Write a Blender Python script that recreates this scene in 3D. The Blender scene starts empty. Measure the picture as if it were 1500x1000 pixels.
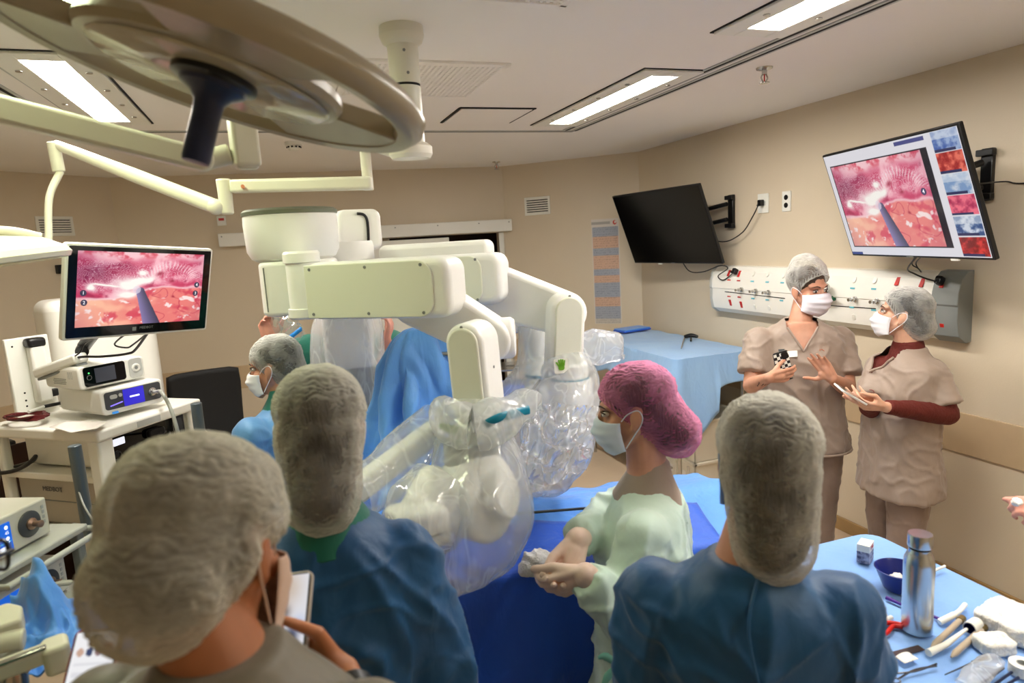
import bpy, math, random
import numpy as np
from mathutils import Vector, Matrix, noise, Quaternion

random.seed(7)
SC = bpy.context.scene
COL = SC.collection
PI = math.pi

# ------------------------------------------------------------------ camera geometry (focal length in px of the 1500x1000 frame)
FPX = 960.0
HC = 1.92
EX = Vector((0.9387, -0.1065, 0.3280)); EY = Vector((-0.3400, -0.1243, 0.9321)); EZ = Vector((-0.0585, -0.9865, -0.1529))
EY.normalize(); EZ = (EZ - EY * EZ.dot(EY)).normalized(); EX = EY.cross(EZ); EX = EX if EX.x > 0 else -EX
CAM = Vector((0, 0, HC))

def ray(x, y):
    d = Vector(((x - 750) / FPX, (y - 500) / FPX, 1.0))
    return Vector((d.dot(EX), d.dot(EY), d.dot(EZ)))
def W(x, y, d): return CAM + ray(x, y) * d          # point at distance d along the view axis
def onz(x, y, z):
    r = ray(x, y); return CAM + r * ((z - HC) / r.z)
def onx(x, y, X):
    r = ray(x, y); return CAM + r * (X / r.x)
def ony(x, y, Y):
    r = ray(x, y); return CAM + r * (Y / r.y)
def V(*a): return Vector(a if len(a) == 3 else a[0])

# ------------------------------------------------------------------ materials
def lin(c):
    o = []
    for v in c[:3]:
        v = v / 255.0
        o.append(v / 12.92 if v <= 0.04045 else ((v + 0.055) / 1.055) ** 2.4)
    return (*o, 1.0)

_mats = {}
def mat(name, col, rough=0.5, metal=0.0, var=0.06, vscale=6.0, bump=0.0, bscale=40.0, bstretch=(1, 1, 1), emit=0.0, ecol=None,
        trans=0.0, alpha=1.0, sheen=0.0, sss=0.0, coat=0.0, spec=0.5, ior=1.45, col2=None, bdist=0.02, bdetail=3.0):
    if name in _mats: return _mats[name]
    m = bpy.data.materials.new(name); m.use_nodes = True
    nt = m.node_tree; N = nt.nodes; L = nt.links
    b = N['Principled BSDF']
    b.inputs['Roughness'].default_value = rough; b.inputs['Metallic'].default_value = metal
    b.inputs['Specular IOR Level'].default_value = spec; b.inputs['IOR'].default_value = ior
    b.inputs['Transmission Weight'].default_value = trans; b.inputs['Alpha'].default_value = alpha
    if sheen: b.inputs['Sheen Weight'].default_value = sheen
    if coat: b.inputs['Coat Weight'].default_value = coat; b.inputs['Coat Roughness'].default_value = 0.1
    if sss:
        b.inputs['Subsurface Weight'].default_value = sss; b.inputs['Subsurface Radius'].default_value = (0.012, 0.005, 0.003)
        b.inputs['Subsurface Scale'].default_value = 1.0
    tc = N.new('ShaderNodeTexCoord')
    c = lin(col)
    c2 = lin(col2) if col2 else tuple(min(1, v * (1 - var * 2.2)) for v in c[:3]) + (1,)
    nz = N.new('ShaderNodeTexNoise'); nz.inputs['Scale'].default_value = vscale; nz.inputs['Detail'].default_value = 4
    L.new(tc.outputs['Object'], nz.inputs['Vector'])
    mx = N.new('ShaderNodeMix'); mx.data_type = 'RGBA'
    rmp = N.new('ShaderNodeMapRange'); rmp.inputs[1].default_value = 0.35; rmp.inputs[2].default_value = 0.65
    L.new(nz.outputs['Fac'], rmp.inputs[0]); L.new(rmp.outputs[0], mx.inputs['Factor'])
    mx.inputs['A'].default_value = c; mx.inputs['B'].default_value = c2
    L.new(mx.outputs['Result'], b.inputs['Base Color'])
    if emit:
        b.inputs['Emission Color'].default_value = lin(ecol or col); b.inputs['Emission Strength'].default_value = emit
    if bump:
        mp = N.new('ShaderNodeMapping'); mp.inputs['Scale'].default_value = bstretch
        L.new(tc.outputs['Object'], mp.inputs['Vector'])
        bn = N.new('ShaderNodeTexNoise'); bn.inputs['Scale'].default_value = bscale; bn.inputs['Detail'].default_value = bdetail
        bn.inputs['Distortion'].default_value = 0.6
        L.new(mp.outputs[0], bn.inputs['Vector'])
        bp = N.new('ShaderNodeBump'); bp.inputs['Strength'].default_value = bump; bp.inputs['Distance'].default_value = bdist
        L.new(bn.outputs['Fac'], bp.inputs['Height']); L.new(bp.outputs[0], b.inputs['Normal'])
    _mats[name] = m
    return m

def vcol_mat(name, emit=0.0, rough=0.3):
    """a material that shows the mesh's own picture attribute (screen contents, printed sheets)"""
    if name in _mats: return _mats[name]
    m = bpy.data.materials.new(name); m.use_nodes = True
    nt = m.node_tree; b = nt.nodes['Principled BSDF']
    a = nt.nodes.new('ShaderNodeAttribute'); a.attribute_name = 'picture'
    b.inputs['Roughness'].default_value = rough
    if emit:
        b.inputs['Base Color'].default_value = (0.01, 0.01, 0.012, 1)
        nt.links.new(a.outputs['Color'], b.inputs['Emission Color']); b.inputs['Emission Strength'].default_value = emit
    else:
        nt.links.new(a.outputs['Color'], b.inputs['Base Color'])
    _mats[name] = m
    return m

# ------------------------------------------------------------------ mesh builder
def frame(o, x=None, y=None, z=None):
    """orthonormal frame at o; the first two axes given (in the order z, x, y) win"""
    ax = {}
    if z is not None: z = Vector(z).normalized()
    if x is not None: x = Vector(x).normalized()
    if y is not None: y = Vector(y).normalized()
    if z is not None and x is not None:
        x = (x - z * x.dot(z)).normalized(); y = z.cross(x)
    elif z is not None and y is not None:
        y = (y - z * y.dot(z)).normalized(); x = y.cross(z)
    elif x is not None and y is not None:
        y = (y - x * y.dot(x)).normalized(); z = x.cross(y)
    elif z is not None:
        t = Vector((1, 0, 0)) if abs(z.x) < 0.9 else Vector((0, 1, 0))
        x = (t - z * t.dot(z)).normalized(); y = z.cross(x)
    elif x is not None:
        t = Vector((0, 0, 1)) if abs(x.z) < 0.9 else Vector((0, 1, 0))
        z = (t - x * t.dot(x)).normalized(); y = z.cross(x)
    return Matrix(((x.x, y.x, z.x, o[0]), (x.y, y.y, z.y, o[1]), (x.z, y.z, z.z, o[2]), (0, 0, 0, 1)))

def along(p, d):
    """frame whose x runs along d, z as upright as it can be"""
    d = Vector(d); return frame(p, x=d, y=Vector((0, 0, 1)).cross(d))

def rotz(a, o=(0, 0, 0)): return Matrix.Translation(Vector(o)) @ Matrix.Rotation(a, 4, 'Z')

class M:
    def __init__(s, T=None): s.v = []; s.f = []; s.mi = []; s.T = T or Matrix.Identity(4); s.mat = 0
    def add(s, vs, fs):
        o = len(s.v); T = s.T
        s.v += [tuple(T @ Vector(p)) for p in vs]
        s.f += [tuple(i + o for i in f) for f in fs]; s.mi += [s.mat] * len(fs)
        return s
    def box(s, c, size, R=None):
        hx, hy, hz = size[0] / 2, size[1] / 2, size[2] / 2
        vs = [Vector((x, y, z)) for x in (-hx, hx) for y in (-hy, hy) for z in (-hz, hz)]
        if R is not None: vs = [R @ p for p in vs]
        c = Vector(c)
        return s.add([p + c for p in vs], [(0, 1, 3, 2), (4, 6, 7, 5), (0, 4, 5, 1), (2, 3, 7, 6), (0, 2, 6, 4), (1, 5, 7, 3)])
    def prism(s, poly, z0, z1):
        n = len(poly)
        area = sum(poly[i][0] * poly[(i + 1) % n][1] - poly[(i + 1) % n][0] * poly[i][1] for i in range(n))
        if area < 0: poly = poly[::-1]
        if z0 > z1: z0, z1 = z1, z0
        vs = [(p[0], p[1], z0) for p in poly] + [(p[0], p[1], z1) for p in poly]
        fs = [tuple(range(n - 1, -1, -1)), tuple(range(n, 2 * n))] + [(i, (i + 1) % n, n + (i + 1) % n, n + i) for i in range(n)]
        return s.add(vs, fs)
    def loft(s, rings, cap0=True, cap1=True, closed=True):
        n = len(rings[0]); vs = [p for r in rings for p in r]; fs = []
        for k in range(len(rings) - 1):
            for i in range(n if closed else n - 1):
                j = (i + 1) % n
                fs.append((k * n + i, k * n + j, (k + 1) * n + j, (k + 1) * n + i))
        if cap0: fs.append(tuple(range(n - 1, -1, -1)))
        if cap1: fs.append(tuple((len(rings) - 1) * n + i for i in range(n)))
        return s.add(vs, fs)
    def lathe(s, prof, n=24, cap0=True, cap1=True, ex=1.0, ey=1.0):
        return s.loft([[(r * math.cos(2 * PI * i / n) * ex, r * math.sin(2 * PI * i / n) * ey, z) for i in range(n)] for r, z in prof], cap0, cap1)
    def cyl(s, p0, p1, r, r1=None, n=20):
        p0, p1 = Vector(p0), Vector(p1); T = s.T; s.T = T @ frame(p0, z=p1 - p0)
        L = (p1 - p0).length; s.lathe([(r, 0), (r if r1 is None else r1, L)], n); s.T = T; return s
    def cone(s, p0, r0, p1, r1, n=16, h=5, flat=1.0, side=None):
        """a rounded cone (capsule with two radii); flat squeezes it along the axis across side"""
        p0, p1 = Vector(p0), Vector(p1); d = p1 - p0; L = d.length
        if L < 1e-6: return s.ell(p0, (r0, r0, r0))
        T = s.T; s.T = T @ (frame(p0, z=d, x=side) if side is not None else frame(p0, z=d))
        pr = [(max(r0 * math.sin(a), 1e-4), -r0 * math.cos(a)) for a in [PI / 2 * i / h for i in range(h + 1)]]
        pr += [(max(r1 * math.cos(a), 1e-4), L + r1 * math.sin(a)) for a in [PI / 2 * i / h for i in range(h + 1)]]
        s.lathe(pr, n, ey=flat); s.T = T; return s
    def ell(s, c, r, R=None, n=20, h=12):
        T = s.T; s.T = T @ Matrix.Translation(Vector(c)) @ (R.to_4x4() if R is not None else Matrix.Identity(4)) @ Matrix.Diagonal((r[0], r[1], r[2], 1))
        s.lathe([(max(math.sin(PI * i / h), 1e-3), -math.cos(PI * i / h)) for i in range(h + 1)], n); s.T = T; return s
    def tube(s, pts, r, n=10, smooth=0, ex=1.0, ey=1.0, closed=False, up=None):
        pts = [Vector(p) for p in pts]
        if smooth: pts = spline(pts, smooth)
        m = len(pts); rr = r if isinstance(r, (list, tuple)) else None
        rings = []; prev = None
        for i, p in enumerate(pts):
            d = (pts[min(i + 1, m - 1)] - pts[max(i - 1, 0)]).normalized()
            if prev is None:
                a = Vector(up) if up is not None else (Vector((0, 0, 1)) if abs(d.z) < 0.9 else Vector((1, 0, 0)))
            else: a = prev
            a = (a - d * a.dot(d)).normalized(); prev = a; b = d.cross(a)
            if rr is None: q = r
            else:
                t = i / (m - 1) * (len(rr) - 1); k = min(int(t), len(rr) - 2); q = rr[k] + (rr[k + 1] - rr[k]) * (t - k)
            rings.append([p + (a * math.cos(2 * PI * j / n) * ex + b * math.sin(2 * PI * j / n) * ey) * q for j in range(n)])
        return s.loft(rings)
    def grid(s, fn, nu, nv):
        vs = [fn(i / nu, j / nv) for j in range(nv + 1) for i in range(nu + 1)]
        return s.add(vs, [(j * (nu + 1) + i, j * (nu + 1) + i + 1, (j + 1) * (nu + 1) + i + 1, (j + 1) * (nu + 1) + i) for j in range(nv) for i in range(nu)])

def spline(pts, k):
    pts = [Vector(p) for p in pts]; o = []
    for i in range(len(pts) - 1):
        a, b, c, d = pts[max(i - 1, 0)], pts[i], pts[i + 1], pts[min(i + 2, len(pts) - 1)]
        for j in range(k):
            t = j / k
            o.append(0.5 * ((2 * b) + (c - a) * t + (2 * a - 5 * b + 4 * c - d) * t * t + (3 * b - a - 3 * c + d) * t ** 3))
    o.append(pts[-1]); return o

def rrect(w, h, r, k=6):
    """rounded rectangle centred on 0"""
    o = []
    for cx, cy, a in ((w / 2 - r, h / 2 - r, 0), (-w / 2 + r, h / 2 - r, PI / 2), (-w / 2 + r, -h / 2 + r, PI), (w / 2 - r, -h / 2 + r, 1.5 * PI)):
        o += [(cx + r * math.cos(a + PI / 2 * i / k), cy + r * math.sin(a + PI / 2 * i / k)) for i in range(k + 1)]
    return o
def hull2(a, ra, b, rb, k=16):
    """outline of two circles and their common tangents"""
    a, b = Vector((a[0], a[1])), Vector((b[0], b[1])); d = b - a; L = d.length; t = math.atan2(d.y, d.x)
    ph = math.acos(max(-1, min(1, (ra - rb) / L)))
    o = [(b.x + rb * math.cos(t + x), b.y + rb * math.sin(t + x)) for x in [-ph + 2 * ph * i / k for i in range(k + 1)]]
    o += [(a.x + ra * math.cos(t + x), a.y + ra * math.sin(t + x)) for x in [ph + (2 * PI - 2 * ph) * i / k for i in range(k + 1)]]
    return o

def mesh_of(name, m):
    me = bpy.data.meshes.new(name); me.from_pydata(m.v, [], m.f); me.validate(); me.update()
    if len(me.polygons) == len(m.mi): me.polygons.foreach_set('material_index', m.mi)
    return me

def link(o, parent=None):
    COL.objects.link(o)
    if parent is not None:
        o.parent = parent; o.matrix_parent_inverse = parent.matrix_world.inverted() if parent.type == 'EMPTY' else Matrix.Identity(4)
    return o
def tag(o, label=None, cat=None, group=None, kind=None):
    if label: o['label'] = label
    if cat: o['category'] = cat
    if group: o['group'] = group
    if kind: o['kind'] = kind
    return o
def setm(me, mats):
    for x in (mats if isinstance(mats, (list, tuple)) else [mats]): me.materials.append(x)

def obj(name, m, mats, parent=None, bevel=0.0, seg=2, smooth=True, ang=40, sub=0, solid=0.0, me=None):
    me = me or mesh_of(name, m); setm(me, mats)
    if smooth:
        me.polygons.foreach_set('use_smooth', [True] * len(me.polygons))
        if not sub: me.set_sharp_from_angle(angle=math.radians(ang))
    o = bpy.data.objects.new(name, me); link(o, parent)
    if solid:
        q = o.modifiers.new('solid', 'SOLIDIFY'); q.thickness = solid; q.offset = 0
    if bevel:
        q = o.modifiers.new('bevel', 'BEVEL'); q.width = bevel; q.segments = seg; q.limit_method = 'ANGLE'; q.angle_limit = math.radians(35)
        q.harden_normals = False
    if sub:
        q = o.modifiers.new('sub', 'SUBSURF'); q.levels = sub; q.render_levels = sub
    return o
def thing(name, label, cat, loc, group=None, T=None):
    o = bpy.data.objects.new(name, None); o.empty_display_size = 0.05
    o.matrix_world = T if T is not None else Matrix.Translation(Vector(loc))
    COL.objects.link(o); bpy.context.view_layer.update() if False else None
    return tag(o, label, cat, group)
def struct(name, m, mats, parent=None, **k):
    o = obj(name, m, mats, parent, **k)
    if parent is None: o['kind'] = 'structure'
    return o
def dup(root, T, label=None, group=None):
    """a copy of a thing moved by the matrix T, with copies of its parts and sub-parts"""
    r = root.copy(); COL.objects.link(r); r.matrix_world = T @ root.matrix_world
    if label: r['label'] = label
    if group: r['group'] = group
    def kids(a, b):
        for ch in list(a.children):
            c = ch.copy(); COL.objects.link(c); c.parent = b; kids(ch, c)
    kids(root, r); return r

def remesh(m, voxel, smooth=6, fac=0.5):
    """one continuous skin over the overlapping closed pieces of m"""
    me = mesh_of('tmp', m); o = bpy.data.objects.new('tmp', me); COL.objects.link(o)
    q = o.modifiers.new('r', 'REMESH'); q.mode = 'VOXEL'; q.voxel_size = voxel
    if smooth:
        q = o.modifiers.new('s', 'SMOOTH'); q.factor = fac; q.iterations = smooth
    dg = bpy.context.evaluated_depsgraph_get(); dg.update()
    r = bpy.data.meshes.new_from_object(o.evaluated_get(dg), preserve_all_data_layers=False, depsgraph=dg)
    bpy.data.objects.remove(o); bpy.data.meshes.remove(me)
    r.materials.clear()
    return r
def coords(me):
    a = np.empty(len(me.vertices) * 3); me.vertices.foreach_get('co', a); return a.reshape(-1, 3)
def normals(me):
    a = np.empty(len(me.vertices) * 3); me.vertex_normals.foreach_get('vector', a); return a.reshape(-1, 3)
def setco(me, a):
    me.vertices.foreach_set('co', a.reshape(-1)); me.update()
def displace(me, fn):
    co = coords(me); no = normals(me)
    d = np.array([fn(Vector(c)) for c in co]); setco(me, co + no * d[:, None])
def cull(me, keep):
    """drop the faces with any corner where keep() is False"""
    import bmesh
    bm = bmesh.new(); bm.from_mesh(me)
    bad = [v for v in bm.verts if not keep(v.co)]
    bmesh.ops.delete(bm, geom=bad, context='VERTS'); bm.to_mesh(me); bm.free(); me.update()
def ridge(p): return 1.0 - 2.0 * abs(noise.noise(p))

def text(s, size, T, mt, name, parent, depth=0.0006, align='CENTER'):
    cu = bpy.data.curves.new('t', 'FONT'); cu.body = s; cu.size = size; cu.align_x = align; cu.align_y = 'CENTER'; cu.extrude = depth; cu.resolution_u = 2
    o = bpy.data.objects.new('t', cu); COL.objects.link(o)
    dg = bpy.context.evaluated_depsgraph_get(); dg.update()
    me = bpy.data.meshes.new_from_object(o.evaluated_get(dg)); bpy.data.objects.remove(o); bpy.data.curves.remove(cu)
    me.materials.clear(); me.transform(T); me.name = name
    return obj(name, None, mt, parent, smooth=False, me=me)

def picture(name, T, w, h, nu, nv, fn, mt, parent):
    """a flat panel whose picture fn(u, v) -> (r, g, b) sRGB arrays is stored on its own grid; T maps the panel (x right, y up) to the place"""
    m = M(T); m.grid(lambda u, v: ((u - 0.5) * w, (v - 0.5) * h, 0), nu, nv)
    me = mesh_of(name, m)
    vv, uu = np.meshgrid(np.linspace(0, 1, nv + 1), np.linspace(0, 1, nu + 1), indexing='ij')
    c = np.clip(fn(uu, vv), 0, 255) / 255.0
    c = np.where(c <= 0.04045, c / 12.92, ((c + 0.055) / 1.055) ** 2.4)
    a = me.attributes.new('picture', 'FLOAT_COLOR', 'POINT')
    rgba = np.ones((c.shape[0] * c.shape[1], 4)); rgba[:, :3] = c.reshape(-1, 3); a.data.foreach_set('color', rgba.reshape(-1).astype(np.float32))
    return obj(name, None, mt, parent, smooth=False, me=me)
# ------------------------------------------------------------------ camera and colour management
cd = bpy.data.cameras.new('camera'); cam = bpy.data.objects.new('camera', cd); COL.objects.link(cam)
cam.matrix_world = Matrix(((EX.x, -EX.y, -EX.z, 0), (EY.x, -EY.y, -EY.z, 0), (EZ.x, -EZ.y, -EZ.z, HC), (0, 0, 0, 1)))
cd.sensor_width = 36.0; cd.lens = 36.0 * FPX / 1500.0; cd.clip_start = 0.05
cd.dof.use_dof = True; cd.dof.focus_distance = 3.1; cd.dof.aperture_fstop = 3.4
SC.camera = cam
vs = SC.view_settings
vs.view_transform = 'Standard'; vs.look = 'None'; vs.gamma = 1.0; vs.use_curve_mapping = False; vs.exposure = 0.0
SC.display_settings.display_device = 'sRGB'
SC.cycles.max_bounces = 10; SC.cycles.transparent_max_bounces = 24; SC.cycles.diffuse_bounces = 5
SC.cycles.use_denoising = True; SC.cycles.sample_clamp_indirect = 6.0
wd = bpy.data.worlds.new('world'); SC.world = wd; wd.use_nodes = True
wd.node_tree.nodes['Background'].inputs[0].default_value = (0.9, 0.85, 0.75, 1); wd.node_tree.nodes['Background'].inputs[1].default_value = 0.0

# ------------------------------------------------------------------ common materials
m_wall = mat('wall_paint', (216, 202, 178), 0.42, var=0.02, vscale=1.5, bump=0.05, bscale=120)
m_band = mat('bumper_band', (198, 174, 140), 0.5, var=0.03)
m_base = mat('baseboard_vinyl', (170, 138, 92), 0.45)
m_ceil = mat('ceiling_paint', (244, 241, 236), 0.85, var=0.01, vscale=1)
m_floor = mat('floor_vinyl', (206, 186, 160), 0.28, var=0.05, vscale=3, col2=(198, 176, 150))
m_white = mat('white_plastic', (236, 236, 228), 0.38, var=0.01)
m_wmetal = mat('white_enamel', (240, 238, 230), 0.3, var=0.015)
m_lamp = mat('lamp_diffuser', (255, 250, 240), 0.6, emit=78, ecol=(255, 249, 240), var=0)
m_lampg = mat('lamp_diffuser_green', (245, 255, 205), 0.6, emit=27, ecol=(244, 255, 206), var=0)
m_black = mat('black_plastic', (16, 16, 18), 0.35, var=0.02)
m_blackm = mat('black_matte', (14, 14, 15), 0.7, var=0.03)
m_dark = mat('dark_gap', (26, 24, 22), 0.8)
m_chrome = mat('brushed_steel', (196, 196, 194), 0.25, metal=1.0, var=0.04)
m_grey = mat('grey_plastic', (128, 132, 130), 0.45)
m_lgrey = mat('light_grey_plastic', (190, 192, 188), 0.45)
m_red = mat('red_socket', (196, 30, 24), 0.4)
m_cyan = mat('cyan_label', (108, 196, 214), 0.5)
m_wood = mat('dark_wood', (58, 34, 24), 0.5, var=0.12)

ZC = 2.635
XR = 3.177
# ------------------------------------------------------------------ shell
fl = M(); fl.box((0.3, 2.6, -0.05), (7.4, 9.6, 0.1)); struct('floor', fl, m_floor, smooth=False)
ce = M(); ce.box((0.3, 2.6, ZC + 0.06), (7.4, 9.6, 0.12)); struct('ceiling', ce, m_ceil, smooth=False)
def wall(name, a, b, z0=0, z1=ZC, th=0.12, m=None):
    """slab from a to b; the room lies to the left of a -> b"""
    mm = m or M(); a = Vector((a[0], a[1], 0)); b = Vector((b[0], b[1], 0)); d = (b - a); L = d.length; T = mm.T
    mm.T = frame(a, x=d, z=(0, 0, 1)); mm.box((L / 2, -th / 2, (z0 + z1) / 2), (L, th, z1 - z0)); mm.T = T
    return mm if m is not None else struct(name, mm, m_wall, smooth=False)
pA, pB, pC, pD, pE = (XR, 5.314), (2.192, 6.228), (-1.228, 6.473), (-1.808, 5.889), (-2.60, 5.09)
wall('wall_right', (XR, -2.1), pA)
wall('wall_far_right', pA, pB)
wall('wall_far_left', pC, pE)
wall('wall_left', pE, (-2.60, -2.1))
wall('wall_near', (-2.60, -2.1), (XR, -2.1))
# far wall with the sliding-door opening
def bw(t):  # t = x on the far wall line
    k = (t - pB[0]) / (pC[0] - pB[0]); return (t, pB[1] + (pC[1] - pB[1]) * k)
mm = M()
wall('', pB, bw(2.13), m=mm); wall('', bw(2.13), bw(1.05), 2.0, ZC, m=mm); wall('', bw(1.05), pC, m=mm)
struct('wall_far', mm, m_wall, smooth=False)
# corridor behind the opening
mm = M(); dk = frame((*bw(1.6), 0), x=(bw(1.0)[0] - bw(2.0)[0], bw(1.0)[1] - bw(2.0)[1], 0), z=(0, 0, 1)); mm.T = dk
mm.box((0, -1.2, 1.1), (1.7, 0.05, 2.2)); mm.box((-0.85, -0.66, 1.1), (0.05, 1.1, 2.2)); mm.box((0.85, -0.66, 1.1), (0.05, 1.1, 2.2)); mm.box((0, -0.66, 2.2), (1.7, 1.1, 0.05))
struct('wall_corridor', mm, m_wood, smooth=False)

# sliding door leaf, its rail cover and the jambs
d = M(dk); d.box((0.40, 0.045, 1.0), (0.82, 0.04, 1.96))
door = struct('door_1', d, m_white, bevel=0.004)
h = M(dk); h.box((0.07, 0.075, 1.02), (0.03, 0.03, 0.3)); obj('door_handle', h, m_chrome, door, bevel=0.005)
r = M(dk); r.box((0.70, 0.065, 2.065), (2.66, 0.12, 0.115))
rail = struct('trim_1', r, m_white, bevel=0.006)
sc = M(dk)
for x in (-0.60, -0.3, 0.1, 0.5, 0.9, 1.3, 1.7, 2.0): sc.cyl((x, 0.125, 2.095), (x, 0.128, 2.095), 0.006, n=8)
obj('rail_screw', sc, m_grey, rail)
j = M(dk); j.box((-0.545, 0.008, 1.0), (0.05, 0.02, 2.0)); j.box((0.56, -0.06, 1.0), (0.02, 0.12, 2.0)); struct('trim_2', j, m_white, bevel=0.003)

# bumper bands and coved baseboards
def strip(name, segs, z0, z1, th, mt):
    m = M()
    for a, b in segs:
        a = Vector((*a, 0)); b = Vector((*b, 0)); L = (b - a).length; m.T = frame(a, x=b - a, z=(0, 0, 1))
        m.box((L / 2, th / 2, (z0 + z1) / 2), (L, th, z1 - z0))
    return struct(name, m, mt, bevel=0.003)
strip('trim_3', [((XR, -1.5), pA), (pA, pB), (pC, pE), (bw(1.05), pC)], 0.72, 0.93, 0.012, m_band)
strip('baseboard_right', [((XR, -1.5), pA), (pA, pB)], 0.0, 0.085, 0.016, m_base)
strip('baseboard_far', [(pC, pE), (bw(0.9), pC)], 0.0, 0.085, 0.016, m_base)
strip('baseboard_left', [(pE, (-2.6, -1.5))], 0.0, 0.085, 0.016, m_base)

# ------------------------------------------------------------------ ceiling fittings
def ceiling_light(x0, x1, y0, y1, label, mt, fw=0.085):
    t = thing('ceiling_light', label, 'ceiling light', ((x0 + x1) / 2, (y0 + y1) / 2, ZC), 'recessed ceiling lights')
    f = M(); z = ZC - 0.006
    a0, a1, b0, b1 = x0 - fw, x1 + fw, y0 - fw, y1 + fw
    for c, s in ((((a0 + x0) / 2, (b0 + b1) / 2), (fw, b1 - b0)), (((a1 + x1) / 2, (b0 + b1) / 2), (fw, b1 - b0)),
                 (((x0 + x1) / 2, (b0 + y0) / 2), (x1 - x0, fw)), (((x0 + x1) / 2, (b1 + y1) / 2), (x1 - x0, fw))):
        f.box((c[0], c[1], z), (s[0], s[1], 0.012))
    obj('frame', f, m_white, t, bevel=0.003)
    g = M(); g.box(((x0 + x1) / 2, (y0 + y1) / 2, ZC - 0.004), (x1 - x0, y1 - y0, 0.007)); obj('diffuser', g, mt, t)
    e = M()
    for c, s in ((((a0 + a1) / 2, b0 - 0.006), (a1 - a0 + 0.02, 0.008)), (((a0 + a1) / 2, b1 + 0.006), (a1 - a0 + 0.02, 0.008)),
                 ((a0 - 0.006, (b0 + b1) / 2), (0.008, b1 - b0)), ((a1 + 0.006, (b0 + b1) / 2), (0.008, b1 - b0))):
        e.box((c[0], c[1], ZC - 0.002), (s[0], s[1], 0.004))
    obj('shadow_gap', e, m_dark, t)
    s = M()
    for k in range(4):
        for x in (x0 - fw * .5, x1 + fw * .5):
            y = y0 + (y1 - y0) * (k + 0.5) / 4; s.lathe([(0.012, ZC - 0.016), (0.012, ZC - 0.012)], 10); s.v[-20:] = [(p[0] + x, p[1] + y, p[2]) for p in s.v[-20:]]
    obj('screw', s, m_chrome, t)
    return t
ceiling_light(1.72, 1.86, 2.74, 3.93, 'recessed ceiling light panel on the right, the far one above the black television', m_lamp)
ceiling_light(1.70, 1.84, 0.90, 2.06, 'recessed ceiling light panel at the top right edge of the photo', m_lamp)
ceiling_light(-0.745, -0.61, 2.78, 3.90, 'recessed ceiling light panel on the left between air slots and lamp arms', m_lamp)
ceiling_light(-0.53, -0.40, 1.30, 2.50, 'ceiling light panel at the top left partly behind the surgical lamp', m_lampg)

ceiling_light(1.70, 1.84, -1.0, 0.2, 'added fill light panel, unseen behind the camera', mat('fill_panel_diffuser', (255, 250, 240), 0.6, emit=44, ecol=(255, 246, 228), var=0))  # added fill panel, out of view, to lift the lower right wall

def slot(name, label, segs):
    t = thing(name, label, 'air diffuser', (*segs[0][0], ZC)); m = M(); e = M()
    for a, b in segs:
        a = Vector((*a, 0)); b = Vector((*b, 0)); L = (b - a).length; T = frame(a, x=b - a, z=(0, 0, 1)); m.T = T; e.T = T
        m.box((L / 2, 0, ZC - 0.003), (L, 0.016, 0.006)); e.box((L / 2, 0.016, ZC - 0.003), (L, 0.014, 0.006)); e.box((L / 2, -0.016, ZC - 0.003), (L, 0.014, 0.006))
    obj('slot', m, m_dark, t); obj('rim', e, m_lgrey, t, bevel=0.002)
slot('linear_diffuser', 'double black slot air diffuser running along the right ceiling lights', [((2.03, -1.0), (2.03, 4.22)), ((1.955, -1.0), (1.955, 4.20))])
slot('linear_diffuser', 'thin slot air diffuser crossing the ceiling behind the boom column', [((-0.62, 4.24), (2.03, 4.24))])
slot('linear_diffuser', 'double black slot air diffuser at the left ceiling light', [((-0.86, 1.0), (-0.80, 4.10)), ((-0.99, 1.0), (-0.93, 4.05))])

def grille(label, x0, x1, y0, y1, n, alongx=True):
    t = thing('ceiling_grille', label, 'air grille', ((x0 + x1) / 2, (y0 + y1) / 2, ZC), 'ceiling air grilles'); f = M(); z = ZC - 0.005; w = 0.03
    f.box(((x0 + x1) / 2, y0, z), (x1 - x0 + w, w, 0.012)); f.box(((x0 + x1) / 2, y1, z), (x1 - x0 + w, w, 0.012))
    f.box((x0, (y0 + y1) / 2, z), (w, y1 - y0, 0.012)); f.box((x1, (y0 + y1) / 2, z), (w, y1 - y0, 0.012))
    obj('frame', f, m_ceil, t, bevel=0.003)
    b = M(); b.box(((x0 + x1) / 2, (y0 + y1) / 2, ZC - 0.001), (x1 - x0, y1 - y0, 0.002)); obj('backing', b, m_grey, t)
    s = M(); 
    for k in range(n):
        y = y0 + (y1 - y0) * (k + .5) / n; s.box(((x0 + x1) / 2, y, z), (x1 - x0, (y1 - y0) / n * .58, 0.006))
    k2 = int(n * (x1 - x0) / (y1 - y0))
    for k in range(k2):
        x = x0 + (x1 - x0) * (k + .5) / k2; s.box((x, (y0 + y1) / 2, z), ((x1 - x0) / k2 * .5, y1 - y0, 0.0058))
    obj('perforated_panel', s, m_ceil, t, smooth=False)
grille('square perforated return air grille behind the white boom column', 0.36, 0.985, 2.66, 3.24, 26)
grille('perforated air grille cut off by the top edge of the photo', 0.30, 0.925, 1.40, 1.975, 26)
t = thing('access_panel', 'plain square access panel in the ceiling beside the far right light', 'ceiling panel', (1.24, 3.73, ZC))
p = M(); p.box((1.24, 3.73, ZC - 0.004), (0.41, 0.40, 0.008)); obj('cover', p, m_ceil, t, bevel=0.002)
p = M(); p.box((1.24, 3.515, ZC - 0.003), (0.44, 0.016, 0.006)); p.box((1.024, 3.73, ZC - 0.003), (0.014, 0.42, 0.006)); p.box((1.456, 3.73, ZC - 0.003), (0.006, 0.42, 0.004)); obj('shadow_gap', p, m_dark, t)

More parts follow.
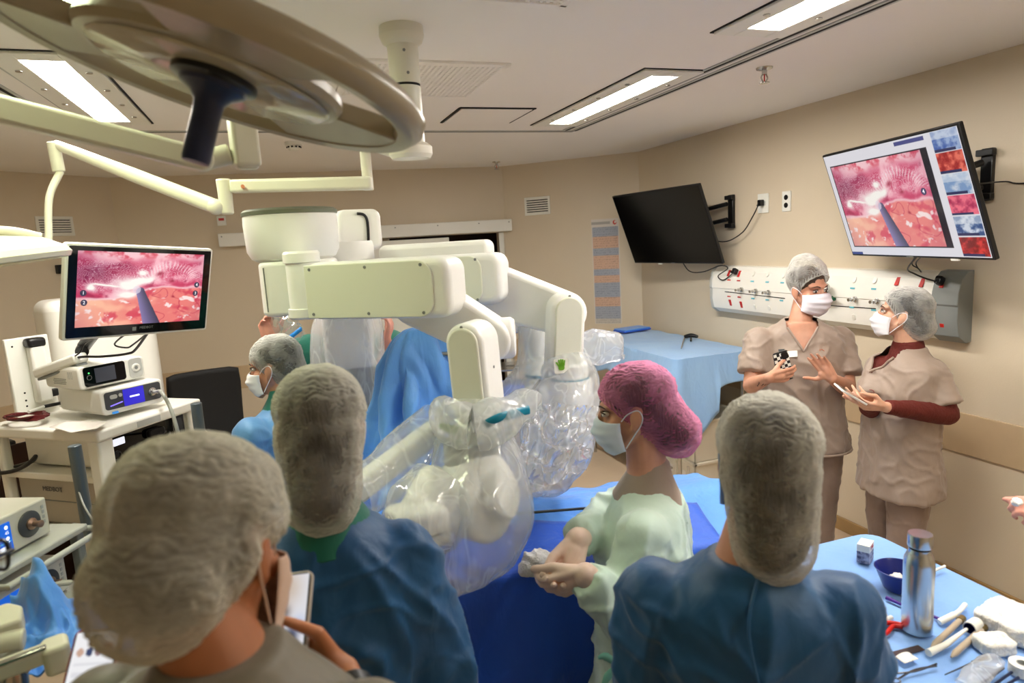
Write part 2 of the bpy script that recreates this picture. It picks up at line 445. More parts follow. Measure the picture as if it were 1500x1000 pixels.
def sprinkler(x, y, label):
    t = thing('sprinkler', label, 'sprinkler', (x, y, ZC), 'ceiling sprinklers')
    T = Matrix.Translation((x, y, ZC))
    a = M(T); a.lathe([(0.038, 0), (0.036, -0.006), (0.012, -0.012), (0.012, -0.03)], 20); obj('escutcheon', a, m_chrome, t)
    a = M(T)
    for s in (-1, 1): a.tube([(s * 0.010, 0, -0.03), (s * 0.018, 0, -0.045), (s * 0.004, 0, -0.066)], 0.0035, 8, 4)
    obj('yoke', a, m_chrome, t)
    a = M(T); a.cyl((0, 0, -0.03), (0, 0, -0.06), 0.003, n=8); obj('bulb', a, m_red, t)
    a = M(T); a.lathe([(0.024, -0.066), (0.024, -0.069)], 16); obj('deflector', a, m_chrome, t)
sprinkler(2.22, 2.58, 'chrome fire sprinkler on the right ceiling above the lit television')
sprinkler(2.011, 5.85, 'small chrome fire sprinkler near the far corner of the ceiling')
t = thing('smoke_detector', 'round white smoke detector on the far ceiling', 'smoke detector', (0.203, 4.645, ZC))
T = Matrix.Translation((0.203, 4.645, ZC)); a = M(T); a.lathe([(0.055, 0), (0.055, -0.02), (0.045, -0.026)], 28); obj('base', a, m_white, t)
a = M(T); a.lathe([(0.040, -0.026), (0.042, -0.04), (0.03, -0.055), (0.0, -0.058)], 28); obj('cap', a, m_white, t)
a = M(T)
for k in range(10): a.box((0.041 * math.cos(k * .628), 0.041 * math.sin(k * .628), -0.034), (0.012, 0.012, 0.010))
obj('vent_slots', a, m_dark, t)

# ------------------------------------------------------------------ things on the walls
def wall_frame(a, b, t, z):
    """frame on the wall a -> b at distance t from a: x along the wall (rightwards seen from the room), y up, z into the room"""
    a = Vector((*a, 0)); b = Vector((*b, 0)); d = (b - a).normalized(); p = a + d * t
    return frame((p.x, p.y, z), x=-d, y=(0, 0, 1))
def wall_vent(T, w, h, label):
    t = thing('wall_vent', label, 'vent', T.translation, 'louvred wall vents'); f = M(T); q = 0.022
    f.box((0, h / 2, 0.005), (w + q, q, 0.012)); f.box((0, -h / 2, 0.005), (w + q, q, 0.012)); f.box((w / 2, 0, 0.005), (q, h, 0.012)); f.box((-w / 2, 0, 0.005), (q, h, 0.012))
    obj('frame', f, m_white, t, bevel=0.003)
    b = M(T); b.box((0, 0, 0.001), (w, h, 0.002)); obj('backing', b, m_dark, t)
    for k in range(7):
        s = M(T); s.box((0, -h / 2 + h * (k + .5) / 7, 0.006), (w, 0.012, 0.004), Matrix.Rotation(0.5, 3, 'X')); obj('louvre', s, m_white, t)
def dist(a, p): return math.hypot(p[0] - a[0], p[1] - a[1])
T = wall_frame(pC, pE, dist(pC, (-1.58, 6.118)), 2.235); wall_vent(T, 0.26, 0.13, 'white louvred wall vent at the far left behind the hanging lamp tube')
T = wall_frame(pA, pB, dist(pA, (2.45, 5.987)), 2.23); wall_vent(T, 0.24, 0.15, 'small white louvred wall vent above and left of the printed chart')
# printed chart
T = wall_frame(pA, pB, dist(pA, (2.935, 5.538)), 1.57)
t = thing('wall_chart', 'tall printed chart of blue and orange rows taped to the diagonal wall', 'poster', T.translation)
def chart(u, v):
    c = np.zeros(u.shape + (3,)); c[:] = (214, 208, 200)
    rng = np.random.RandomState(3)
    rows = [(0.0, .05, 0), (0.05, .17, 1), (.17, .26, 2), (.26, .40, 1), (.40, .47, 2), (.47, .53, 1), (.53, .66, 2), (.66, .73, 1), (.73, .84, 2), (.84, .93, 1)]
    for a, b, k in rows:
        s = (v >= a) & (v < b) & (u > .03) & (u < .97); c[s] = [(196, 190, 180), (160, 166, 178), (208, 172, 148)][k]
    tx = (rng.rand(*u.shape) > .68) & (np.abs((v * 46) % 1 - .5) < .25) & (v < .93) & (u > .06) & (u < .94); c[tx] *= 0.84
    s = (np.hypot(u - .86, (v - .965) * 3.6) < .075); c[s] = (206, 60, 46); s = (np.hypot(u - .88, (v - .968) * 3.6) < .045); c[s] = (214, 208, 200)
    s = (np.abs(v - .965) < .012) & (u < .7); c[s] = (170, 166, 160)
    return c
s = M(T); s.box((0, 0, 0.001), (0.262, 0.985, 0.002)); obj('sheet', s, mat('paper', (226, 220, 210), 0.7), t)
picture('printed_rows', T @ Matrix.Translation((0, 0, 0.0025)), 0.26, 0.98, 60, 200, chart, vcol_mat('chart_print', 0, 0.6), t)
# call-point sign and small box on the far walls
T = frame((-0.394, 6.400, 2.236), x=(1, -0.07, 0), y=(0, 0, 1)); t = thing('wall_sign', 'tiny white wall plate with a red mark above the door rail', 'sign', T.translation)
s = M(T); s.box((0, 0, 0.006), (0.075, 0.085, 0.012)); obj('plate', s, m_white, t, bevel=0.003); s = M(T); s.box((0, 0.012, 0.0125), (0.045, 0.022, 0.003)); obj('mark', s, m_red, t)
T = wall_frame(pC, pE, dist(pC, (-1.60, 6.098)), 1.90); t = thing('wall_hook', 'small black holder on the far left wall behind the monitor', 'wall holder', T.translation)
s = M(T); s.box((0, 0, 0.02), (0.05, 0.07, 0.04)); obj('body', s, m_black, t, bevel=0.006)

# sockets
Tr = lambda y, z: frame((XR, y, z), x=(0, -1, 0), y=(0, 0, 1))
t = thing('wall_socket', 'white square wall socket with a black plug to the right of the black television', 'wall socket', (XR, 3.695, 2.065), 'wall sockets')
T = Tr(3.695, 2.065); s = M(T); s.box((0, 0, 0.005), (0.105, 0.13, 0.012)); obj('plate', s, m_white, t, bevel=0.004)
s = M(T); s.box((0.0, 0, 0.012), (0.05, 0.03, 0.004)); obj('insert', s, m_lgrey, t, bevel=0.001)
t = thing('wall_socket', 'narrow white double socket with two black outlets left of the lit television', 'wall socket', (XR, 3.478, 2.063), 'wall sockets')
T = Tr(3.478, 2.063); s = M(T); s.box((0, 0, 0.005), (0.075, 0.13, 0.012)); obj('plate', s, m_white, t, bevel=0.004)
for z in (0.025, -0.025):
    s = M(T); s.T = T @ Matrix.Translation((0, z, 0.010)); s.lathe([(0.017, 0), (0.017, 0.003)], 16); obj('outlet', s, m_black, t)

# ------------------------------------------------------------------ televisions on the right wall
def rot3(y, p, r=0.0): return (Matrix.Rotation(y, 4, 'Z') @ Matrix.Rotation(p, 4, 'X') @ Matrix.Rotation(r, 4, 'Y'))
XZ = Matrix(((1, 0, 0, 0), (0, 0, -1, 0), (0, 1, 0, 0), (0, 0, 0, 1)))   # panel x right, y up, z towards the viewer

_tab = np.random.RandomState(77).rand(64, 64)
def vnoise(x, y):
    i = np.floor(x).astype(int); j = np.floor(y).astype(int); fx = x - i; fy = y - j; fx = fx * fx * (3 - 2 * fx); fy = fy * fy * (3 - 2 * fy); g = lambda a, b: _tab[b % 64, a % 64]
    return g(i, j) * (1 - fx) * (1 - fy) + g(i + 1, j) * fx * (1 - fy) + g(i, j + 1) * (1 - fx) * fy + g(i + 1, j + 1) * fx * fy
def fbm(x, y, o=4, s=0.0):
    r = 0; a = .5; t = 0
    for k in range(o):
        c, q = math.cos(.7 + k * 1.1), math.sin(.7 + k * 1.1); r = r + a * vnoise((x * c - y * q) * 2 ** k + 7.3 * k + s, (x * q + y * c) * 2 ** k + 3.1 * k + s); t += a; a *= .55
    return r / t
def endo(u, v):
    """keyhole-surgery view: pink tissue under a fine mesh, glare in the middle, a grey rod from below"""
    wx = fbm(u * 5, v * 4, 3, 1.0) - .5; wy = fbm(u * 5, v * 4, 3, 9.0) - .5; U = u + .10 * wx; Vv = v + .12 * wy
    mixc = lambda c, k, col: c * (1 - k[..., None]) + np.array(col, float) * k[..., None]
    bl = lambda x, y, rx, ry: np.exp(-((U - x) / rx) ** 2 - ((Vv - y) / ry) ** 2)
    sm = lambda x: np.clip(x, 0, 1) ** 2 * (3 - 2 * np.clip(x, 0, 1))
    n = fbm(U * 6, Vv * 5, 5, 20); n2 = fbm(U * 14, Vv * 11, 4, 40)
    c = np.zeros(u.shape + (3,)); c[:] = (206, 62, 100); c = mixc(c, sm((n - .38) * 3.2), (250, 176, 190)); c = mixc(c, sm((n2 - .58) * 4) * .6, (150, 18, 58))
    c = mixc(c, sm((Vv - .84) * 7), (250, 200, 206)); c = mixc(c, sm((Vv - .88) * 9) * sm((n2 - .4) * 4), (216, 70, 92))
    c = mixc(c, bl(.10, .70, .20, .16) * .75, (112, 20, 62)); c = mixc(c, bl(.30, .80, .12, .06) * .6, (150, 40, 84))
    # the mesh: a fine woven net over the upper half
    gx, gy = U * 46 + 4 * wx * 6, Vv * 30 + 4 * wy * 6; net = np.clip(np.cos(gx * 2 * math.pi) * np.cos(gy * 2 * math.pi) * 1.4, 0, 1)
    seam = .36 + .16 * u - .04 * np.sin(u * 7); zone = sm((Vv - seam - .05) * 12) * sm((.92 - Vv) * 12); c = mixc(c, net * zone * .55, (255, 236, 238))
    ang = np.arctan2(Vv - .40, U - .70); rad = np.hypot(U - .70, (Vv - .40) * .75); fan = (np.cos(ang * 84) > .3) * sm((rad - .25) * 20) * sm((.38 - rad) * 20) * (Vv > .6); c = mixc(c, fan * .55, (255, 240, 240))
    # lower tissue folds
    low = sm((seam - Vv) * 22 + .5); lc = np.zeros_like(c); lc[:] = (238, 128, 122); lc = mixc(lc, sm((fbm(U * 5, Vv * 6, 3, 60) - .42) * 4), (250, 172, 150)); lc = mixc(lc, sm((.5 - u) * 2.4) * .55, (255, 206, 166)); lc = mixc(lc, sm((fbm(U * 8, Vv * 7, 4, 80) - .56) * 6) * .6, (206, 40, 74))
    lob = np.abs(fbm(U * 7, Vv * 6, 2, 90) - .5); lc = mixc(lc, sm(1 - lob * 28) * .5 * sm((u - .4) * 6), (190, 30, 66)); lc = mixc(lc, sm((fbm(U * 16, Vv * 15, 3, 95) - .66) * 9) * .9, (255, 240, 236))
    c = c * (1 - low[..., None]) + lc * low[..., None]; c = mixc(c, np.exp(-((Vv - seam) / .018) ** 2) * .75, (255, 218, 224))
    for x, y, rx, ry in ((.46, .75, .035, .03), (.45, .63, .10, .07), (.38, .57, .09, .07), (.36, .42, .075, .06), (.53, .64, .05, .05), (.12, .50, .035, .05), (.22, .54, .10, .012)): c = mixc(c, np.clip(bl(x, y, rx, ry) * 1.5, 0, 1), (255, 250, 242))
    for x, y, r in ((.73, .60, .018), (.76, .37, .016), (.62, .72, .03)): c = mixc(c, bl(x, y, r, r) * .7, (140, 14, 40))
    c = mixc(c, np.clip(np.hypot((u - .5) * 1.5, v - .5) - .62, 0, 1) * .8, (120, 20, 70))
    ax, ay, bx, by = .47, .46, .585, -.05; t = np.clip(((u - ax) * (bx - ax) + (v - ay) * (by - ay)) / ((bx - ax) ** 2 + (by - ay) ** 2), 0, 1)
    dd = np.hypot(u - ax - t * (bx - ax), (v - ay - t * (by - ay)) * .6); w = .034 + .038 * t; ins = dd < w
    sd = ((u - ax - t * (bx - ax)) / w); c[ins] = (np.array((104, 94, 130.)) * (1 - .35 * sd[..., None]))[ins]
    ins = (np.hypot(u - .44, (v - .485) * .6) < .032); c[ins] = c[ins] * .35 + np.array((235, 225, 235.)) * .65
    return c
def disc_icon(T, x, y, r, s, parent, dark):
    m = M(T @ Matrix.Translation((x, y, 0.0006))); m.lathe([(r, 0), (r, 0.0006)], 20)
    return obj('number_icon', m, mat('icon_grey', (70, 64, 96), 0.4, emit=0.25, ecol=(70, 64, 96)), parent), text(s, r * 1.5, T @ Matrix.Translation((x, y, 0.0016)), mat('icon_white', (240, 240, 250), 0.4, emit=0.8, ecol=(235, 235, 250)), 'icon_number', parent, 0.0003)

def tv(c, yaw, pitch, w, h, label, lit):
    R = Matrix.Translation(Vector(c)) @ rot3(yaw, pitch) @ XZ
    t = thing('television', label, 'television', c, 'wall televisions')
    b = M(R); b.prism(rrect(w, h, 0.006, 3), -0.020, 0.0); b.prism(rrect(w * .8, h * .72, 0.02, 3), -0.048, -0.018); obj('housing', b, m_black, t, bevel=0.003)
    g = M(R); bz = 0.011; g.prism(rrect(w - 2 * bz, h - 2 * bz, 0.002, 2), 0.0, 0.0012)
    m_glass = mat('screen_off', (5, 5, 6), 0.16, var=0, spec=0.4)
    obj('screen', g, m_glass, t, smooth=False)
    l = M(R); l.box((-.02 * w, -h / 2 + 0.005, 0.0015), (0.05, 0.005, 0.001)); obj('maker_badge', l, m_grey, t)
    l = M(R); l.box((w * (.27 if lit else -.18), -h / 2 - 0.004, -0.004), (0.05, 0.010, 0.006)); obj('sticker', l, m_white, t)
    return t, R
tvb, Rb = tv((2.865, 4.45, 1.944), -1.466, 0.363, 1.05, 0.606, 'black switched-off television tilted down on a wall arm', False)
tvl, Rl = tv((2.791, 2.351, 1.997), -1.853, 0.325, 1.00, 0.577, 'lit television on the right wall showing the operation beside small call pictures', True)
sw, sh = 0.978, 0.555
def call(u, v):
    c = np.zeros(u.shape + (3,)); c[:] = (222, 220, 226)
    e = (u > .035) & (u < .80) & (v > .075) & (v < .90)
    c[e] = (18, 16, 30)
    ein = (u < .755) & (u > .04) & (v > .085) & (v < .885); full = endo((u - .04) / .715, (v - .085) / .80); full = full * .9 + 20; c[ein] = full[ein]
    rng = np.random.RandomState(9)
    cols = [((150, 170, 205), (60, 90, 160)), ((226, 110, 90), (150, 20, 20)), ((196, 204, 216), (120, 150, 190)), ((236, 110, 130), (170, 40, 80)), ((206, 214, 226), (50, 80, 130)), ((214, 50, 46), (120, 8, 12))]
    for k in range(6):
        y1 = .995 - k * .166; y0 = y1 - .158; s = (u > .842) & (u < .995) & (v > y0) & (v < y1)
        uu = (u - .842) / .153; ww = (v - y0) / .158; q = np.clip((fbm(uu * 5 + k * 11, ww * 4 + k * 5, 4, 30) - .5) * 3.4 + .5, 0, 1)[..., None]; A, B = np.array(cols[k][0], float), np.array(cols[k][1], float); pic = A * q + B * (1 - q)
        if k in (0, 2, 4): pic = pic * (1 - .55 * ((v - y0) / .158 > .62)[..., None]) + np.array((222, 226, 232.)) * .55 * ((v - y0) / .158 > .62)[..., None]
        c[s] = pic[s]; z = s & (v < y0 + .022) & (u < .965); c[z] = (34, 40, 84)
    s = (u > .60) & (u < .80) & (v > .955) & (v < .985); c[s] = (70, 74, 130)
    s = (u < .10) & (v < .025); c[s] = (60, 70, 130)
    return c
picture('screen_picture', Rl @ Matrix.Translation((0, 0, 0.0022)), sw, sh, 300, 180, call, vcol_mat('screen_glow', 0.92, 0.2), tvl)
disc_icon(Rl @ Matrix.Translation((0, 0, 0.003)), 0.205, 0.03, 0.017, '4', tvl, True)

def tv_mount(label, plate, back, t):
    q = thing('television_bracket', label, 'tv mount', plate, 'television wall arms')
    T = frame(plate, x=(0, -1, 0), y=(0, 0, 1))
    a = M(T); a.box((0, 0, 0.012), (0.055, 0.24, 0.024)); a.box((0, 0.1, 0.03), (0.08, 0.03, 0.03)); a.box((0, -0.1, 0.03), (0.08, 0.03, 0.03)); obj('wall_plate', a, m_black, q, bevel=0.004)
    p = Vector(plate) + Vector((-0.05, 0, 0)); b = Vector(back)
    for dz in (0.055, -0.055):
        a = M(); e = (p + b) / 2 + Vector((0.02, 0.03, dz)); a.tube([p + Vector((0, 0, dz)), e], 0.016, 8); a.tube([e, b + Vector((0, 0, dz * .7))], 0.016, 8); obj('arm', a, m_black, q, bevel=0.002)
    a = M(); a.T = t @ Matrix.Translation((0, 0, -0.055)); a.box((0, 0, 0), (0.22, 0.22, 0.012)); obj('tilt_head', a, m_black, q, bevel=0.003)
tv_mount('black wall arm holding the switched-off television', (XR, 4.02, 2.03), Rb @ Vector((0.10, 0, -0.06)), Rb)
tv_mount('black wall arm holding the lit television', (XR, 2.19, 2.09), Rl @ Vector((0.12, 0, -0.06)), Rl)
def cable(label, pts, r=0.004, mt=None, name='cable', k=8):
    m = M(); m.tube(pts, r, 8, k); return tag(obj(name, m, mt or m_black), label, 'cable')
def plug(T, label):
    m = M(T); m.prism(rrect(0.034, 0.042, 0.008, 3), 0.0, 0.03); m.cyl((0, 0, 0.03), (0, -0.02, 0.045), 0.006, n=10)
    return tag(obj('plug', m, m_black, bevel=0.003), label, 'plug', 'black power plugs')
plug(Tr(3.695, 2.065) @ Matrix.Translation((0, 0.004, 0.013)), 'black plug in the square wall socket right of the black television')
cable('black power cable looping from the square wall socket to the black television', [(XR - .055, 3.69, 2.05), (XR - .05, 3.75, 1.98), (XR - .05, 3.85, 1.88), (XR - .06, 4.0, 1.82), (XR - .10, 4.1, 1.83), (XR - .13, 4.2, 1.9), Rb @ Vector((.30, -.02, -.06))])
cable('thin black cable running along the wall to the right of the lit television', [Rl @ Vector((.25, .02, -.05)), (XR - .05, 2.10, 2.05), (XR - .01, 2.03, 2.035), (XR - .01, 1.7, 2.03), (XR - .01, 1.2, 2.045)], 0.0035)
cable('black cable hanging from the lit television to the plug on the gas rail', [Rl @ Vector((.06, -.25, -.03)), onx(1330, 392, 3.0), onx(1340, 401, 3.06), onx(1360, 409, 3.08), onx(1378, 413, 3.085)])
cable('short black cable loop under the lit television', [Rl @ Vector((.0, -.27, -.03)), onx(1336, 386, 3.0), onx(1345, 393, 3.02), onx(1349, 398, 3.05), onx(1342, 384, 3.05), Rl @ Vector((.08, -.26, -.04))], 0.003)
cable('black cable drooping from the black television to the left end of the gas rail', [Rb @ Vector((.05, -.29, -.03)), onx(1010, 397, 2.98), onx(1030, 398, 3.02), onx(1055, 389, 3.06), onx(1066, 393, 3.06), onx(1052, 404, 3.07), onx(1060, 410, 3.07), onx(1075, 399, 3.08)])

# ------------------------------------------------------------------ medical gas rail
Y0, Y1 = 4.165, 2.235
t = thing('gas_rail', 'long white medical gas rail with red sockets on the right wall', 'medical rail', (XR, 3.2, 1.47))
prof = [(0, 1.30), (-0.035, 1.295), (-0.085, 1.33), (-0.100, 1.40), (-0.098, 1.475), (-0.104, 1.48), (-0.098, 1.54), (-0.080, 1.60), (-0.045, 1.635), (0, 1.64)]
def railmesh(ya, yb, s=1.0):
    m = M(); m.loft([[(XR + x * s, y, 1.47 + (z - 1.47) * s) for x, z in prof] for y in (ya, yb)]); return m
obj('front_cover', railmesh(Y0 - .03, Y1 + .14), m_wmetal, t, ang=20)
obj('end_cap', railmesh(Y1 + .14, Y1, 1.04), m_grey, t, bevel=0.02, seg=3, ang=30); obj('end_cap', railmesh(Y0, Y0 - .03, 1.03), m_lgrey, t, bevel=0.006)
def rt(px, py):   # frame on the rail's front at the photograph's point
    p = onx(px, py, XR - 0.095); z = p.z
    for _ in range(3):
        xs = np.interp(z, [q[1] for q in prof[1:9]], [q[0] for q in prof[1:9]]); p = onx(px, py, XR + xs); z = p.z
    k = 0.0 if 1.40 < z < 1.54 else (0.55 if z >= 1.54 else -0.35)
    return frame(p, x=(0, -1, 0), z=(-1, 0, k))
for px, py in ((1068, 400), (1083, 401), (1070, 443), (1086, 446), (1315, 412), (1351, 414), (1381, 415), (1381, 480)):
    m = M(rt(px, py)); m.box((0, 0, 0.001), (0.022, 0.048, 0.006)); obj('red_socket', m, m_red, t, bevel=0.002)
for px, py in ((1068, 410), (1082, 411), (1068, 434), (1083, 435), (1312, 426), (1348, 428), (1379, 430), (1377, 465)):
    m = M(rt(px, py)); m.box((0, 0, 0.001), (0.034, 0.008, 0.004)); obj('red_tag', m, m_red, t)
for px, py in ((1102, 412), (1124, 413), (1146, 414), (1103, 437), (1124, 439), (1145, 440), (1249, 422), (1280, 423), (1248, 450), (1280, 454)):
    m = M(rt(px, py)); m.box((0, 0, 0.001), (0.03, 0.009, 0.004)); obj('cyan_tag', m, m_cyan, t)
for px, py in ((1104, 401), (1125, 402), (1148, 404), (1106, 449), (1127, 451), (1252, 410), (1282, 411), (1251, 464), (1282, 468)):
    m = M(rt(px, py)); m.prism([(x * .8, y) for x, y in rrect(0.03, 0.036, 0.014)], -0.001, 0.006); obj('white_outlet', m, m_white, t, bevel=0.002)
for px, py in ((1087, 424), (1108, 426), (1127, 428), (1254, 438), (1286, 441)):
    m = M(rt(px, py)); m.lathe([(0.016, 0), (0.016, 0.012), (0.011, 0.014), (0.011, 0.034), (0.007, 0.036), (0.007, 0.05), (0.009, 0.052), (0.009, 0.058)], 18); obj('gas_outlet', m, m_chrome, t)
for pa, pb, mt in (((1062, 427), (1150, 437), m_dark), ((1210, 447), (1283, 452), m_dark)):
    a, b = rt(*pa).translation, rt(*pb).translation; m = M(); m.tube([a, b], 0.003, 6); obj('seam', m, mt, t)
g = mat('green_valve', (0, 84, 52), 0.35); 
q = thing('pressure_regulator', 'green gas regulator with a round pressure gauge on the white rail', 'gas regulator', rt(1216, 436).translation)
T = rt(1216, 436); m = M(T); m.cyl((-0.05, 0, 0.04), (0.05, 0, 0.04), 0.019, n=16); m.cyl((0, 0, 0), (0, 0, 0.05), 0.014, n=14); m.cyl((0.05, 0, .04), (0.075, 0, .04), 0.01, n=12); obj('body', m, g, q, bevel=0.002)
m = M(T); m.cyl((0, 0, .04), (0, -.05, .04), 0.008, n=12); m.cyl((0, 0, .04), (0, .04, .045), 0.007, n=12); obj('stem', m, m_chrome, q)
T = rt(1217, 421) @ Matrix.Translation((0, 0, 0.045)); m = M(T); m.lathe([(0.030, -0.01), (0.031, 0.008), (0.026, 0.012), (0.0, 0.012)], 26); gz = obj('gauge', m, m_chrome, q)
m = M(T); m.lathe([(0.025, 0.0125), (0.025, 0.0135)], 24); obj('dial', m, m_white, gz); m = M(T); m.box((0.005, 0.005, 0.0142), (0.022, 0.003, 0.001), Matrix.Rotation(.8, 3, 'Z')); obj('needle', m, m_black, gz)
plug(rt(1380, 413) @ Matrix.Translation((0, 0, 0.004)), 'black plug in the red socket near the right end of the gas rail')
plug(rt(1079, 399) @ Matrix.Translation((0, 0, 0.004)), 'black plug at the left end of the gas rail below the black television')
# ------------------------------------------------------------------ ceiling boom and surgical lamps
m_boom = mat('boom_enamel', (222, 220, 204), 0.32, var=0.015)
m_boom2 = mat('boom_enamel_white', (244, 240, 226), 0.3, var=0.01)
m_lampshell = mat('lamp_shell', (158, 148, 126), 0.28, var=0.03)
m_lampglass = mat('lamp_smoked_glass', (176, 168, 146), 0.12, var=0.02, spec=0.7)
m_navy = mat('navy_handle', (12, 30, 66), 0.35, var=0.02)

t = thing('ceiling_boom', 'white round boom column on the ceiling carrying the two surgical lamp arms', 'ceiling boom', (0.477, 2.274, ZC))
T = Matrix.Translation((0.477, 2.274, 0))
a = M(T); a.lathe([(0.072, ZC), (0.074, ZC - 0.03), (0.066, ZC - 0.05), (0.052, ZC - 0.06)], 36); obj('ceiling_flange', a, m_boom, t, ang=25)
a = M(T); a.lathe([(0.051, ZC - 0.06), (0.051, 2.452)], 32); obj('column', a, m_boom, t)
a = M(T); a.lathe([(0.049, 2.452), (0.049, 2.444)], 32); obj('seam_ring', a, m_dark, t)
a = M(T); a.lathe([(0.050, 2.444), (0.050, 2.345), (0.0495, 2.343), (0.0505, 2.341), (0.0505, 2.26)], 32); obj('swivel', a, m_boom, t)
for z, an in ((2.55, -1.7), (2.48, -1.55), (2.43, -2.3), (2.60, -1.7)):
    a = M(); p = Vector((0.477 + .051 * math.cos(an), 2.274 + .051 * math.sin(an), z)); a.cyl(p, p + Vector((math.cos(an), math.sin(an), 0)) * .002, 0.005, n=10); obj('bolt', a, m_grey, t)
a = M(T); a.lathe([(0.051, 2.262), (0.064, 2.25), (0.064, 2.225), (0.056, 2.212), (0.0, 2.21)], 36, ex=1.15); obj('hub', a, m_boom2, t, ang=30)
# far arm chain with the small lamp
hubp = Vector((0.477, 2.274, 2.232))
d0 = W(535, 213, 2.22)
a = M(); a.tube([hubp + Vector((-.03, 0.02, 0)), d0 + Vector((0, 0, 0.012))], 0.03, 12, ex=.75); obj('boom_arm', a, m_boom2, t, bevel=0.004)
def vtube(px, ya, yb, d, r, name, par, mt, n=16):
    p = W(px, ya, d); q = W(px, yb, d); q = Vector((p.x, p.y, q.z)); m = M(); m.cyl(p, q, r, n=n); return obj(name, m, mt, par, bevel=0.003), q
_, q = vtube(534, 213, 278, 2.2, 0.018, 'drop_tube', t, m_boom2)
pa, pb = W(545, 268, 2.18), W(338, 273, 2.20)
a = M(); a.T = along(pa, pb - pa); L = (pb - pa).length; a.box((L / 2, 0, 0), (L, 0.035, 0.044)); obj('boom_arm', a, m_boom2, t, bevel=0.010, seg=3)
a = M(); p = W(327, 262, 2.2); a.cyl(p, Vector((p.x, p.y, W(327, 314, 2.2).z)), 0.024, 0.021, n=20); obj('elbow', a, m_boom2, t, bevel=0.006)
a = M(); p = W(356, 274, 2.18); a.cyl(p, p + Vector((0, -.03, 0)), 0.006, n=12); obj('orange_dot', a, mat('orange_dot', (236, 150, 110), .5), t)
# spring arm down to the small lamp
s0, s1 = W(316, 303, 2.2), W(82, 212, 2.35)
a = M(); a.tube([s0, s0.lerp(s1, .5), s1], [0.026, 0.025, 0.017], 16, ex=1.0, ey=.8); a.ell(s0, (0.027, .027, .027)); obj('spring_arm', a, m_boom2, t)
g = thing('hanging_surgical_lamp', 'small surgical lamp cut off by the left edge of the photo beside the monitor', 'surgical lamp', W(40, 380, 2.25))
a = M(); p = s1 + Vector((0.0, 0, 0.01)); h1 = W(80, 250, 2.33); a.tube([p + Vector((-.008, 0, 0)), Vector((p.x - .004, p.y, h1.z))], 0.021, 14); obj('yoke_joint', a, m_boom2, g, bevel=0.004)
a = M(); a.tube([Vector((p.x, p.y, h1.z)), W(72, 290, 2.33), W(71, 350, 2.31), W(66, 372, 2.28)], 0.012, 12, 6); obj('yoke_tube', a, m_boom2, g)
cl = W(-42, 382, 1.95)
ax = frame(cl, z=(0.10, 0.02, -1.0), x=(1, 0, 0)) @ Matrix.Diagonal((1, 1, .75, 1))
a = M(ax); a.lathe([(0.0, -0.085), (0.10, -0.082), (0.19, -0.055), (0.245, -0.012), (0.255, 0.012), (0.248, 0.030), (0.235, 0.034), (0.0, 0.026)], 48); obj('lamp_shell', a, m_boom2, g, ang=30)
a = M(ax); a.lathe([(0.238, 0.0345), (0.20, 0.036), (0.0, 0.036)], 48); obj('light_cover', a, mat('lamp_green_glass', (222, 236, 170), 0.12, var=0.02), g)
a = M(ax); a.lathe([(0.03, 0.03), (0.03, 0.06), (0.018, 0.09), (0.018, 0.16), (0.0, 0.165)], 24); obj('handle', a, m_navy, g)
a = M(ax); a.tube([Vector((0.17, -0.05, -0.06)), Vector((0.10, .02, -0.1)), Vector((-.05, .1, -0.12))], 0.018, 12, 6); obj('yoke_bow', a, m_boom2, g)

# near lamp: a disc seen from just below its plane, navy handle
g = thing('hanging_surgical_lamp', 'large surgical lamp in the upper left foreground with a navy handle', 'surgical lamp', W(318, 95, 1.0))
na = Vector((-0.316, -0.044, -0.948)).normalized(); P0 = W(318, 101, 1.0)
e1 = Vector((0.257, 1.174, 2.095)) - P0; LT = frame(P0, z=na, x=e1) @ Matrix.Translation((0.0, -0.035, 0)) @ Matrix.Diagonal((1.0, 0.80, 1.0, 1))
HT0 = frame(P0, z=na, x=e1)       # local z points down out of the lit side
sgn = 1.0
def sector(m, prof, a0, a1, n=30):
    """profile (r, z) closed, swept from angle a0 to a1 (degrees, the sense of the photograph's upper rim)"""
    m.loft([[(r * math.cos(math.radians(x)), -r * math.sin(math.radians(x)), z) for r, z in prof] for x in [a0 + (a1 - a0) * i / n for i in range(n + 1)]])
rim = [(0.288, -0.004), (0.296, 0.008), (0.320, 0.010), (0.336, -0.004), (0.338, -0.022), (0.322, -0.038), (0.298, -0.036), (0.288, -0.022)]
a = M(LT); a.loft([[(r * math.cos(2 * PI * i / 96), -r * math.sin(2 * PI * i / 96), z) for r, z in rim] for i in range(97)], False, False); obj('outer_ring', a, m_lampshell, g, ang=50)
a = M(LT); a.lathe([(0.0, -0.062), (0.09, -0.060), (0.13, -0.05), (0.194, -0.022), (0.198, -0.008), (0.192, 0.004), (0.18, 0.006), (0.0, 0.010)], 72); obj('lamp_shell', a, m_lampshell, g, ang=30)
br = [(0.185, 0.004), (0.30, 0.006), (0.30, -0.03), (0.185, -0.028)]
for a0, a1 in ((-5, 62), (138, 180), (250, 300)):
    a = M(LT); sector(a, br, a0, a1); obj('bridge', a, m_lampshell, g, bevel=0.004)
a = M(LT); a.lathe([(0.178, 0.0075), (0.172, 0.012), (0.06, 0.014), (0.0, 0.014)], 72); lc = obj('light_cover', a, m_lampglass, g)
a = M(HT0); a.lathe([(0.062, 0.012), (0.062, 0.022), (0.05, 0.026), (0.048, 0.028)], 40); obj('handle_ring', a, m_black, g)
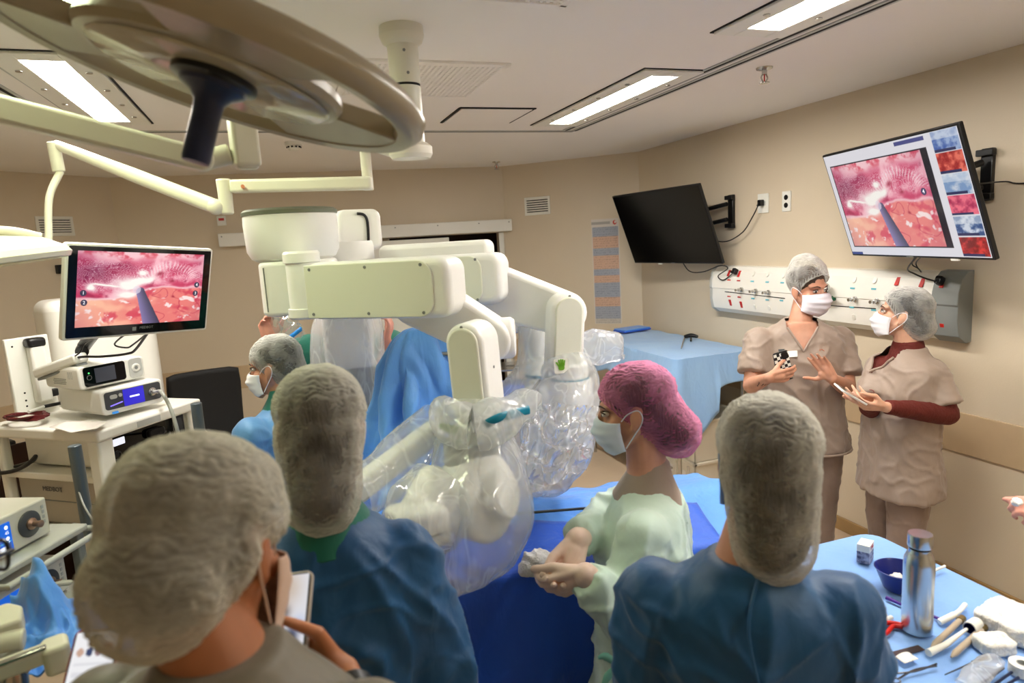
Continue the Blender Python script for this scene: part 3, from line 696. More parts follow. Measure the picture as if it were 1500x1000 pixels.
a = M(HT0); a.lathe([(0.050, 0.026), (0.047, 0.032), (0.030, 0.042), (0.022, 0.054), (0.0205, 0.075), (0.021, 0.14), (0.0195, 0.146), (0.0, 0.147)], 36); obj('handle', a, m_navy, g, ang=30)
a = M(LT); a.tube([(-0.02, 0.0, -0.05), (-.05, 0, -0.09), (-0.12, 0, -0.12)], 0.03, 14, 5); obj('yoke_joint', a, m_boom, g)
# the arms that carry it
vb = W(362, 245, 1.45); vt = Vector((vb.x, vb.y, 2.56))
hub2 = Vector((0.477, 2.274, 2.275)); el = Vector((vb.x, vb.y, 2.262))
a = M(); a.T = along(el, hub2 - el); L = (hub2 - el).length; a.box((L / 2, 0, 0), (L, 0.05, 0.04)); obj('boom_arm', a, m_boom, t, bevel=0.012, seg=3)
a = M(); a.T = frame(vb, z=(0, 0, 1), x=(1, 0.25, 0)); a.box((0, 0, (vt.z - vb.z) / 2), (0.056, 0.05, vt.z - vb.z)); a.box((0, 0, 0.003), (0.046, 0.04, 0.016)); obj('drop_post', a, m_boom, t, bevel=0.008, seg=3)
a = M(); p = W(372, 166, 1.43); a.cyl(p, p + Vector((0.01, -.012, 0)), 0.005, n=12); obj('red_dot', a, m_red, t)
j0, j1 = W(296, 234, 1.40), W(-60, 150, 1.22)
a = M(); a.T = frame(j0, x=j1 - j0, y=(0, 0, 1)); L = (j1 - j0).length
a.prism(hull2((0, 0), 0.024, (L, 0.006), 0.026), -0.022, 0.022); obj('spring_arm', a, m_boom, t, bevel=0.008, seg=3)
a = M(); a.tube([j0 + Vector((0.0, 0.02, 0.0)), vb + Vector((-.03, 0.0, 0.03))], 0.022, 16); obj('joint', a, m_boom, t, bevel=0.005)

# ------------------------------------------------------------------ surgical robot
m_rob = mat('robot_white', (244, 244, 240), 0.36, var=0.008, vscale=2)
m_rob2 = mat('robot_panel', (232, 234, 218), 0.45, var=0.008, vscale=2)
m_rim = mat('robot_rim', (120, 126, 108), 0.35, metal=0.3)
m_teal = mat('teal_band', (0, 128, 160), 0.4)
m_green = mat('green_tag', (104, 166, 30), 0.45)
m_rgrey = mat('robot_grey', (150, 154, 148), 0.45)
rob = thing('surgical_robot', 'large white surgical robot with jointed arms over the draped table', 'surgical robot', (0.24, 2.75, 0))
def vframe(p, xdir):  # x along xdir (horizontal), y up, z towards the viewer side
    x = Vector((xdir[0], xdir[1], 0)).normalized(); z = x.cross(Vector((0, 0, 1))); return frame(p, x=x, z=z)
cx = Vector((0.075, 2.60, 0)); z_ = lambda y, d: W(445, y, d).z
a = M(Matrix.Translation(cx)); zt, zb = z_(316, 2.5), z_(383, 2.5)
a.lathe([(0.0, zt), (0.166, zt), (0.168, zt - .03), (0.164, zb + .045), (0.150, zb + .018), (0.120, zb + 0.002), (0.11, zb - .03), (0, zb - .03)], 56); turret = obj('turret', a, m_rob, rob, ang=30)
a = M(Matrix.Translation(cx)); a.lathe([(0.0, zt + .022), (0.160, zt + .022), (0.170, zt + .014), (0.170, zt + .002), (0.166, zt)], 56); obj('turret_rim', a, m_rim, turret, ang=30)
# control box behind on the right
p = W(519, 338, 2.82); T = vframe(p, (1, 0.12)); a = M(T); a.prism(rrect(0.185, 0.17, 0.035), -0.11, 0.11); obj('head_box', a, m_rob, rob, bevel=0.02, seg=4)
a = M(T); pts = [(-.05, -.072, .117), (.015, -.066, .117), (.026, -.055, .117), (.03, .03, .117), (.018, .06, .117), (-.01, .066, .117)]
a.tube([Vector(q) for q in pts], 0.006, 8, 4); obj('seam', a, m_black, rob)
p = W(510, 372, 2.7); a = M(Matrix.Translation(p)); a.lathe([(0.10, .05), (0.105, .03), (0.105, -.045), (0.09, -.05)], 40); obj('neck', a, m_rob, rob)
# shoulder housing
zs0, zs1 = z_(380, 2.45), z_(458, 2.45)
p = Vector((0.09, 2.60, 0)); a = M(Matrix.Translation(p) @ Matrix.Rotation(-0.15, 4, 'Z')); a.prism(rrect(0.27, 0.30, 0.085, 8), zs1, zs0); sh = obj('shoulder_housing', a, m_rob, rob, bevel=0.016, seg=4)
for xx, yy in ((-.11, -.135),):
    a = M(Matrix.Translation(p) @ Matrix.Rotation(-0.15, 4, 'Z')); a.box((xx, yy + .012, (zs0 + zs1) / 2), (0.004, .01, (zs0 - zs1) * .8)); obj('seam', a, m_grey, sh)
piv = W(446, 420, 2.27); a = M(Matrix.Translation((piv.x, piv.y, 0))); zz0, zz1 = W(446, 369, 2.27).z, W(446, 466, 2.27).z
a.lathe([(0.0, zz0 + .004), (0.056, zz0 + .004), (0.062, zz0 - .004), (0.062, zz0 - .034), (0.055, zz0 - .036), (0.055, zz1 + .036), (0.062, zz1 + .034), (0.062, zz1 + .006), (0.054, zz1 - .002), (0, zz1 - .002)], 40); obj('shoulder_joint', a, m_rob, rob, ang=25)

def screws(T, pts, par, r=0.0055):
    for x, y, z in pts:
        a = M(T @ Matrix.Translation((x, y, z))); a.lathe([(r, 0), (r * .8, 0.0025)], 12); obj('screw', a, m_grey, par)
def upper_arm(c, xdir, L, h, th, name='upper_arm'):
    T = vframe(c, xdir); a = M(T); a.prism(rrect(L, h, 0.045, 8), -th / 2, th / 2); u = obj(name, a, m_rob, rob, bevel=0.024, seg=5)
    a = M(T); PL = L * .90
    q = [(-L / 2 + .012, -h / 2 + .006), (-L / 2 + PL - .05, -h / 2 + .006)] + [(-L / 2 + PL - .05 + .05 * math.sin(x), -h / 2 + .056 - .05 * math.cos(x)) for x in [PI / 2 * i / 6 for i in range(1, 7)]]
    q += [(-L / 2 + PL - .05 + .05 * math.cos(x), h / 2 - .056 + .05 * math.sin(x)) for x in [PI / 2 * i / 6 for i in range(0, 7)]] + [(-L / 2 + .012, h / 2 - .006)]
    a.prism(q, th / 2 - .004, th / 2 + .006); pn = obj('side_panel', a, m_rob2, u, bevel=0.003)
    e = th / 2 + .006; screws(T, [(-L / 2 + .035, h / 2 - .02, e), (-.02, h / 2 - .02, e), (L / 2 - .09, h / 2 - .02, e), (-L / 2 + .035, -h / 2 + .02, e), (-.02, -h / 2 + .02, e), (L / 2 - .09, -h / 2 + .02, e)], pn)
    return T, u
# near arm
pl, pr = W(462, 424, 2.22), W(674, 420, 2.02)
T, u = upper_arm((pl + pr) / 2 + Vector((0, 0, 0.0)), pr - pl, (pr - pl).length * .985, 0.186, 0.13)
def slab(pa, ra, pb, rb, th, mt, name, par, off=0.0, bevel=0.014, fr=None):
    """a flat link whose outline is two circles and their tangents, in the plane through pa, pb and the vertical"""
    x = pb - pa; n = Vector((x.x, x.y, 0)).normalized().cross(Vector((0, 0, 1))); T = fr or frame(pa, x=Vector((x.x, x.y, 0)), z=n)
    i = T.inverted(); b = i @ pb; A = i @ pa; m = M(T @ Matrix.Translation((0, 0, off))); m.prism(hull2((A.x, A.y), ra, (b.x, b.y), rb, 18), -th / 2, th / 2); return obj(name, m, mt, par, bevel=bevel, seg=4), T
fa, fb = W(615, 437, 2.14), W(723, 497, 2.10)
slab(fa, 0.088, fb, 0.066, 0.10, m_rob, 'elbow_link', rob)
x = Vector((fb.x - fa.x, fb.y - fa.y, 0)).normalized(); n = x.cross(Vector((0, 0, 1)))
a = M(frame(fb, z=n, x=x)); a.lathe([(0.0, .045), (0.060, .045), (0.064, 0.038), (0.064, 0.0)], 40)
a = M(frame(fb - n * .02, z=x + n * -.2)); a.lathe([(0.067, -0.02), (0.067, 0.052), (0.058, 0.064), (0, 0.064)], 40, ex=1.0); obj('elbow_cap', a, m_rob, rob)
def forearm(top, bot, w, th, yaw, name, panel=True, mt=None):
    """upright link with an arched top, its face turned by yaw"""
    d = bot - top; T = frame(top, y=-d, z=(math.sin(yaw), -math.cos(yaw), 0)) if False else frame(top, z=Vector((math.sin(yaw), -math.cos(yaw), 0)), y=-d)
    L = d.length; r = w / 2; q = [(r * math.cos(x), -r + r * math.sin(x)) for x in [PI * i / 18 for i in range(19)]] + [(-r, -L), (r, -L)]
    a = M(T); a.prism(q, -th / 2, th / 2); f = obj(name, a, mt or m_rob, rob, bevel=0.016, seg=4)
    if panel:
        r2 = r * .80; q = [(r2 * math.cos(x) - .0, -r + r2 * math.sin(x)) for x in [PI * i / 18 for i in range(19)]] + [(-r2, -L + .01), (r2, -L + .01)]
        a = M(T); a.prism(q, th / 2 - .004, th / 2 + .008); p = obj('side_panel', a, m_rob2, f, bevel=0.006, seg=3)
        screws(T @ Matrix.Rotation(PI / 2, 4, 'Y'), [(0.0, -.14, w / 2 - .001), (0.02, -L + .03, w / 2 - .001)], f, 0.005)
        screws(T, [(0, -.010, th / 2)], f, 0.005)
    return f, T
f1t, f1b = W(689, 470, 1.95), W(690, 612, 1.93)
f1, FT = forearm(f1t, f1b, 0.122, 0.125, -0.74, 'forearm')
f1b = Vector((f1t.x, f1t.y, f1b.z))
# wrist
def wrist(top, L, r, par, teal=True, tag_at=None, mt=None):
    a = M(Matrix.Translation(top)); a.lathe([(r * .9, 0.01), (r, 0), (r, -L * .30), (r * 1.02, -L * .32), (r * 1.02, -L * .7), (r * 1.12, -L * .75), (r * 1.12, -L), (0, -L)], 36); w = obj('wrist', a, mt or m_rob, par, ang=30)
    if teal:
        a = M(Matrix.Translation(top)); a.lathe([(r * 1.03, -L * .42), (r * 1.05, -L * .44), (r * 1.05, -L * .5), (r * 1.03, -L * .52)], 36, False, False); obj('teal_ring', a, m_teal, w)
    return w
w1 = wrist(Vector((f1t.x, f1t.y, f1b.z)), 0.155, 0.060, rob)
a = M(frame(W(657, 627, 1.86), x=EX * 1 if False else Vector((.9, -.35, -.15)), z=(-.3, -1, .15))); a.prism(hull2((-.018, .004), .009, (.018, -.004), .012), -.004, .006); obj('green_tag', a, m_green, w1, bevel=0.002)
a = M(Matrix.Translation(W(690, 664, 1.93))); a.lathe([(0.078, 0.045), (0.080, 0.03), (0.080, -0.02), (0.07, -0.03)], 40); obj('wrist_collar', a, m_rgrey, rob)
# instrument head with its round cover
bc = W(700, 722, 1.90); axd = (W(720, 730, 1.75) - W(688, 728, 1.90)); axd = Vector((0.28, -0.80, 0.12)).normalized()
a = M(frame(bc + axd * -.02, z=axd, x=(1, 0.3, 0))); a.prism(hull2((0.005, 0.02), 0.098, (0.0, -.055), 0.085, 20), -0.06, 0.075); hd = obj('instrument_head', a, m_rob, rob, bevel=0.022, seg=5)
a = M(frame(bc + axd * .055 + Vector((0.035, 0, 0)), z=axd + Vector((.35, .1, .1)), x=(1, 0.3, 0))); a.lathe([(0.064, -0.02), (0.066, 0.02), (0.060, 0.028), (0, 0.029)], 44, ex=.9, ey=1.15); cv = obj('round_cover', a, m_rob, hd, ang=30)
a = M(); p = W(723, 748, 1.74); a.ell(p, (.010, .010, .010)); obj('knob', a, m_chrome, cv)
# carriage box and long guide beam
a = M(frame(W(612, 768, 1.72), x=W(640, 750, 1.75) - W(585, 790, 1.70), z=(0, 0, 1))); a.box((0, 0, 0), (0.135, 0.13, 0.10)); cb = obj('carriage', a, m_rob, rob, bevel=0.015, seg=4)
a = M(frame(W(612, 768, 1.72), x=W(640, 750, 1.75) - W(585, 790, 1.70), z=(0, 0, 1))); a.box((0, -.0655, -.012), (0.136, 0.002, 0.004)); obj('seam', a, m_grey, cb)
a = M(); a.tube([W(640, 700, 1.88), W(610, 755, 1.76)], 0.055, 16); obj('link_tube', a, m_rob, rob, bevel=0.01)
q0, q1 = W(641, 628, 2.05), W(512, 726, 1.80)
a = M(along((q0 + q1) / 2, q1 - q0)); L = (q1 - q0).length; a.box((0, 0, 0), (L, 0.062, 0.066)); gb = obj('guide_beam', a, m_rob, rob, bevel=0.014, seg=4)
a = M(along((q0 + q1) / 2, q1 - q0)); a.box((L / 2 - .06, -.032, 0.0), (0.06, .004, .012)); obj('beam_label', a, m_grey, gb)

# second arm behind
pl, pr = W(500, 414, 2.62), W(741, 408, 2.40)
T, u = upper_arm((pl + pr) / 2, pr - pl, (pr - pl).length, 0.185, 0.12)
p = W(640, 373, 2.66); pq = W(735, 376, 2.66); a = M(vframe(p, pq - W(560, 373, 2.75))); a.prism(rrect(0.46, 0.10, 0.03), -.06, .06); obj('rear_upper_arm', a, m_rob, rob, bevel=0.02, seg=4)
fa, fb = W(722, 425, 2.50), W(826, 459, 2.42)
slab(fa, 0.098, fb, 0.078, 0.10, m_rob, 'elbow_link', rob)
f2t, f2b = W(829, 428, 2.34), W(829, 545, 2.34)
f2, FT2 = forearm(f2t, f2b, 0.125, 0.10, -0.15, 'forearm')
w2 = wrist(Vector((f2t.x, f2t.y, f2b.z + 0.02)), 0.11, 0.066, rob)
T = frame(W(822, 536, 2.25), x=(1, -.12, 0), y=(0.05, 0.1, 1)); a = M(T)
a.prism(rrect(0.05, 0.05, 0.004, 2), -.001, .001); obj('white_label', a, m_white, w2)
a = M(T); a.T = T @ Matrix.Translation((0, -.004, .002)); a.prism(rrect(0.022, .02, .007, 3), 0, .001)
for k, an in enumerate((-.9, -.35, 0.0, .3, .62)): a.prism([(q[0] + .0, q[1]) for q in hull2((0.006 * (k - 2) * .8, .006), .0028, (.022 * math.sin(an), .004 + .022 * math.cos(an)), .0024, 6)], 0, .001)
obj('green_hand_mark', a, m_green, w2, smooth=False)
a = M(Matrix.Translation((f2t.x, f2t.y, W(829, 600, 2.34).z))); a.lathe([(0.075, .10), (0.082, .08), (0.085, -.10), (0.07, -.15), (0, -.15)], 36); obj('instrument_head', a, m_rob, rob, ang=30)
q0, q1 = W(800, 640, 2.3), W(840, 560, 2.36)
# third arm, mostly hidden
f3t, f3b = W(786, 462, 2.62), W(784, 545, 2.62)
a = M(); a.cone(f3t, .062, Vector((f3t.x, f3t.y, f3b.z)), .055, 24); obj('rear_forearm', a, m_rob, rob)
w3 = wrist(Vector((f3t.x, f3t.y, f3b.z + .04)), 0.12, 0.058, rob)
fa, fb = W(700, 430, 2.72), W(788, 470, 2.66); slab(fa, 0.08, fb, 0.066, 0.09, m_rob, 'rear_elbow_link', rob)
a = M(); p = W(785, 590, 2.62); a.cone(p, .075, p + Vector((0, 0, -.14)), .06, 24); obj('instrument_head', a, m_rob, rob)
# support column
cc = W(510, 500, 2.86); T = Matrix.Translation((cc.x, cc.y, 0)) @ Matrix.Rotation(-.05, 4, 'Z')
zA, zB = W(510, 400, 2.8).z, W(510, 540, 2.8).z
a = M(T); a.prism(rrect(0.205, 0.20, 0.03), zB, zA); obj('column', a, m_rob, rob, bevel=0.008)
a = M(T); a.prism(rrect(0.19, 0.185, 0.03), 0.35, zB - .004); obj('lower_column', a, m_rgrey, rob, bevel=0.006)
a = M(T); a.prism(rrect(0.62, 0.72, 0.10), 0.03, 0.35); obj('base', a, m_rob, rob, bevel=0.02)
for sx in (-1, 1):
    for sy in (-1, 1):
        a = M(T); a.cyl((sx * .24 - .02, sy * .28, .035), (sx * .24 + .02, sy * .28, .035), 0.035, n=16); obj('castor', a, m_black, rob)
a = M(); a.tube([Vector((cc.x, cc.y, zA - .1)), Vector((0.09, 2.62, zs0 - .06))], 0.075, 20); obj('boom_link', a, m_rob, rob)
# ------------------------------------------------------------------ vision cart and what stands on it
m_cart = mat('cart_enamel', (238, 236, 226), 0.35, var=0.012)
m_cartg = mat('cart_grey', (176, 170, 156), 0.45, var=0.02)
m_post = mat('grey_post', (104, 116, 124), 0.28, metal=0.5, var=0.03)
m_panelg = mat('panel_dark_grey', (74, 76, 80), 0.3)
m_glassb = mat('black_gloss', (8, 8, 10), 0.08, var=0)
def glow(name, col, e=0.8): return mat(name, col, 0.3, emit=e, ecol=col, var=0)
m_scrw = glow('screen_white', (232, 236, 250), 0.9)
K = onz(142, 633, 1.15)
def hdir(deg): return Vector((math.cos(math.radians(deg)), math.sin(math.radians(deg)), 0))
CT = frame(K, x=hdir(52), z=(0, 0, 1))          # x along the front to the right, y to the back, z up
def L3(T, x, y, z): return T @ Vector((x, y, z))
WC, DC = 0.60, 0.72
cart = thing('equipment_cart', 'white equipment cart with open shelves under the medical monitor', 'cart', L3(CT, WC / 2, DC / 2, -1.15))
a = M(CT); a.box((WC / 2, DC / 2, -0.02), (WC + .04, DC + .04, 0.055)); obj('top_shelf', a, m_cart, cart, bevel=0.012, seg=3)
for x, y in ((.03, .03), (WC - .03, .03), (.03, DC - .03), (WC - .03, DC - .03)):
    a = M(CT); w = .085 if (x < .1 and y < .1) else .05; a.box((x, y, -.57), (w, w * .9, 1.06)); obj('upright', a, m_cart, cart, bevel=0.014, seg=3)
for z in (-.245, -.53):
    a = M(CT); a.box((WC / 2, DC / 2, z), (WC - .02, DC - .02, 0.035)); a.box((WC / 2, 0.012, z - .012), (WC, .03, .05)); obj('shelf', a, m_cart if z > -.3 else m_cartg, cart, bevel=0.006)
a = M(CT); a.box((WC / 2, DC / 2, -1.04), (WC + .06, DC + .06, .09)); obj('base', a, m_cart, cart, bevel=0.02)
for x in (.02, WC - .02):
    for y in (.02, DC - .02):
        a = M(CT); a.cyl((x - .015, y, -1.115), (x + .015, y, -1.115), .034, n=16); obj('castor', a, m_black, cart)
for px, ya, yb, d in ((109, 652, 792, 2.83), (287, 590, 655, 3.25)):
    p = W(px, ya, d); q = W(px, yb, d); a = M(); a.cyl(Vector((p.x, p.y, q.z)), p, .026, n=20); obj('grey_handle_post', a, m_post, cart, bevel=0.003)
    a = M(); e = Vector((p.x, p.y, q.z + .03)); a.cyl(e, e + (CT.to_3x3() @ Vector((.0, .09, 0))), .014, n=12); obj('handle_bracket', a, m_grey, cart)
a = M(CT); a.lathe([(0.012, 0)] * 1 + [(0.012, .004)], 14); a.v = []; a.f = []; a.mi = []
a.T = CT @ frame((WC - .04, -.019, -.02), z=(0, -1, 0)); a.lathe([(.011, 0), (.011, .004)], 16); obj('knob', a, m_black, cart)
a = M(CT); a.box((WC * .45, -.0205, -.022), (.14, .002, .03)); obj('nameplate', a, m_lgrey, cart)

# white drawer box on the lower shelf
t = thing('storage_box', 'beige storage box with dark lettering on the low cart shelf', 'box', L3(CT, .2, .3, -.5))
a = M(CT); a.box((.30, .36, -.3855), (.50, .60, .245)); obj('body', a, m_cartg, t, bevel=0.012, seg=3)
a = M(CT); a.box((.048, .36, -.385), (.004, .59, .004)); obj('lid_seam', a, m_grey, t)
sideT = CT @ Matrix.Translation((0.046, .42, -.325)) @ frame((0, 0, 0), x=(0, -1, 0), z=(-1, 0, 0))
text('MEDBOT', 0.034, sideT, m_panelg, 'lettering', t)

# light source and camera unit (stacked)
DT = frame(onz(152, 612, 1.178), x=hdir(40), z=(0, 0, 1))
def device(T, w, d, h, label, name='device', cat='medical device', r=0.022, mt=None):
    t = thing(name, label, cat, T @ Vector((w / 2, d / 2, 0))); a = M(T)
    a.prism(rrect(w, h, r, 5), 0, 0) if False else None
    a.T = T @ Matrix.Translation((w / 2, d, h / 2 + .006)) @ Matrix.Rotation(PI / 2, 4, 'X')
    a.prism(rrect(w, h, r, 5), 0, d); obj('housing', a, mt or m_white, t, bevel=0.008, seg=3)
    a = M(T)
    for x in (.05, w - .05):
        for y in (.05, d - .05): a.cyl((x, y, 0), (x, y, .01), .012, n=12)
    obj('feet', a, m_black, t); return t
def front(T, x, z, y=-0.0005): return T @ Matrix.Translation((x, y, z)) @ Matrix.Rotation(PI / 2, 4, 'X')   # x right, y up, z out of the front
ls = device(DT, .315, .40, .125, 'white light source with a blue display, lower of the two units on the cart top', 'light_source')
F = front(DT, .1575, .075); a = M(F); a.prism(rrect(.285, .088, .014), -.002, .003); obj('front_panel', a, m_panelg, ls, bevel=.001)
a = M(F); a.prism(rrect(.105, .084, .002, 2), .002, .0045); obj('blue_display', a, glow('display_blue', (50, 44, 190), .55), ls)
a = M(F); a.prism([(x * 1 + .003, y) for x, y in rrect(.05, .008, .003, 2)], .0045, .0055); sc_ = obj('display_text', a, m_scrw, ls)
a = M(F @ Matrix.Translation((-.10, .018, .003))); a.prism(rrect(.035, .02, .008), 0, .004); obj('button', a, m_lgrey, ls)
a = M(F @ Matrix.Translation((-.066, .02, .003))); a.lathe([(.009, 0), (.009, .004)], 16); obj('button', a, m_lgrey, ls)
a = M(F @ Matrix.Translation((-.09, -.022, .003))); a.tube([(-.03, -.004, .001), (.03, .006, .001)], .003, 8); obj('light_bar', a, glow('display_violet', (130, 110, 255), .9), ls)
a = M(F @ Matrix.Translation((.095, .0, .003))); a.lathe([(.022, 0), (.021, .006), (.013, .008), (.012, .018), (.006, .02)], 24); obj('fibre_port', a, m_chrome, ls)
a = M(F @ Matrix.Translation((-.10, -.062, .0))); a.prism(rrect(.03, .012, .004), 0, .003); obj('blue_switch', a, glow('switch_blue', (60, 140, 220), .3), ls)
p = F @ Vector((.095, 0, .02)); m_cab = mat('light_cable_grey', (196, 198, 196), .4)
a = M(); a.tube([p, p + (DT.to_3x3() @ Vector((.0, -.03, 0)))], .009, 12); a2 = M()
a.tube([p + (DT.to_3x3() @ Vector((0, -.02, 0))), W(236, 574, 2.93), W(247, 592, 2.88), W(256, 616, 2.87), W(263, 645, 2.9), W(268, 672, 2.98)], .008, 10, 8); o = obj('light_cable', a, m_cab); tag(o, 'grey light cable curving down from the light source front', 'cable')
UT = frame(L3(DT, .022, .03, .137), x=hdir(44), z=(0, 0, 1))
UT = frame(onz(123, 569, 1.315) if False else L3(DT, -.055, .06, .1375), x=hdir(42), z=(0, 0, 1))
cu = device(UT, .33, .30, .115, 'white camera unit with a black touch display, upper unit on the cart', 'camera_unit', r=.02)
F = front(UT, .125, .066); a = M(F); a.prism(rrect(.205, .096, .014), -.002, .004); obj('black_panel', a, m_glassb, cu, bevel=.001)
a = M(F); a.prism([(x - .0, y) for x, y in rrect(.10, .072, .002, 2)], .004, .0048); obj('display', a, glow('display_grey', (56, 58, 66), .5), cu)
a = M(F @ Matrix.Translation((-.078, .018, .004))); a.lathe([(.004, 0), (.004, .001)], 12); obj('status_light', a, glow('led_green', (90, 230, 120), 1.0), cu)
a = M(F @ Matrix.Translation((-.078, -.004, .004))); a.loft([[(r * math.cos(x), r * math.sin(x), z) for r, z in ((.010, 0), (.012, 0), (.012, .001), (.010, .001))] for x in [2 * PI * i / 20 for i in range(21)]], False, False); obj('power_ring', a, m_grey, cu)
F = front(UT, .282, .066); a = M(F); a.prism(rrect(.07, .10, .018), -.002, .003); obj('socket_panel', a, m_lgrey, cu, bevel=.001)
a = M(F); a.lathe([(.022, .002), (.022, .006), (.015, .008), (.012, .006), (.0, .006)], 24); obj('socket', a, m_white, cu)
a = M(F); a.lathe([(.008, .006), (.008, .009)], 14); obj('socket_pin', a, m_grey, cu)
ST = UT @ Matrix.Translation((-.0005, .15, .06)) @ frame((0, 0, 0), x=(0, -1, 0), z=(-1, 0, 0))
a = M(ST)
for i in range(10):
    for j in range(4): a.box((-.07 + i * .011 + (j % 2) * .005, -.026 + j * .008, 0), (.007, .004, .001))
obj('vent_holes', a, m_grey, cu); a = M(ST)
for i in range(5): a.box((.06 + i * .009, .018, 0), (.003, .036, .001))
obj('vent_slots', a, m_lgrey, cu)

# monitor on its arm
mR = Matrix.Translation((-.521, 3.102, 1.798)) @ rot3(.722, .212, .08) @ XZ
t = thing('medical_monitor', 'white framed medical monitor showing the operation above the cart', 'monitor', (-.521, 3.102, 1.798))
a = M(mR); a.prism(rrect(.628, .378, .012), -.028, -.002); a.prism(rrect(.40, .26, .03), -.055, -.026); obj('frame', a, m_white, t, bevel=.005, seg=3)
a = M(mR); a.prism(rrect(.606, .358, .006, 3), -.004, .0015); obj('glass', a, m_glassb, t, bevel=.001)
picture('screen_picture', mR @ Matrix.Translation((-.002, .012, .0022)), .540, .300, 260, 150, endo, vcol_mat('monitor_glow', 1.0, .2), t)
for x, y, s in ((-.247, -.002, '1'), (-.243, -.040, '2'), (.240, .026, '4'), (.236, -.012, '3')): disc_icon(mR @ Matrix.Translation((0, 0, .003)), x, y, .0125, s, t, True)
a = M(mR @ Matrix.Translation((-.035, -.158, .002))); a.box((0, 0, 0), (.016, .016, .001)); obj('badge', a, m_grey, t)
text('MEDBOT', .015, mR @ Matrix.Translation((.018, -.155, .002)), m_grey, 'lettering', t, .0002)
arm = thing('monitor_arm', 'grey and black monitor arm between the white back plate and monitor', 'monitor arm', L3(CT, .1, .5, .1))
bj = mR @ Vector((-.10, -.14, -.075)); a = M(); a.cyl(mR @ Vector((0, 0, -.05)), mR @ Vector((-.02, -.02, -.09)), .035, n=18); obj('monitor_joint', a, m_black, arm, bevel=.005)
b1 = W(112, 528, 3.22); a = M(); a.tube([mR @ Vector((-.02, -.02, -.08)), W(128, 500, 3.25), W(120, 515, 3.24)], .03, 14, 4); obj('tilt_joint', a, m_black, arm)
b2 = W(66, 545, 3.30); a = M(); a.T = along((b1 + b2) / 2, b2 - b1); a.box((0, 0, .006), ((b2 - b1).length + .08, .075, .05)); obj('arm', a, m_white, arm, bevel=.014, seg=3)
a = M(); a.T = along((b1 + b2) / 2, b2 - b1); a.box((0, 0, -.026), ((b2 - b1).length + .06, .06, .014)); obj('arm_cover', a, m_grey, arm, bevel=.005)
p0 = W(52, 548, 3.36); a = M(CT); 
PT = frame(W(48, 545, 3.42), x=hdir(40), z=(0, 0, 1)); zt = W(48, 492, 3.42).z - PT.translation.z
a = M(PT); a.box((0, .02, (zt - .33) / 2 + .0), (.20, .03, zt + .33)); pl_ = obj('back_plate', a, m_white, arm, bevel=.006)
a = M(PT)
for x, z in ((-.07, zt - .04), (.07, zt - .04), (-.05, -.10), (-.05, -.14), (-.05, -.17)): a.cyl((x, .004, z), (x, .006, z), .005, n=10)
obj('hole', a, m_dark, pl_)
a = M(PT); a.box((.02, -.025, -.01), (.07, .06, .30)); obj('arm_column', a, m_white, arm, bevel=.012)
a = M(PT); a.box((.02, -.025, .155), (.085, .07, .05)); obj('column_cap', a, m_black, arm, bevel=.016, seg=3)
a = M(PT); a.box((.06, -.035, -.12), (.05, .03, .04)); obj('cable_clip', a, m_black, arm, bevel=.006)
cable('two black cables drooping from the monitor to the cart back plate', [mR @ Vector((.08, -.15, -.04)), W(200, 510, 3.05), W(186, 518, 3.08), W(150, 522, 3.12), W(112, 524, 3.2), W(95, 540, 3.3)], .006)
cable('thin black cable loop hanging below the monitor left half', [mR @ Vector((-.06, -.16, -.04)), W(128, 500, 3.1), W(116, 517, 3.15), W(98, 527, 3.25)], .004)
cable('black cable loop under the middle of the monitor', [mR @ Vector((-.0, -.16, -.04)), W(168, 503, 3.06), W(185, 509, 3.05), W(197, 503, 3.05), mR @ Vector((.085, -.16, -.03))], .004)

# small things on the cart top
m_darkred = mat('dark_red_cable', (92, 18, 22), .45)
a = M()
c0 = onz(40, 613, 1.185)
pts = []
for k in range(90):
    x = k * .35; r = .075 + .012 * math.sin(k * 1.7); pts.append(c0 + CT.to_3x3() @ Vector((r * math.cos(x) * .8, r * math.sin(x) * 1.5, .006 + .014 * (k / 90) + .004 * math.sin(k))))
a.tube(pts, .0045, 7); tag(obj('coiled_cable', a, m_darkred), 'coiled dark red cable lying at the left of the cart top', 'cable')
t = thing('headlight_clip', 'small white and black clip connector lying on the coiled red cable', 'connector', c0 + Vector((0, 0, .02)))
b = onz(42, 603, 1.215); a = M(); a.tube([b, b + CT.to_3x3() @ Vector((.10, .03, .0))], .008, 10); obj('white_body', a, m_white, t); a = M(); a.tube([b + CT.to_3x3() @ Vector((.10, .03, 0)), b + CT.to_3x3() @ Vector((.20, .02, -.004))], .009, 10); obj('black_body', a, m_black, t)
a = M(); q = [onz(x, y, 1.1795) for x, y in ((70, 628), (100, 618), (158, 620), (152, 629))] ; q2 = q[:]
e = W(104, 637, 3.04)
n0 = [onz(72, 626, 1.180), onz(96, 617, 1.180), onz(156, 618, 1.180), onz(141, 628.5, 1.180), W(104, 637, 3.0)]
def paper(u, v):
    p = (n0[0] * (1 - u) + n0[3] * u) * (1 - v) + (n0[1] * (1 - u) + n0[2] * u) * v
    k = max(0, 1 - v * 1.3) * math.sin(PI * u) ; return p * (1 - k * .75) + n0[4] * k * .75 + Vector((0, 0, .0015))
a.grid(paper, 12, 8); tag(obj('paper_sheet', a, mat('paper', (226, 220, 210), .7), solid=.001), 'loose white paper sheet overhanging the front corner of the cart top', 'paper')

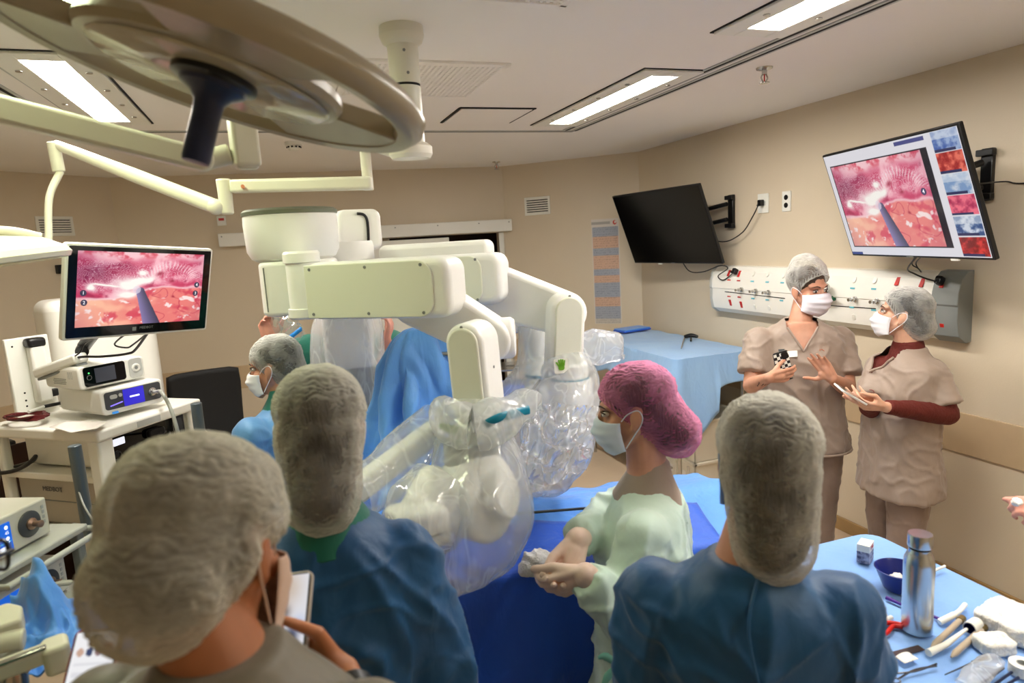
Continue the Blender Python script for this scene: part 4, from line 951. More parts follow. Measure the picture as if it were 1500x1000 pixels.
# on the middle shelf
MT = frame(L3(CT, .09, .10, -.226), x=hdir(52), z=(0, 0, 1))
g = device(MT, .44, .52, .165, 'large white console with a black glossy front on the middle cart shelf', 'console', r=.02)
F = front(MT, .22, .09); a = M(F); a.prism(rrect(.42, .13, .012), -.002, .004); obj('black_front', a, m_glassb, g, bevel=.001)
a = M(F @ Matrix.Translation((-.13, .03, .004))); a.prism(rrect(.07, .035, .004), 0, .001); obj('lit_display', a, m_scrw, g)
a = M(F @ Matrix.Translation((-.15, -.035, .004))); a.lathe([(.024, 0), (.024, .008), (.016, .01), (.014, .004)], 20); obj('port', a, m_black, g)
a = M(F @ Matrix.Translation((.08, .015, .004))); a.prism(rrect(.10, .05, .02), 0, .03); hp = obj('cable_plug', a, m_black, g, bevel=.006)
cable('black cable hanging from the plug of the black fronted console', [F @ Vector((.09, .01, .03)), F @ Vector((.12, .0, .07)), W(236, 668, 2.95), W(243, 680, 2.9)], .006)
MB_ = L3(CT, .05, .0, -.22); t = thing('computer_mouse', 'black computer mouse on the middle cart shelf', 'mouse', MB_)
p = onz(170, 684, .935); a = M(); a.ell(p + Vector((0, 0, .016)), (.034, .055, .022), Matrix.Rotation(1.2, 3, 'Z')); obj('body', a, m_black, t)
a = M(); a.ell(p + Vector((0, 0, .032)), (.004, .012, .006), Matrix.Rotation(1.2, 3, 'Z')); obj('wheel', a, m_grey, t)
# purple display under the middle shelf
VT = frame(L3(CT, .09, .06, -.511), x=hdir(52), z=(0, 0, 1))
# right-hand side unit with purple screen in front of the storage box
a = M(CT); a.box((.30, .022, -.385), (.44, .03, .23)); t = thing('purple_display_unit', 'flat unit with a purple screen below the middle cart shelf', 'display', L3(CT, .3, .02, -.5)); obj('housing', a, m_cart, t, bevel=.006)
F = CT @ Matrix.Translation((.30, .0065, -.385)) @ Matrix.Rotation(PI / 2, 4, 'X'); a = M(F); a.prism(rrect(.40, .19, .004), -.001, .002); obj('screen', a, glow('display_purple', (60, 28, 96), .35), t)
for x, y, r in ((-.13, .02, .034), (-.15, -.03, .012), (-.05, .03, .02)):
    a = M(F @ Matrix.Translation((x, y, .002))); a.lathe([(r, 0), (r, .001)], 24); obj('bubble_icon', a, glow('icon_pale', (220, 222, 236), .8), t)
for y, w in ((.07, .08), (.056, .05)):
    a = M(F @ Matrix.Translation((-.06, y, .002))); a.box((0, 0, 0), (w, .006, .001)); obj('text_line', a, glow('icon_pale', (220, 222, 236), .8), t)
cable('thin white cable hanging beside the grey handle post of the cart', [W(113, 712, 2.85), W(122, 738, 2.82), W(136, 762, 2.82), W(150, 784, 2.83), W(152, 800, 2.85)], .004, m_lgrey)
cable('thick black cables piled at the back left of the middle shelf', [W(-10, 694, 3.3), W(18, 690, 3.28), W(40, 680, 3.25), W(52, 668, 3.25), W(46, 676, 3.3), W(20, 684, 3.35), W(-8, 690, 3.38)], .010)
cable('thin pale cable hanging at the far left edge behind the cart', [W(11, 640, 3.5), W(6, 665, 3.5), W(0, 690, 3.5), W(-4, 730, 3.5)], .005, m_lgrey)
t = thing('red_case', 'small red and black case at the far left behind the cart upright', 'case', W(10, 665, 3.9)); p = W(8, 662, 3.9)
a = M(rotz(.6, p)); a.box((0, 0, 0), (.10, .08, .07)); obj('body', a, m_red, t, bevel=.01); a = M(rotz(.6, p)); a.box((0, 0, .05), (.10, .08, .03)); obj('lid', a, m_black, t, bevel=.01)
a = M(rotz(.6, p)); a.box((0, 0, -.04 - p.z / 2 + .005), (.4, .4, p.z - .08)); t2 = thing('low_cabinet', 'low brown cabinet far left behind the cart', 'cabinet', (p.x, p.y, 0)); obj('body', a, m_wood, t2, bevel=.01)
a = M(rotz(.6, p)); a.box((.0, -.203, .25 - p.z / 2), (.34, .012, p.z * .6)); obj('door', a, m_wood, t2, bevel=.004)

# tall white machine cover behind the monitor
c = W(150, 520, 3.85); T = frame((c.x, c.y, 0), x=hdir(30), z=(0, 0, 1)); zt = W(150, 432, 3.85).z
t = thing('machine_tower', 'tall white rounded machine housing behind the monitor', 'medical machine', (c.x, c.y, 0))
a = M(T); a.prism(rrect(.56, .34, .10, 8), .10, zt); obj('housing', a, m_wmetal, t, bevel=.06, seg=6)
a = M(T); a.prism(rrect(.60, .40, .12, 8), 0.02, .10); obj('base', a, m_grey, t, bevel=.01)
a = M(T); a.box((0, -.171, zt * .5), (.36, .004, .004)); obj('seam', a, m_grey, t)
# laptop on a side stand behind the cart
p = W(236, 652, 3.75); t = thing('laptop', 'open black laptop on a small stand right of the cart', 'laptop', p); T = frame(p, x=hdir(20), z=(0, 0, 1))
a = M(T); a.box((0, 0, .008), (.30, .21, .014)); obj('keyboard_base', a, m_black, t, bevel=.003)
a = M(T)
for i in range(12):
    for j in range(5): a.box((-.125 + i * .0226, -.03 + j * .022, .0165), (.017, .016, .003))
obj('keys', a, m_panelg, t)
a = M(T @ Matrix.Translation((0, .105, .012)) @ Matrix.Rotation(1.25, 4, 'X')); a.box((0, .05, 0), (.30, .10, .006)); obj('lid', a, m_black, t, bevel=.002)
t = thing('side_stand', 'small white stand carrying the black laptop', 'stand', (p.x, p.y, 0)); a = M(T); a.box((0.05, 0, -.016), (.46, .32, .03)); obj('tray', a, m_cart, t, bevel=.006)
a = M(T); a.cyl((0, 0, -.03), (0, 0, -p.z + .03), .03, n=16); obj('post', a, m_cart, t); a = M(T); a.lathe([(.2, -p.z), (.2, -p.z + .02), (.05, -p.z + .035)], 28); obj('foot', a, m_cart, t)
# office chair
c = W(302, 590, 4.45); t = thing('office_chair', 'black office chair with a mesh back against the far wall', 'chair', (c.x, c.y, 0)); T = frame((c.x, c.y, 0), x=hdir(14), z=(0, 0, 1)); 
zt = W(302, 540, 4.45).z; zb = W(302, 640, 4.45).z
def backrest(u, v): x = (u - .5) * (.42 + .04 * v - .05 * max(0, v - .8) * 5 * abs(u - .5)); return (x, -.02 + .10 * (2 * u - 1) ** 2 * -.4 + .02 * math.sin(PI * v), zb - .06 + (zt - zb + .06) * v - .05 * max(0, abs(2 * u - 1) - .75))
a = M(T); a.grid(backrest, 16, 16); obj('backrest', a, m_blackm, t, solid=.03)
a = M(T); a.prism(rrect(.48, .46, .08), .44, .51); 
obj('seat', a, m_blackm, t, bevel=.02)
for s in (-1, 1):
    a = M(T); a.tube([(s * .25, -.05, .47), (s * .27, -.05, .58), (s * .27, -.05, .66), (s * .27, -.22, .66)], .018, 10, 4); obj('armrest', a, m_black, t)
a = M(T); a.tube([(0, .05, .46), (0, .12, .55), (0, .06, .72)], .025, 10, 4); obj('back_support', a, m_black, t)
a = M(T); a.cyl((0, 0, .10), (0, 0, .45), .03, n=16); obj('gas_column', a, m_chrome, t)
for k in range(5):
    x = k * 2 * PI / 5; a = M(T); a.tube([(0, 0, .11), (.28 * math.cos(x), .28 * math.sin(x), .075)], [.025, .018], 10); a.cyl((.28 * math.cos(x) - .01, .28 * math.sin(x), .03), (.28 * math.cos(x) + .01, .28 * math.sin(x), .03), .03, n=14); obj('leg', a, m_black, t)

# ------------------------------------------------------------------ insufflator tower at the lower left
IK = onz(76, 781, 1.08); ITr = frame(IK, x=hdir(64), z=(0, 0, 1))      # corner: front right bottom of the upper unit
IT = ITr @ Matrix.Translation((-.34, 0, 0))
m_ins = mat('insufflator_cream', (214, 212, 200), .42, var=.015)
def insufflator(T, label, val):
    t = device(T, .34, .42, .118, label, 'insufflator', r=.006, mt=m_ins)
    F = front(T, .17, .065)
    a = M(F @ Matrix.Translation((.095, .002, .0))); a.lathe([(.040, 0), (.040, .004), (.036, .007), (.0, .007)], 36); c = obj('connector_plate', a, m_panelg, t)
    a = M(F @ Matrix.Translation((.095, .002, .006))); a.lathe([(.018, 0), (.018, .006), (.013, .01), (.009, .012), (.009, .03), (.011, .032), (.011, .036), (.008, .038)], 20); obj('nozzle', a, mat('copper_nozzle', (170, 140, 120), .3, metal=.8), c)
    S = F @ Matrix.Translation((-.035, -.004, .0)); a = M(S); a.prism(rrect(.13, .088, .003, 2), -.001, .002); s = obj('blue_screen', a, glow('screen_blue', (22, 92, 200), .75), t)
    text(val, .026, S @ Matrix.Translation((.008, .016, .003)), m_scrw, 'reading', s, .0003)
    a = M(S @ Matrix.Translation((.03, -.030, .0025))); a.prism(rrect(.034, .014, .003, 2), 0, .0006); obj('screen_button', a, m_scrw, s)
    a = M(S @ Matrix.Translation((0, -.014, .0025))); a.box((0, 0, 0), (.12, .0016, .0006)); a.tube([(-.01, .004, 0), (.004, .012, 0), (.012, .004, 0)], .003, 6); obj('trace', a, glow('trace_cyan', (90, 200, 220), .7), s)
    for k, (x, y) in enumerate(((.05, .030), (.05, -.004))):
        a = M(S @ Matrix.Translation((x, y, .0025))); a.lathe([(.006, 0), (.006, .0006)], 14); obj('icon', a, m_scrw, s)
    text('45', .013, S @ Matrix.Translation((.05, .013, .003)), m_scrw, 'small_reading', s, .0003)
    a = M(F)
    for k in range(4): a.box((.15, .034 - k * .016, .0008), (.008, .010, .0012))
    obj('side_marks', a, m_lgrey, t)
    return t
i1 = insufflator(IT, 'upper cream insufflator with a blue screen reading zero and no tube', '0')
IT2 = IT @ Matrix.Translation((.02, -.01, -.205))
i2 = insufflator(IT2, 'lower cream insufflator with a blue screen reading 19 and a pale tube', '19')
tw = thing('insufflator_trolley', 'grey trolley with two shelves holding the cream insufflators', 'trolley', IT @ Vector((.17, .2, -1.08)))
for z, e in ((-.012, 0.0), (-.217, .0)):
    a = M(IT); a.box((.19, .19, z), (.46, .50, .022)); sh_ = obj('shelf', a, m_lgrey, tw, bevel=.006)
    a = M(IT); a.tube([(.05, -.06, z - .01), (.05, -.115, z - .01), (.40, -.115, z - .01), (.425, -.10, z - .01), (.425, -.04, z - .01)], .010, 10, 1); obj('handle_rail', a, m_lgrey, tw)
for x in (-.02, .40):
    for y in (-.03, .42):
        a = M(IT); a.box((x, y, -.54), (.03, .03, 1.03)); obj('upright', a, m_grey, tw, bevel=.004)
a = M(IT); a.box((.19, .19, -1.0), (.52, .56, .06)); obj('base', a, m_grey, tw, bevel=.012)
for x in (0, .38):
    for y in (-.02, .40): a = M(IT); a.cyl((x - .012, y, -1.048), (x + .012, y, -1.048), .032, n=14); obj('castor', a, m_black, tw)
F = front(IT2, .17, .065); p = F @ Vector((.095, .002, .045)); n = (F.to_3x3() @ Vector((0, 0, 1)))
cable('pale flexible gas tube leaving the lower insufflator towards the drape', [p, p + n * .03, W(75, 858, 1.98), W(90, 872, 1.95), W(100, 890, 1.93), W(106, 915, 1.95), W(106, 950, 2.0), W(100, 1010, 2.05)], .008, mat('tube_pale', (206, 206, 186), .3))

# white jointed bracket in the bottom left corner
t = thing('jointed_bracket', 'cream jointed bracket with a chrome bar in the bottom left corner', 'bracket', W(40, 960, 1.25))
m_cream = mat('bracket_cream', (226, 224, 204), .35)
p, q = W(-10, 985, 1.20), W(70, 955, 1.25); a = M(along((p + q) / 2, q - p)); L = (q - p).length; a.box((0, 0, 0), (L, .035, .03)); obj('bar', a, m_cream, t, bevel=.005); a = M(along((p + q) / 2, q - p)); a.box((0, -.012, .018), (L, .014, .006)); obj('chrome_rail', a, m_chrome, t, bevel=.002)
c = W(83, 957, 1.26); a = M(along(c, q - p)); a.prism(rrect(.045, .06, .014), -.03, .026); obj('end_block', a, m_cream, t, bevel=.008, seg=3)
p, q = W(-6, 942, 1.30), W(36, 935, 1.32); a = M(); a.cyl(p, q, .021, n=24); obj('joint', a, m_cream, t, bevel=.004)
c = W(6, 912, 1.33); a = M(frame(c, x=hdir(20), z=(0.1, -.3, 1))); a.prism([(-.06, -.03), (.028, -.034), (.034, .01), (.012, .034), (-.06, .03)], -.025, .022); obj('upper_block', a, m_cream, t, bevel=.006)
a = M(); a.tube([W(-5, 990, 1.25), W(10, 1010, 1.3), W(30, 990, 1.3), W(45, 975, 1.28)], .006, 8, 5); obj('clear_tube', a, m_lgrey, t)
a = M(); a.tube([W(20, 960, 1.28), W(30, 1040, 1.3)], .02, 12); obj('post', a, m_chrome, t)
p = W(30, 1040, 1.3); a = M(); a.cyl(p, Vector((p.x, p.y, .03)), .02, n=14); obj('stand_post', a, m_chrome, t); a = M(Matrix.Translation((p.x, p.y, 0))); a.lathe([(.2, 0), (.2, .02), (.03, .04)], 24); obj('stand_foot', a, m_grey, t)
# ------------------------------------------------------------------ cloth and plastic
def cloth_mat(name, col, col2, bscale=22, bump=.35, rough=.55, sheen=.25): 
    return mat(name, col, rough, var=.03, vscale=4, col2=col2, bump=bump, bscale=bscale, bstretch=(1.3, 1.3, .6), sheen=sheen, bdist=.012, bdetail=2.5)
m_drape = cloth_mat('drape_blue', (84, 150, 234), (74, 140, 228))
m_drape2 = cloth_mat('drape_light_blue', (150, 190, 232), (142, 182, 228), bump=.3)
m_drape3 = cloth_mat('drape_deep_blue', (30, 92, 206), (26, 84, 198))

def film(name, wh=.16, rough=.12, tint=(235, 240, 242), scale=9):
    """thin clear plastic: mostly see-through, shiny and milky along its creases"""
    if name in _mats: return _mats[name]
    m = bpy.data.materials.new(name); m.use_nodes = True; nt = m.node_tree; N = nt.nodes; L = nt.links
    for n in list(N): N.remove(n)
    out = N.new('ShaderNodeOutputMaterial'); tr = N.new('ShaderNodeBsdfTransparent'); tr.inputs[0].default_value = (.97, .98, .98, 1)
    gl = N.new('ShaderNodeBsdfGlossy'); gl.inputs['Roughness'].default_value = rough
    df = N.new('ShaderNodeBsdfDiffuse'); df.inputs[0].default_value = lin(tint); tl = N.new('ShaderNodeBsdfTranslucent'); tl.inputs[0].default_value = lin(tint)
    tc = N.new('ShaderNodeTexCoord'); mp = N.new('ShaderNodeMapping'); mp.inputs['Scale'].default_value = (1.5, 1.5, .55); mp.inputs['Rotation'].default_value = (.3, .4, 0)
    L.new(tc.outputs['Object'], mp.inputs['Vector'])
    nz = N.new('ShaderNodeTexNoise'); nz.inputs['Scale'].default_value = scale; nz.inputs['Detail'].default_value = 2.5; nz.inputs['Distortion'].default_value = 1.0
    L.new(mp.outputs[0], nz.inputs['Vector'])
    bp = N.new('ShaderNodeBump'); bp.inputs['Strength'].default_value = .42; bp.inputs['Distance'].default_value = .03; L.new(nz.outputs['Fac'], bp.inputs['Height'])
    for s in (gl, df): L.new(bp.outputs[0], s.inputs['Normal'])
    m1 = N.new('ShaderNodeMixShader'); m1.inputs[0].default_value = .5; L.new(df.outputs[0], m1.inputs[1]); L.new(tl.outputs[0], m1.inputs[2])
    sb = N.new('ShaderNodeMath'); sb.operation = 'SUBTRACT'; sb.inputs[1].default_value = .5; L.new(nz.outputs['Fac'], sb.inputs[0])
    ab = N.new('ShaderNodeMath'); ab.operation = 'ABSOLUTE'; L.new(sb.outputs[0], ab.inputs[0])
    rp = N.new('ShaderNodeMapRange'); rp.inputs[1].default_value = .0; rp.inputs[2].default_value = .045; rp.inputs[3].default_value = min(.9, wh * 1.75); rp.inputs[4].default_value = wh; L.new(ab.outputs[0], rp.inputs[0])
    m2 = N.new('ShaderNodeMixShader'); L.new(rp.outputs[0], m2.inputs[0]); L.new(tr.outputs[0], m2.inputs[1]); L.new(m1.outputs[0], m2.inputs[2])
    lw = N.new('ShaderNodeLayerWeight'); lw.inputs[0].default_value = .22; L.new(bp.outputs[0], lw.inputs['Normal'])
    q = N.new('ShaderNodeMath'); q.operation = 'MULTIPLY_ADD'; q.inputs[1].default_value = .55; q.inputs[2].default_value = .03; L.new(lw.outputs['Fresnel'], q.inputs[0])
    m3 = N.new('ShaderNodeMixShader'); L.new(q.outputs[0], m3.inputs[0]); L.new(m2.outputs[0], m3.inputs[1]); L.new(gl.outputs[0], m3.inputs[2])
    L.new(m3.outputs[0], out.inputs[0]); _mats[name] = m; return m
m_film = film('clear_film', .27, rough=.08, tint=(250, 251, 251), scale=6); m_film2 = film('milky_film', .34, rough=.09, tint=(250, 251, 251), scale=9)

def bag(name, rings, mt, label=None, cat='plastic cover', group=None, parent=None, amp=.02, seed=0, n=72, freq=9, k=6):
    """a plastic sleeve through rings (centre, rx, ry): crumpled by noise"""
    cs = spline([r[0] for r in rings], k); m = len(cs); R = []
    for i, c in enumerate(cs):
        t = i / (m - 1) * (len(rings) - 1); j = min(int(t), len(rings) - 2); f = t - j; f = f * f * (3 - 2 * f)
        rx = rings[j][1] * (1 - f) + rings[j + 1][1] * f; ry = rings[j][2] * (1 - f) + rings[j + 1][2] * f
        d = (cs[min(i + 1, m - 1)] - cs[max(i - 1, 0)]).normalized(); a = EXW - d * EXW.dot(d); a.normalize(); b = d.cross(a)
        ring = []
        for q in range(n):
            th = 2 * PI * q / n; p = c + a * math.cos(th) * rx + b * math.sin(th) * ry; o = (p - c).normalized()
            w = noise.noise(Vector((p.x, p.y, p.z * .6)) * freq * .7 + Vector((seed, 0, 0))) * 1.2 + ridge(Vector((p.x, p.y, p.z * .35)) * freq * 1.0 + Vector((0, seed, 0))) * .28 - .1
            ring.append(p + o * amp * w)
        R.append(ring)
    g = M(); g.loft(R, False, False); o = obj(name, g, mt, parent, ang=70)
    if label: tag(o, label, cat, group)
    return o
EXW = Vector((EX.x, EY.x, EZ.x))

def table_drape(T, w, d, zt, drop, name, label, mt, rc=.05, n=220, nr=16, folds=17, amp=.035, flare=.05, top=None, seed=0, cat='surgical drape'):
    """a cloth laid over a table top (w x d, in the frame T) that hangs down by drop(s) in folds"""
    base = rrect(w, d, rc, 4); P = [Vector((x, y, 0)) for x, y in base]; P.append(P[0]); ln = [0]
    for i in range(len(P) - 1): ln.append(ln[-1] + (P[i + 1] - P[i]).length)
    per = []
    for q in range(n):
        s = ln[-1] * q / n; i = max(k for k in range(len(ln)) if ln[k] <= s); i = min(i, len(P) - 2); f = (s - ln[i]) / max(1e-6, ln[i + 1] - ln[i]); per.append(P[i].lerp(P[i + 1], f))
    R = []; ctr = Vector((0, 0, 0))
    for k in (0.0, .2, .4, .6, .8, .93):
        ring = []
        for q, p in enumerate(per):
            x = p * max(k, .002); h = (top(x.x, x.y) if top else 0) + .006 * noise.noise(Vector((x.x * 9 + seed, x.y * 9, 0))); ring.append(Vector((x.x, x.y, zt + h)))
        R.append(ring)
    for k in range(nr + 1):
        ring = []
        for q, p in enumerate(per):
            a, b = per[(q - 1) % n], per[(q + 1) % n]; tg = (b - a).normalized(); nm = Vector((tg.y, -tg.x, 0))
            nm = nm if nm.dot(p) > 0 else -nm
            t = k / nr; L = drop(q / n, p) * t; ph = q / n * folds * 2 * PI
            fo = math.sin(ph + 1.4 * noise.noise(Vector((q / n * 9, seed, L * 1.5))) * 3) * .6 + .6 * noise.noise(Vector((p.x * 5 + seed, p.y * 5, L * 3)))
            o = nm * (flare * t + amp * fo * min(1, L * 4) + .004) + Vector((0, 0, zt - L + (0.0 if k else .0)))
            h = (top(p.x, p.y) if (top and k == 0) else 0); ring.append(p + o + Vector((0, 0, h)))
        R.append(ring)
    g = M(T); g.loft(R, True, False); return tag(obj(name, g, mt, solid=.0015, ang=75), label, cat)

# ------------------------------------------------------------------ operating table with the patient under blue drapes
OT = rotz(math.radians(-9), (0.74, 2.08, 0))
t = thing('operating_table', 'dark steel operating table base under the blue patient drapes', 'operating table', (0.74, 2.08, 0))
a = M(OT); a.box((0, 0, .82), (1.55, .52, .06)); obj('table_top', a, m_black, t, bevel=.015); a = M(OT); a.box((0, 0, .855), (1.5, .50, .05)); obj('mattress', a, m_panelg, t, bevel=.02, seg=3)
a = M(OT); a.box((0, 0, .46), (.30, .26, .70)); obj('column', a, m_chrome, t, bevel=.02); a = M(OT); a.box((0, 0, .07), (.95, .46, .14)); obj('base', a, m_panelg, t, bevel=.03, seg=3)
for s in (-1, 1):
    a = M(OT); a.box((0, s * .275, .82), (1.3, .012, .03)); obj('side_rail', a, m_chrome, t, bevel=.003)
def patient(x, y):
    b = .075 * math.exp(-(y / .19) ** 2) * (1 / (1 + math.exp(-(x + .70) * 14))) * (1 + .35 * math.exp(-((x + .05) / .25) ** 2))
    return b + .020 * ridge(Vector((x * 2.6 + 3, y * 4, 0))) * (1 if abs(y) < .28 else .3) + .010 * ridge(Vector((x * 7, y * 6 + 4, 2)))
table_drape(OT, 1.56, .62, .885, lambda s, p: .55 + .10 * noise.noise(Vector((p.x * 2, p.y * 2, 5))) - (.12 if p.y > 0 else 0), 'patient_drape', 'bright blue sterile drape covering the patient on the operating table', m_drape, folds=15, amp=.03, top=patient, seed=2)
# a second sheet laid over the near edge
def near_sheet(u, v):
    x = -.55 + 1.15 * u; s = v * .95; fo = .024 * math.sin(u * 19 + 2.2 * noise.noise(Vector((u * 4, v * 2, 1)))) + .018 * noise.noise(Vector((u * 9, v * 4, 7)))
    L = .20
    if s < L: y = -.12 - s; z = .897 + patient(x, y) + .006
    else:
        q = s - L; y = -.335 - .07 * min(1, q * 3) - fo * min(1, q * 4); z = .90 + patient(x, -.32) * max(0, 1 - q * 9) - q * (.80 + .10 * math.sin(u * 2.6))
    return (x, y + .02 * noise.noise(Vector((u * 3, 2, v * 3))) * v, z)
a = M(OT); a.grid(near_sheet, 80, 60); tag(obj('overlay_drape', a, m_drape3, solid=.0015, ang=75), 'deep blue sheet hanging over the near side of the operating table', 'surgical drape')
# gauze and instrument shaft on the drape
def rag(name, c, label, mt, size=.06, seed=0, cat='gauze', squash=.6, group=None):
    me = None; g = M(); g.ell(c, (size, size * .85, size * squash), n=44, h=28); me = mesh_of(name, g)
    displace(me, lambda p: size * (.42 * ridge((p - c) * (.9 / size) + Vector((seed, 0, 0))) + .12 * ridge((p - c) * (2.4 / size) + Vector((0, seed, 0)))) - size * .1)
    return tag(obj(name, None, mt, me=me, ang=80), label, cat, group)
m_gauze = mat('gauze_white', (238, 236, 230), .8, var=.02, bump=.4, bscale=180)
pg = OT @ Vector((-.075, -.235, 0)); pg = onz(785, 828, .945)
rag('gauze_pad', Vector((pg.x, pg.y, .948)), 'crumpled white gauze pad on the blue patient drape beside gloved hands', m_gauze, .045, 3)
a = M(); p, q = W(758, 752, 1.98), W(860, 744, 2.06); a.tube([p, q], .0045, 8); tag(obj('instrument_shaft', a, m_black), 'thin black instrument shaft lying across the patient drape', 'instrument')

# ------------------------------------------------------------------ upright drape screen behind the near arm
t = thing('drape_stand', 'steel pole stand hidden under the hanging bright blue drape', 'stand', (0.46, 2.52, 0))
a = M(); a.cyl((0.46, 2.52, .02), (0.46, 2.52, 1.50), .014, n=14); obj('pole', a, m_chrome, t); a = M(Matrix.Translation((0.46, 2.52, 0))); a.lathe([(.18, 0), (.18, .02), (.03, .04)], 24); obj('foot', a, m_grey, t)
a = M(); a.cyl((0.42, 2.53, 1.50), (0.72, 2.42, 1.49), .011, n=10); obj('cross_bar', a, m_chrome, t)
def screen_ring():
    R = []; n = 220; prof = [(1.60, .02), (1.59, .05), (1.55, .085), (1.47, .115), (1.38, .14), (1.26, .165), (1.14, .185), (1.02, .20), (.92, .215), (.8, .23)]
    zs = spline([Vector((p[0], p[1], 0)) for p in prof], 9)
    for q in zs:
        z, r = q.x, q.y; ring = []
        for i in range(n):
            th = 2 * PI * i / n; w = math.sin(th * 9 + 2.4 * noise.noise(Vector((math.cos(th) * 1.5, math.sin(th) * 1.5, z * 1.4))) * 2.0)
            k = min(1, (1.62 - z) * 2.6); rr = r * (1 + .24 * w * k) + .034 * ridge(Vector((math.cos(th) * 3, math.sin(th) * 3, z * 5))) * k
            ring.append((0.50 + rr * 1.12 * math.cos(th) + .16 * (1.6 - z) * .1 + .10 * min(1, (1.62 - z) * 4) * .6 * (1 if math.cos(th) > 0 else 0) * math.cos(th), 2.53 + rr * .72 * math.sin(th), z + .012 * w * k + .014 * k * ridge(Vector((math.cos(th) * 2.6 + z, math.sin(th) * 2.6, z * 7)))))
        R.append(ring)
    g = M(); g.loft(R, True, False); return g
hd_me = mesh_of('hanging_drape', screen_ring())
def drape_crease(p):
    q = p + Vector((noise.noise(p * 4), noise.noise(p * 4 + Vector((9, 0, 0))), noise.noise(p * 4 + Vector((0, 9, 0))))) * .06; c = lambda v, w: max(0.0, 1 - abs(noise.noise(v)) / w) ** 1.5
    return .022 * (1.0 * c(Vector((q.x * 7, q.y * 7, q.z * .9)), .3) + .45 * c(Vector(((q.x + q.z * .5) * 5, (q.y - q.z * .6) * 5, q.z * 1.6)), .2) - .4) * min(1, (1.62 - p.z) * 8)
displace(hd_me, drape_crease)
tag(obj('hanging_drape', None, cloth_mat('drape_blue_lit', (112, 178, 250), (102, 168, 246)), me=hd_me, solid=.0015, ang=75), 'tall bright blue drape hanging in folds behind the near robot arm', 'surgical drape')  # same blue drape cloth, with the light it catches put into the colour

# ------------------------------------------------------------------ plastic sleeves on the robot arms
bag('plastic_sleeve', [(W(690, 588, 1.93), .072, .085), (W(690, 612, 1.92), .10, .10), (W(698, 640, 1.90), .125, .12), (W(700, 690, 1.88), .14, .14), (W(698, 745, 1.84), .15, .15), (W(688, 795, 1.80), .125, .12), (W(672, 838, 1.76), .085, .08), (W(662, 872, 1.73), .03, .03)], m_film, 'clear plastic sleeve over the lower half of the near robot arm', 'plastic sleeve', amp=.024, seed=1, freq=7, group=None)
bag('plastic_sleeve', [(W(640, 610, 2.06), .06, .06), (W(600, 655, 1.98), .075, .085), (W(560, 700, 1.88), .07, .085), (W(520, 728, 1.80), .06, .07)], m_film, 'clear plastic sleeve along the long white guide beam', 'plastic sleeve', amp=.016, seed=8, freq=8)
bag('plastic_sleeve', [(W(650, 720, 1.80), .09, .10), (W(620, 760, 1.74), .115, .12), (W(590, 790, 1.70), .085, .085), (W(575, 800, 1.68), .03, .03)], m_film, 'clear plastic sleeve around the carriage box of the near arm', 'plastic sleeve', amp=.022, seed=5, freq=8)
bag('plastic_bundle', [(W(665, 585, 1.84), .02, .02), (W(660, 605, 1.83), .05, .045), (W(690, 625, 1.80), .06, .05), (W(735, 610, 1.82), .065, .05), (W(772, 590, 1.88), .05, .035), (W(795, 600, 1.9), .01, .01)], m_film2, 'bunched clear plastic with a teal strip gathered at the near wrist', 'plastic sleeve', amp=.02, seed=12, freq=16, n=60)
a = M(); a.tube([W(710, 622, 1.75), W(730, 612, 1.75), W(752, 606, 1.78), W(775, 600, 1.82)], .012, 10, 5, ex=1.0, ey=.35, up=(0, 0, 1)); tag(obj('teal_tape', a, m_teal), 'teal sealing strip on the bunched plastic at the near wrist', 'tape')
bag('plastic_sleeve', [(W(829, 526, 2.34), .082, .085), (W(832, 540, 2.33), .092, .092), (W(836, 560, 2.32), .105, .10), (W(828, 600, 2.30), .125, .12), (W(818, 650, 2.26), .14, .13), (W(800, 690, 2.20), .10, .09), (W(786, 722, 2.12), .03, .03)], m_film, 'clear plastic sleeve over the lower half of the second robot arm', 'plastic sleeve', amp=.024, seed=21, freq=7)
bag('plastic_sleeve', [(W(786, 478, 2.62), .075, .08), (W(784, 530, 2.62), .085, .085), (W(770, 580, 2.58), .10, .10), (W(762, 630, 2.5), .12, .11), (W(748, 690, 2.35), .09, .09), (W(742, 720, 2.25), .03, .03)], m_film, 'clear plastic sleeve over the rear third robot arm', 'plastic sleeve', amp=.022, seed=33, freq=8)
bag('plastic_bundle', [(W(845, 500, 2.40), .02, .02), (W(862, 505, 2.42), .07, .055), (W(888, 512, 2.44), .075, .05), (W(908, 522, 2.46), .035, .03), (W(916, 520, 2.46), .008, .008)], m_film2, 'bunched clear plastic sticking out right of the second robot arm', 'plastic sleeve', amp=.024, seed=41, freq=14, n=60)
bag('plastic_sleeve', [(W(512, 462, 2.78), .125, .13), (W(512, 490, 2.78), .14, .14), (W(514, 540, 2.78), .15, .15), (W(516, 600, 2.78), .16, .16)], m_film, 'clear plastic sheet wrapped round the white robot column', 'plastic sleeve', amp=.022, seed=50, freq=6)
def draped_plane(u, v):
    p = (W(770, 590, 2.05) * (1 - u) + W(880, 600, 2.25) * u) * (1 - v) + (W(742, 735, 1.95) * (1 - u) + W(850, 690, 2.15) * u) * v
    return p + Vector((0, -.03, .02)) * ridge(Vector((u * 3, v * 4, 3))) + Vector((0, -.02, 0)) * ridge(Vector((u * 9, v * 5, 9)))
a = M(); a.grid(draped_plane, 50, 50); tag(obj('plastic_sheet', a, m_film, ang=80), 'clear plastic sheet stretched between the near and second robot arms', 'plastic sheet')

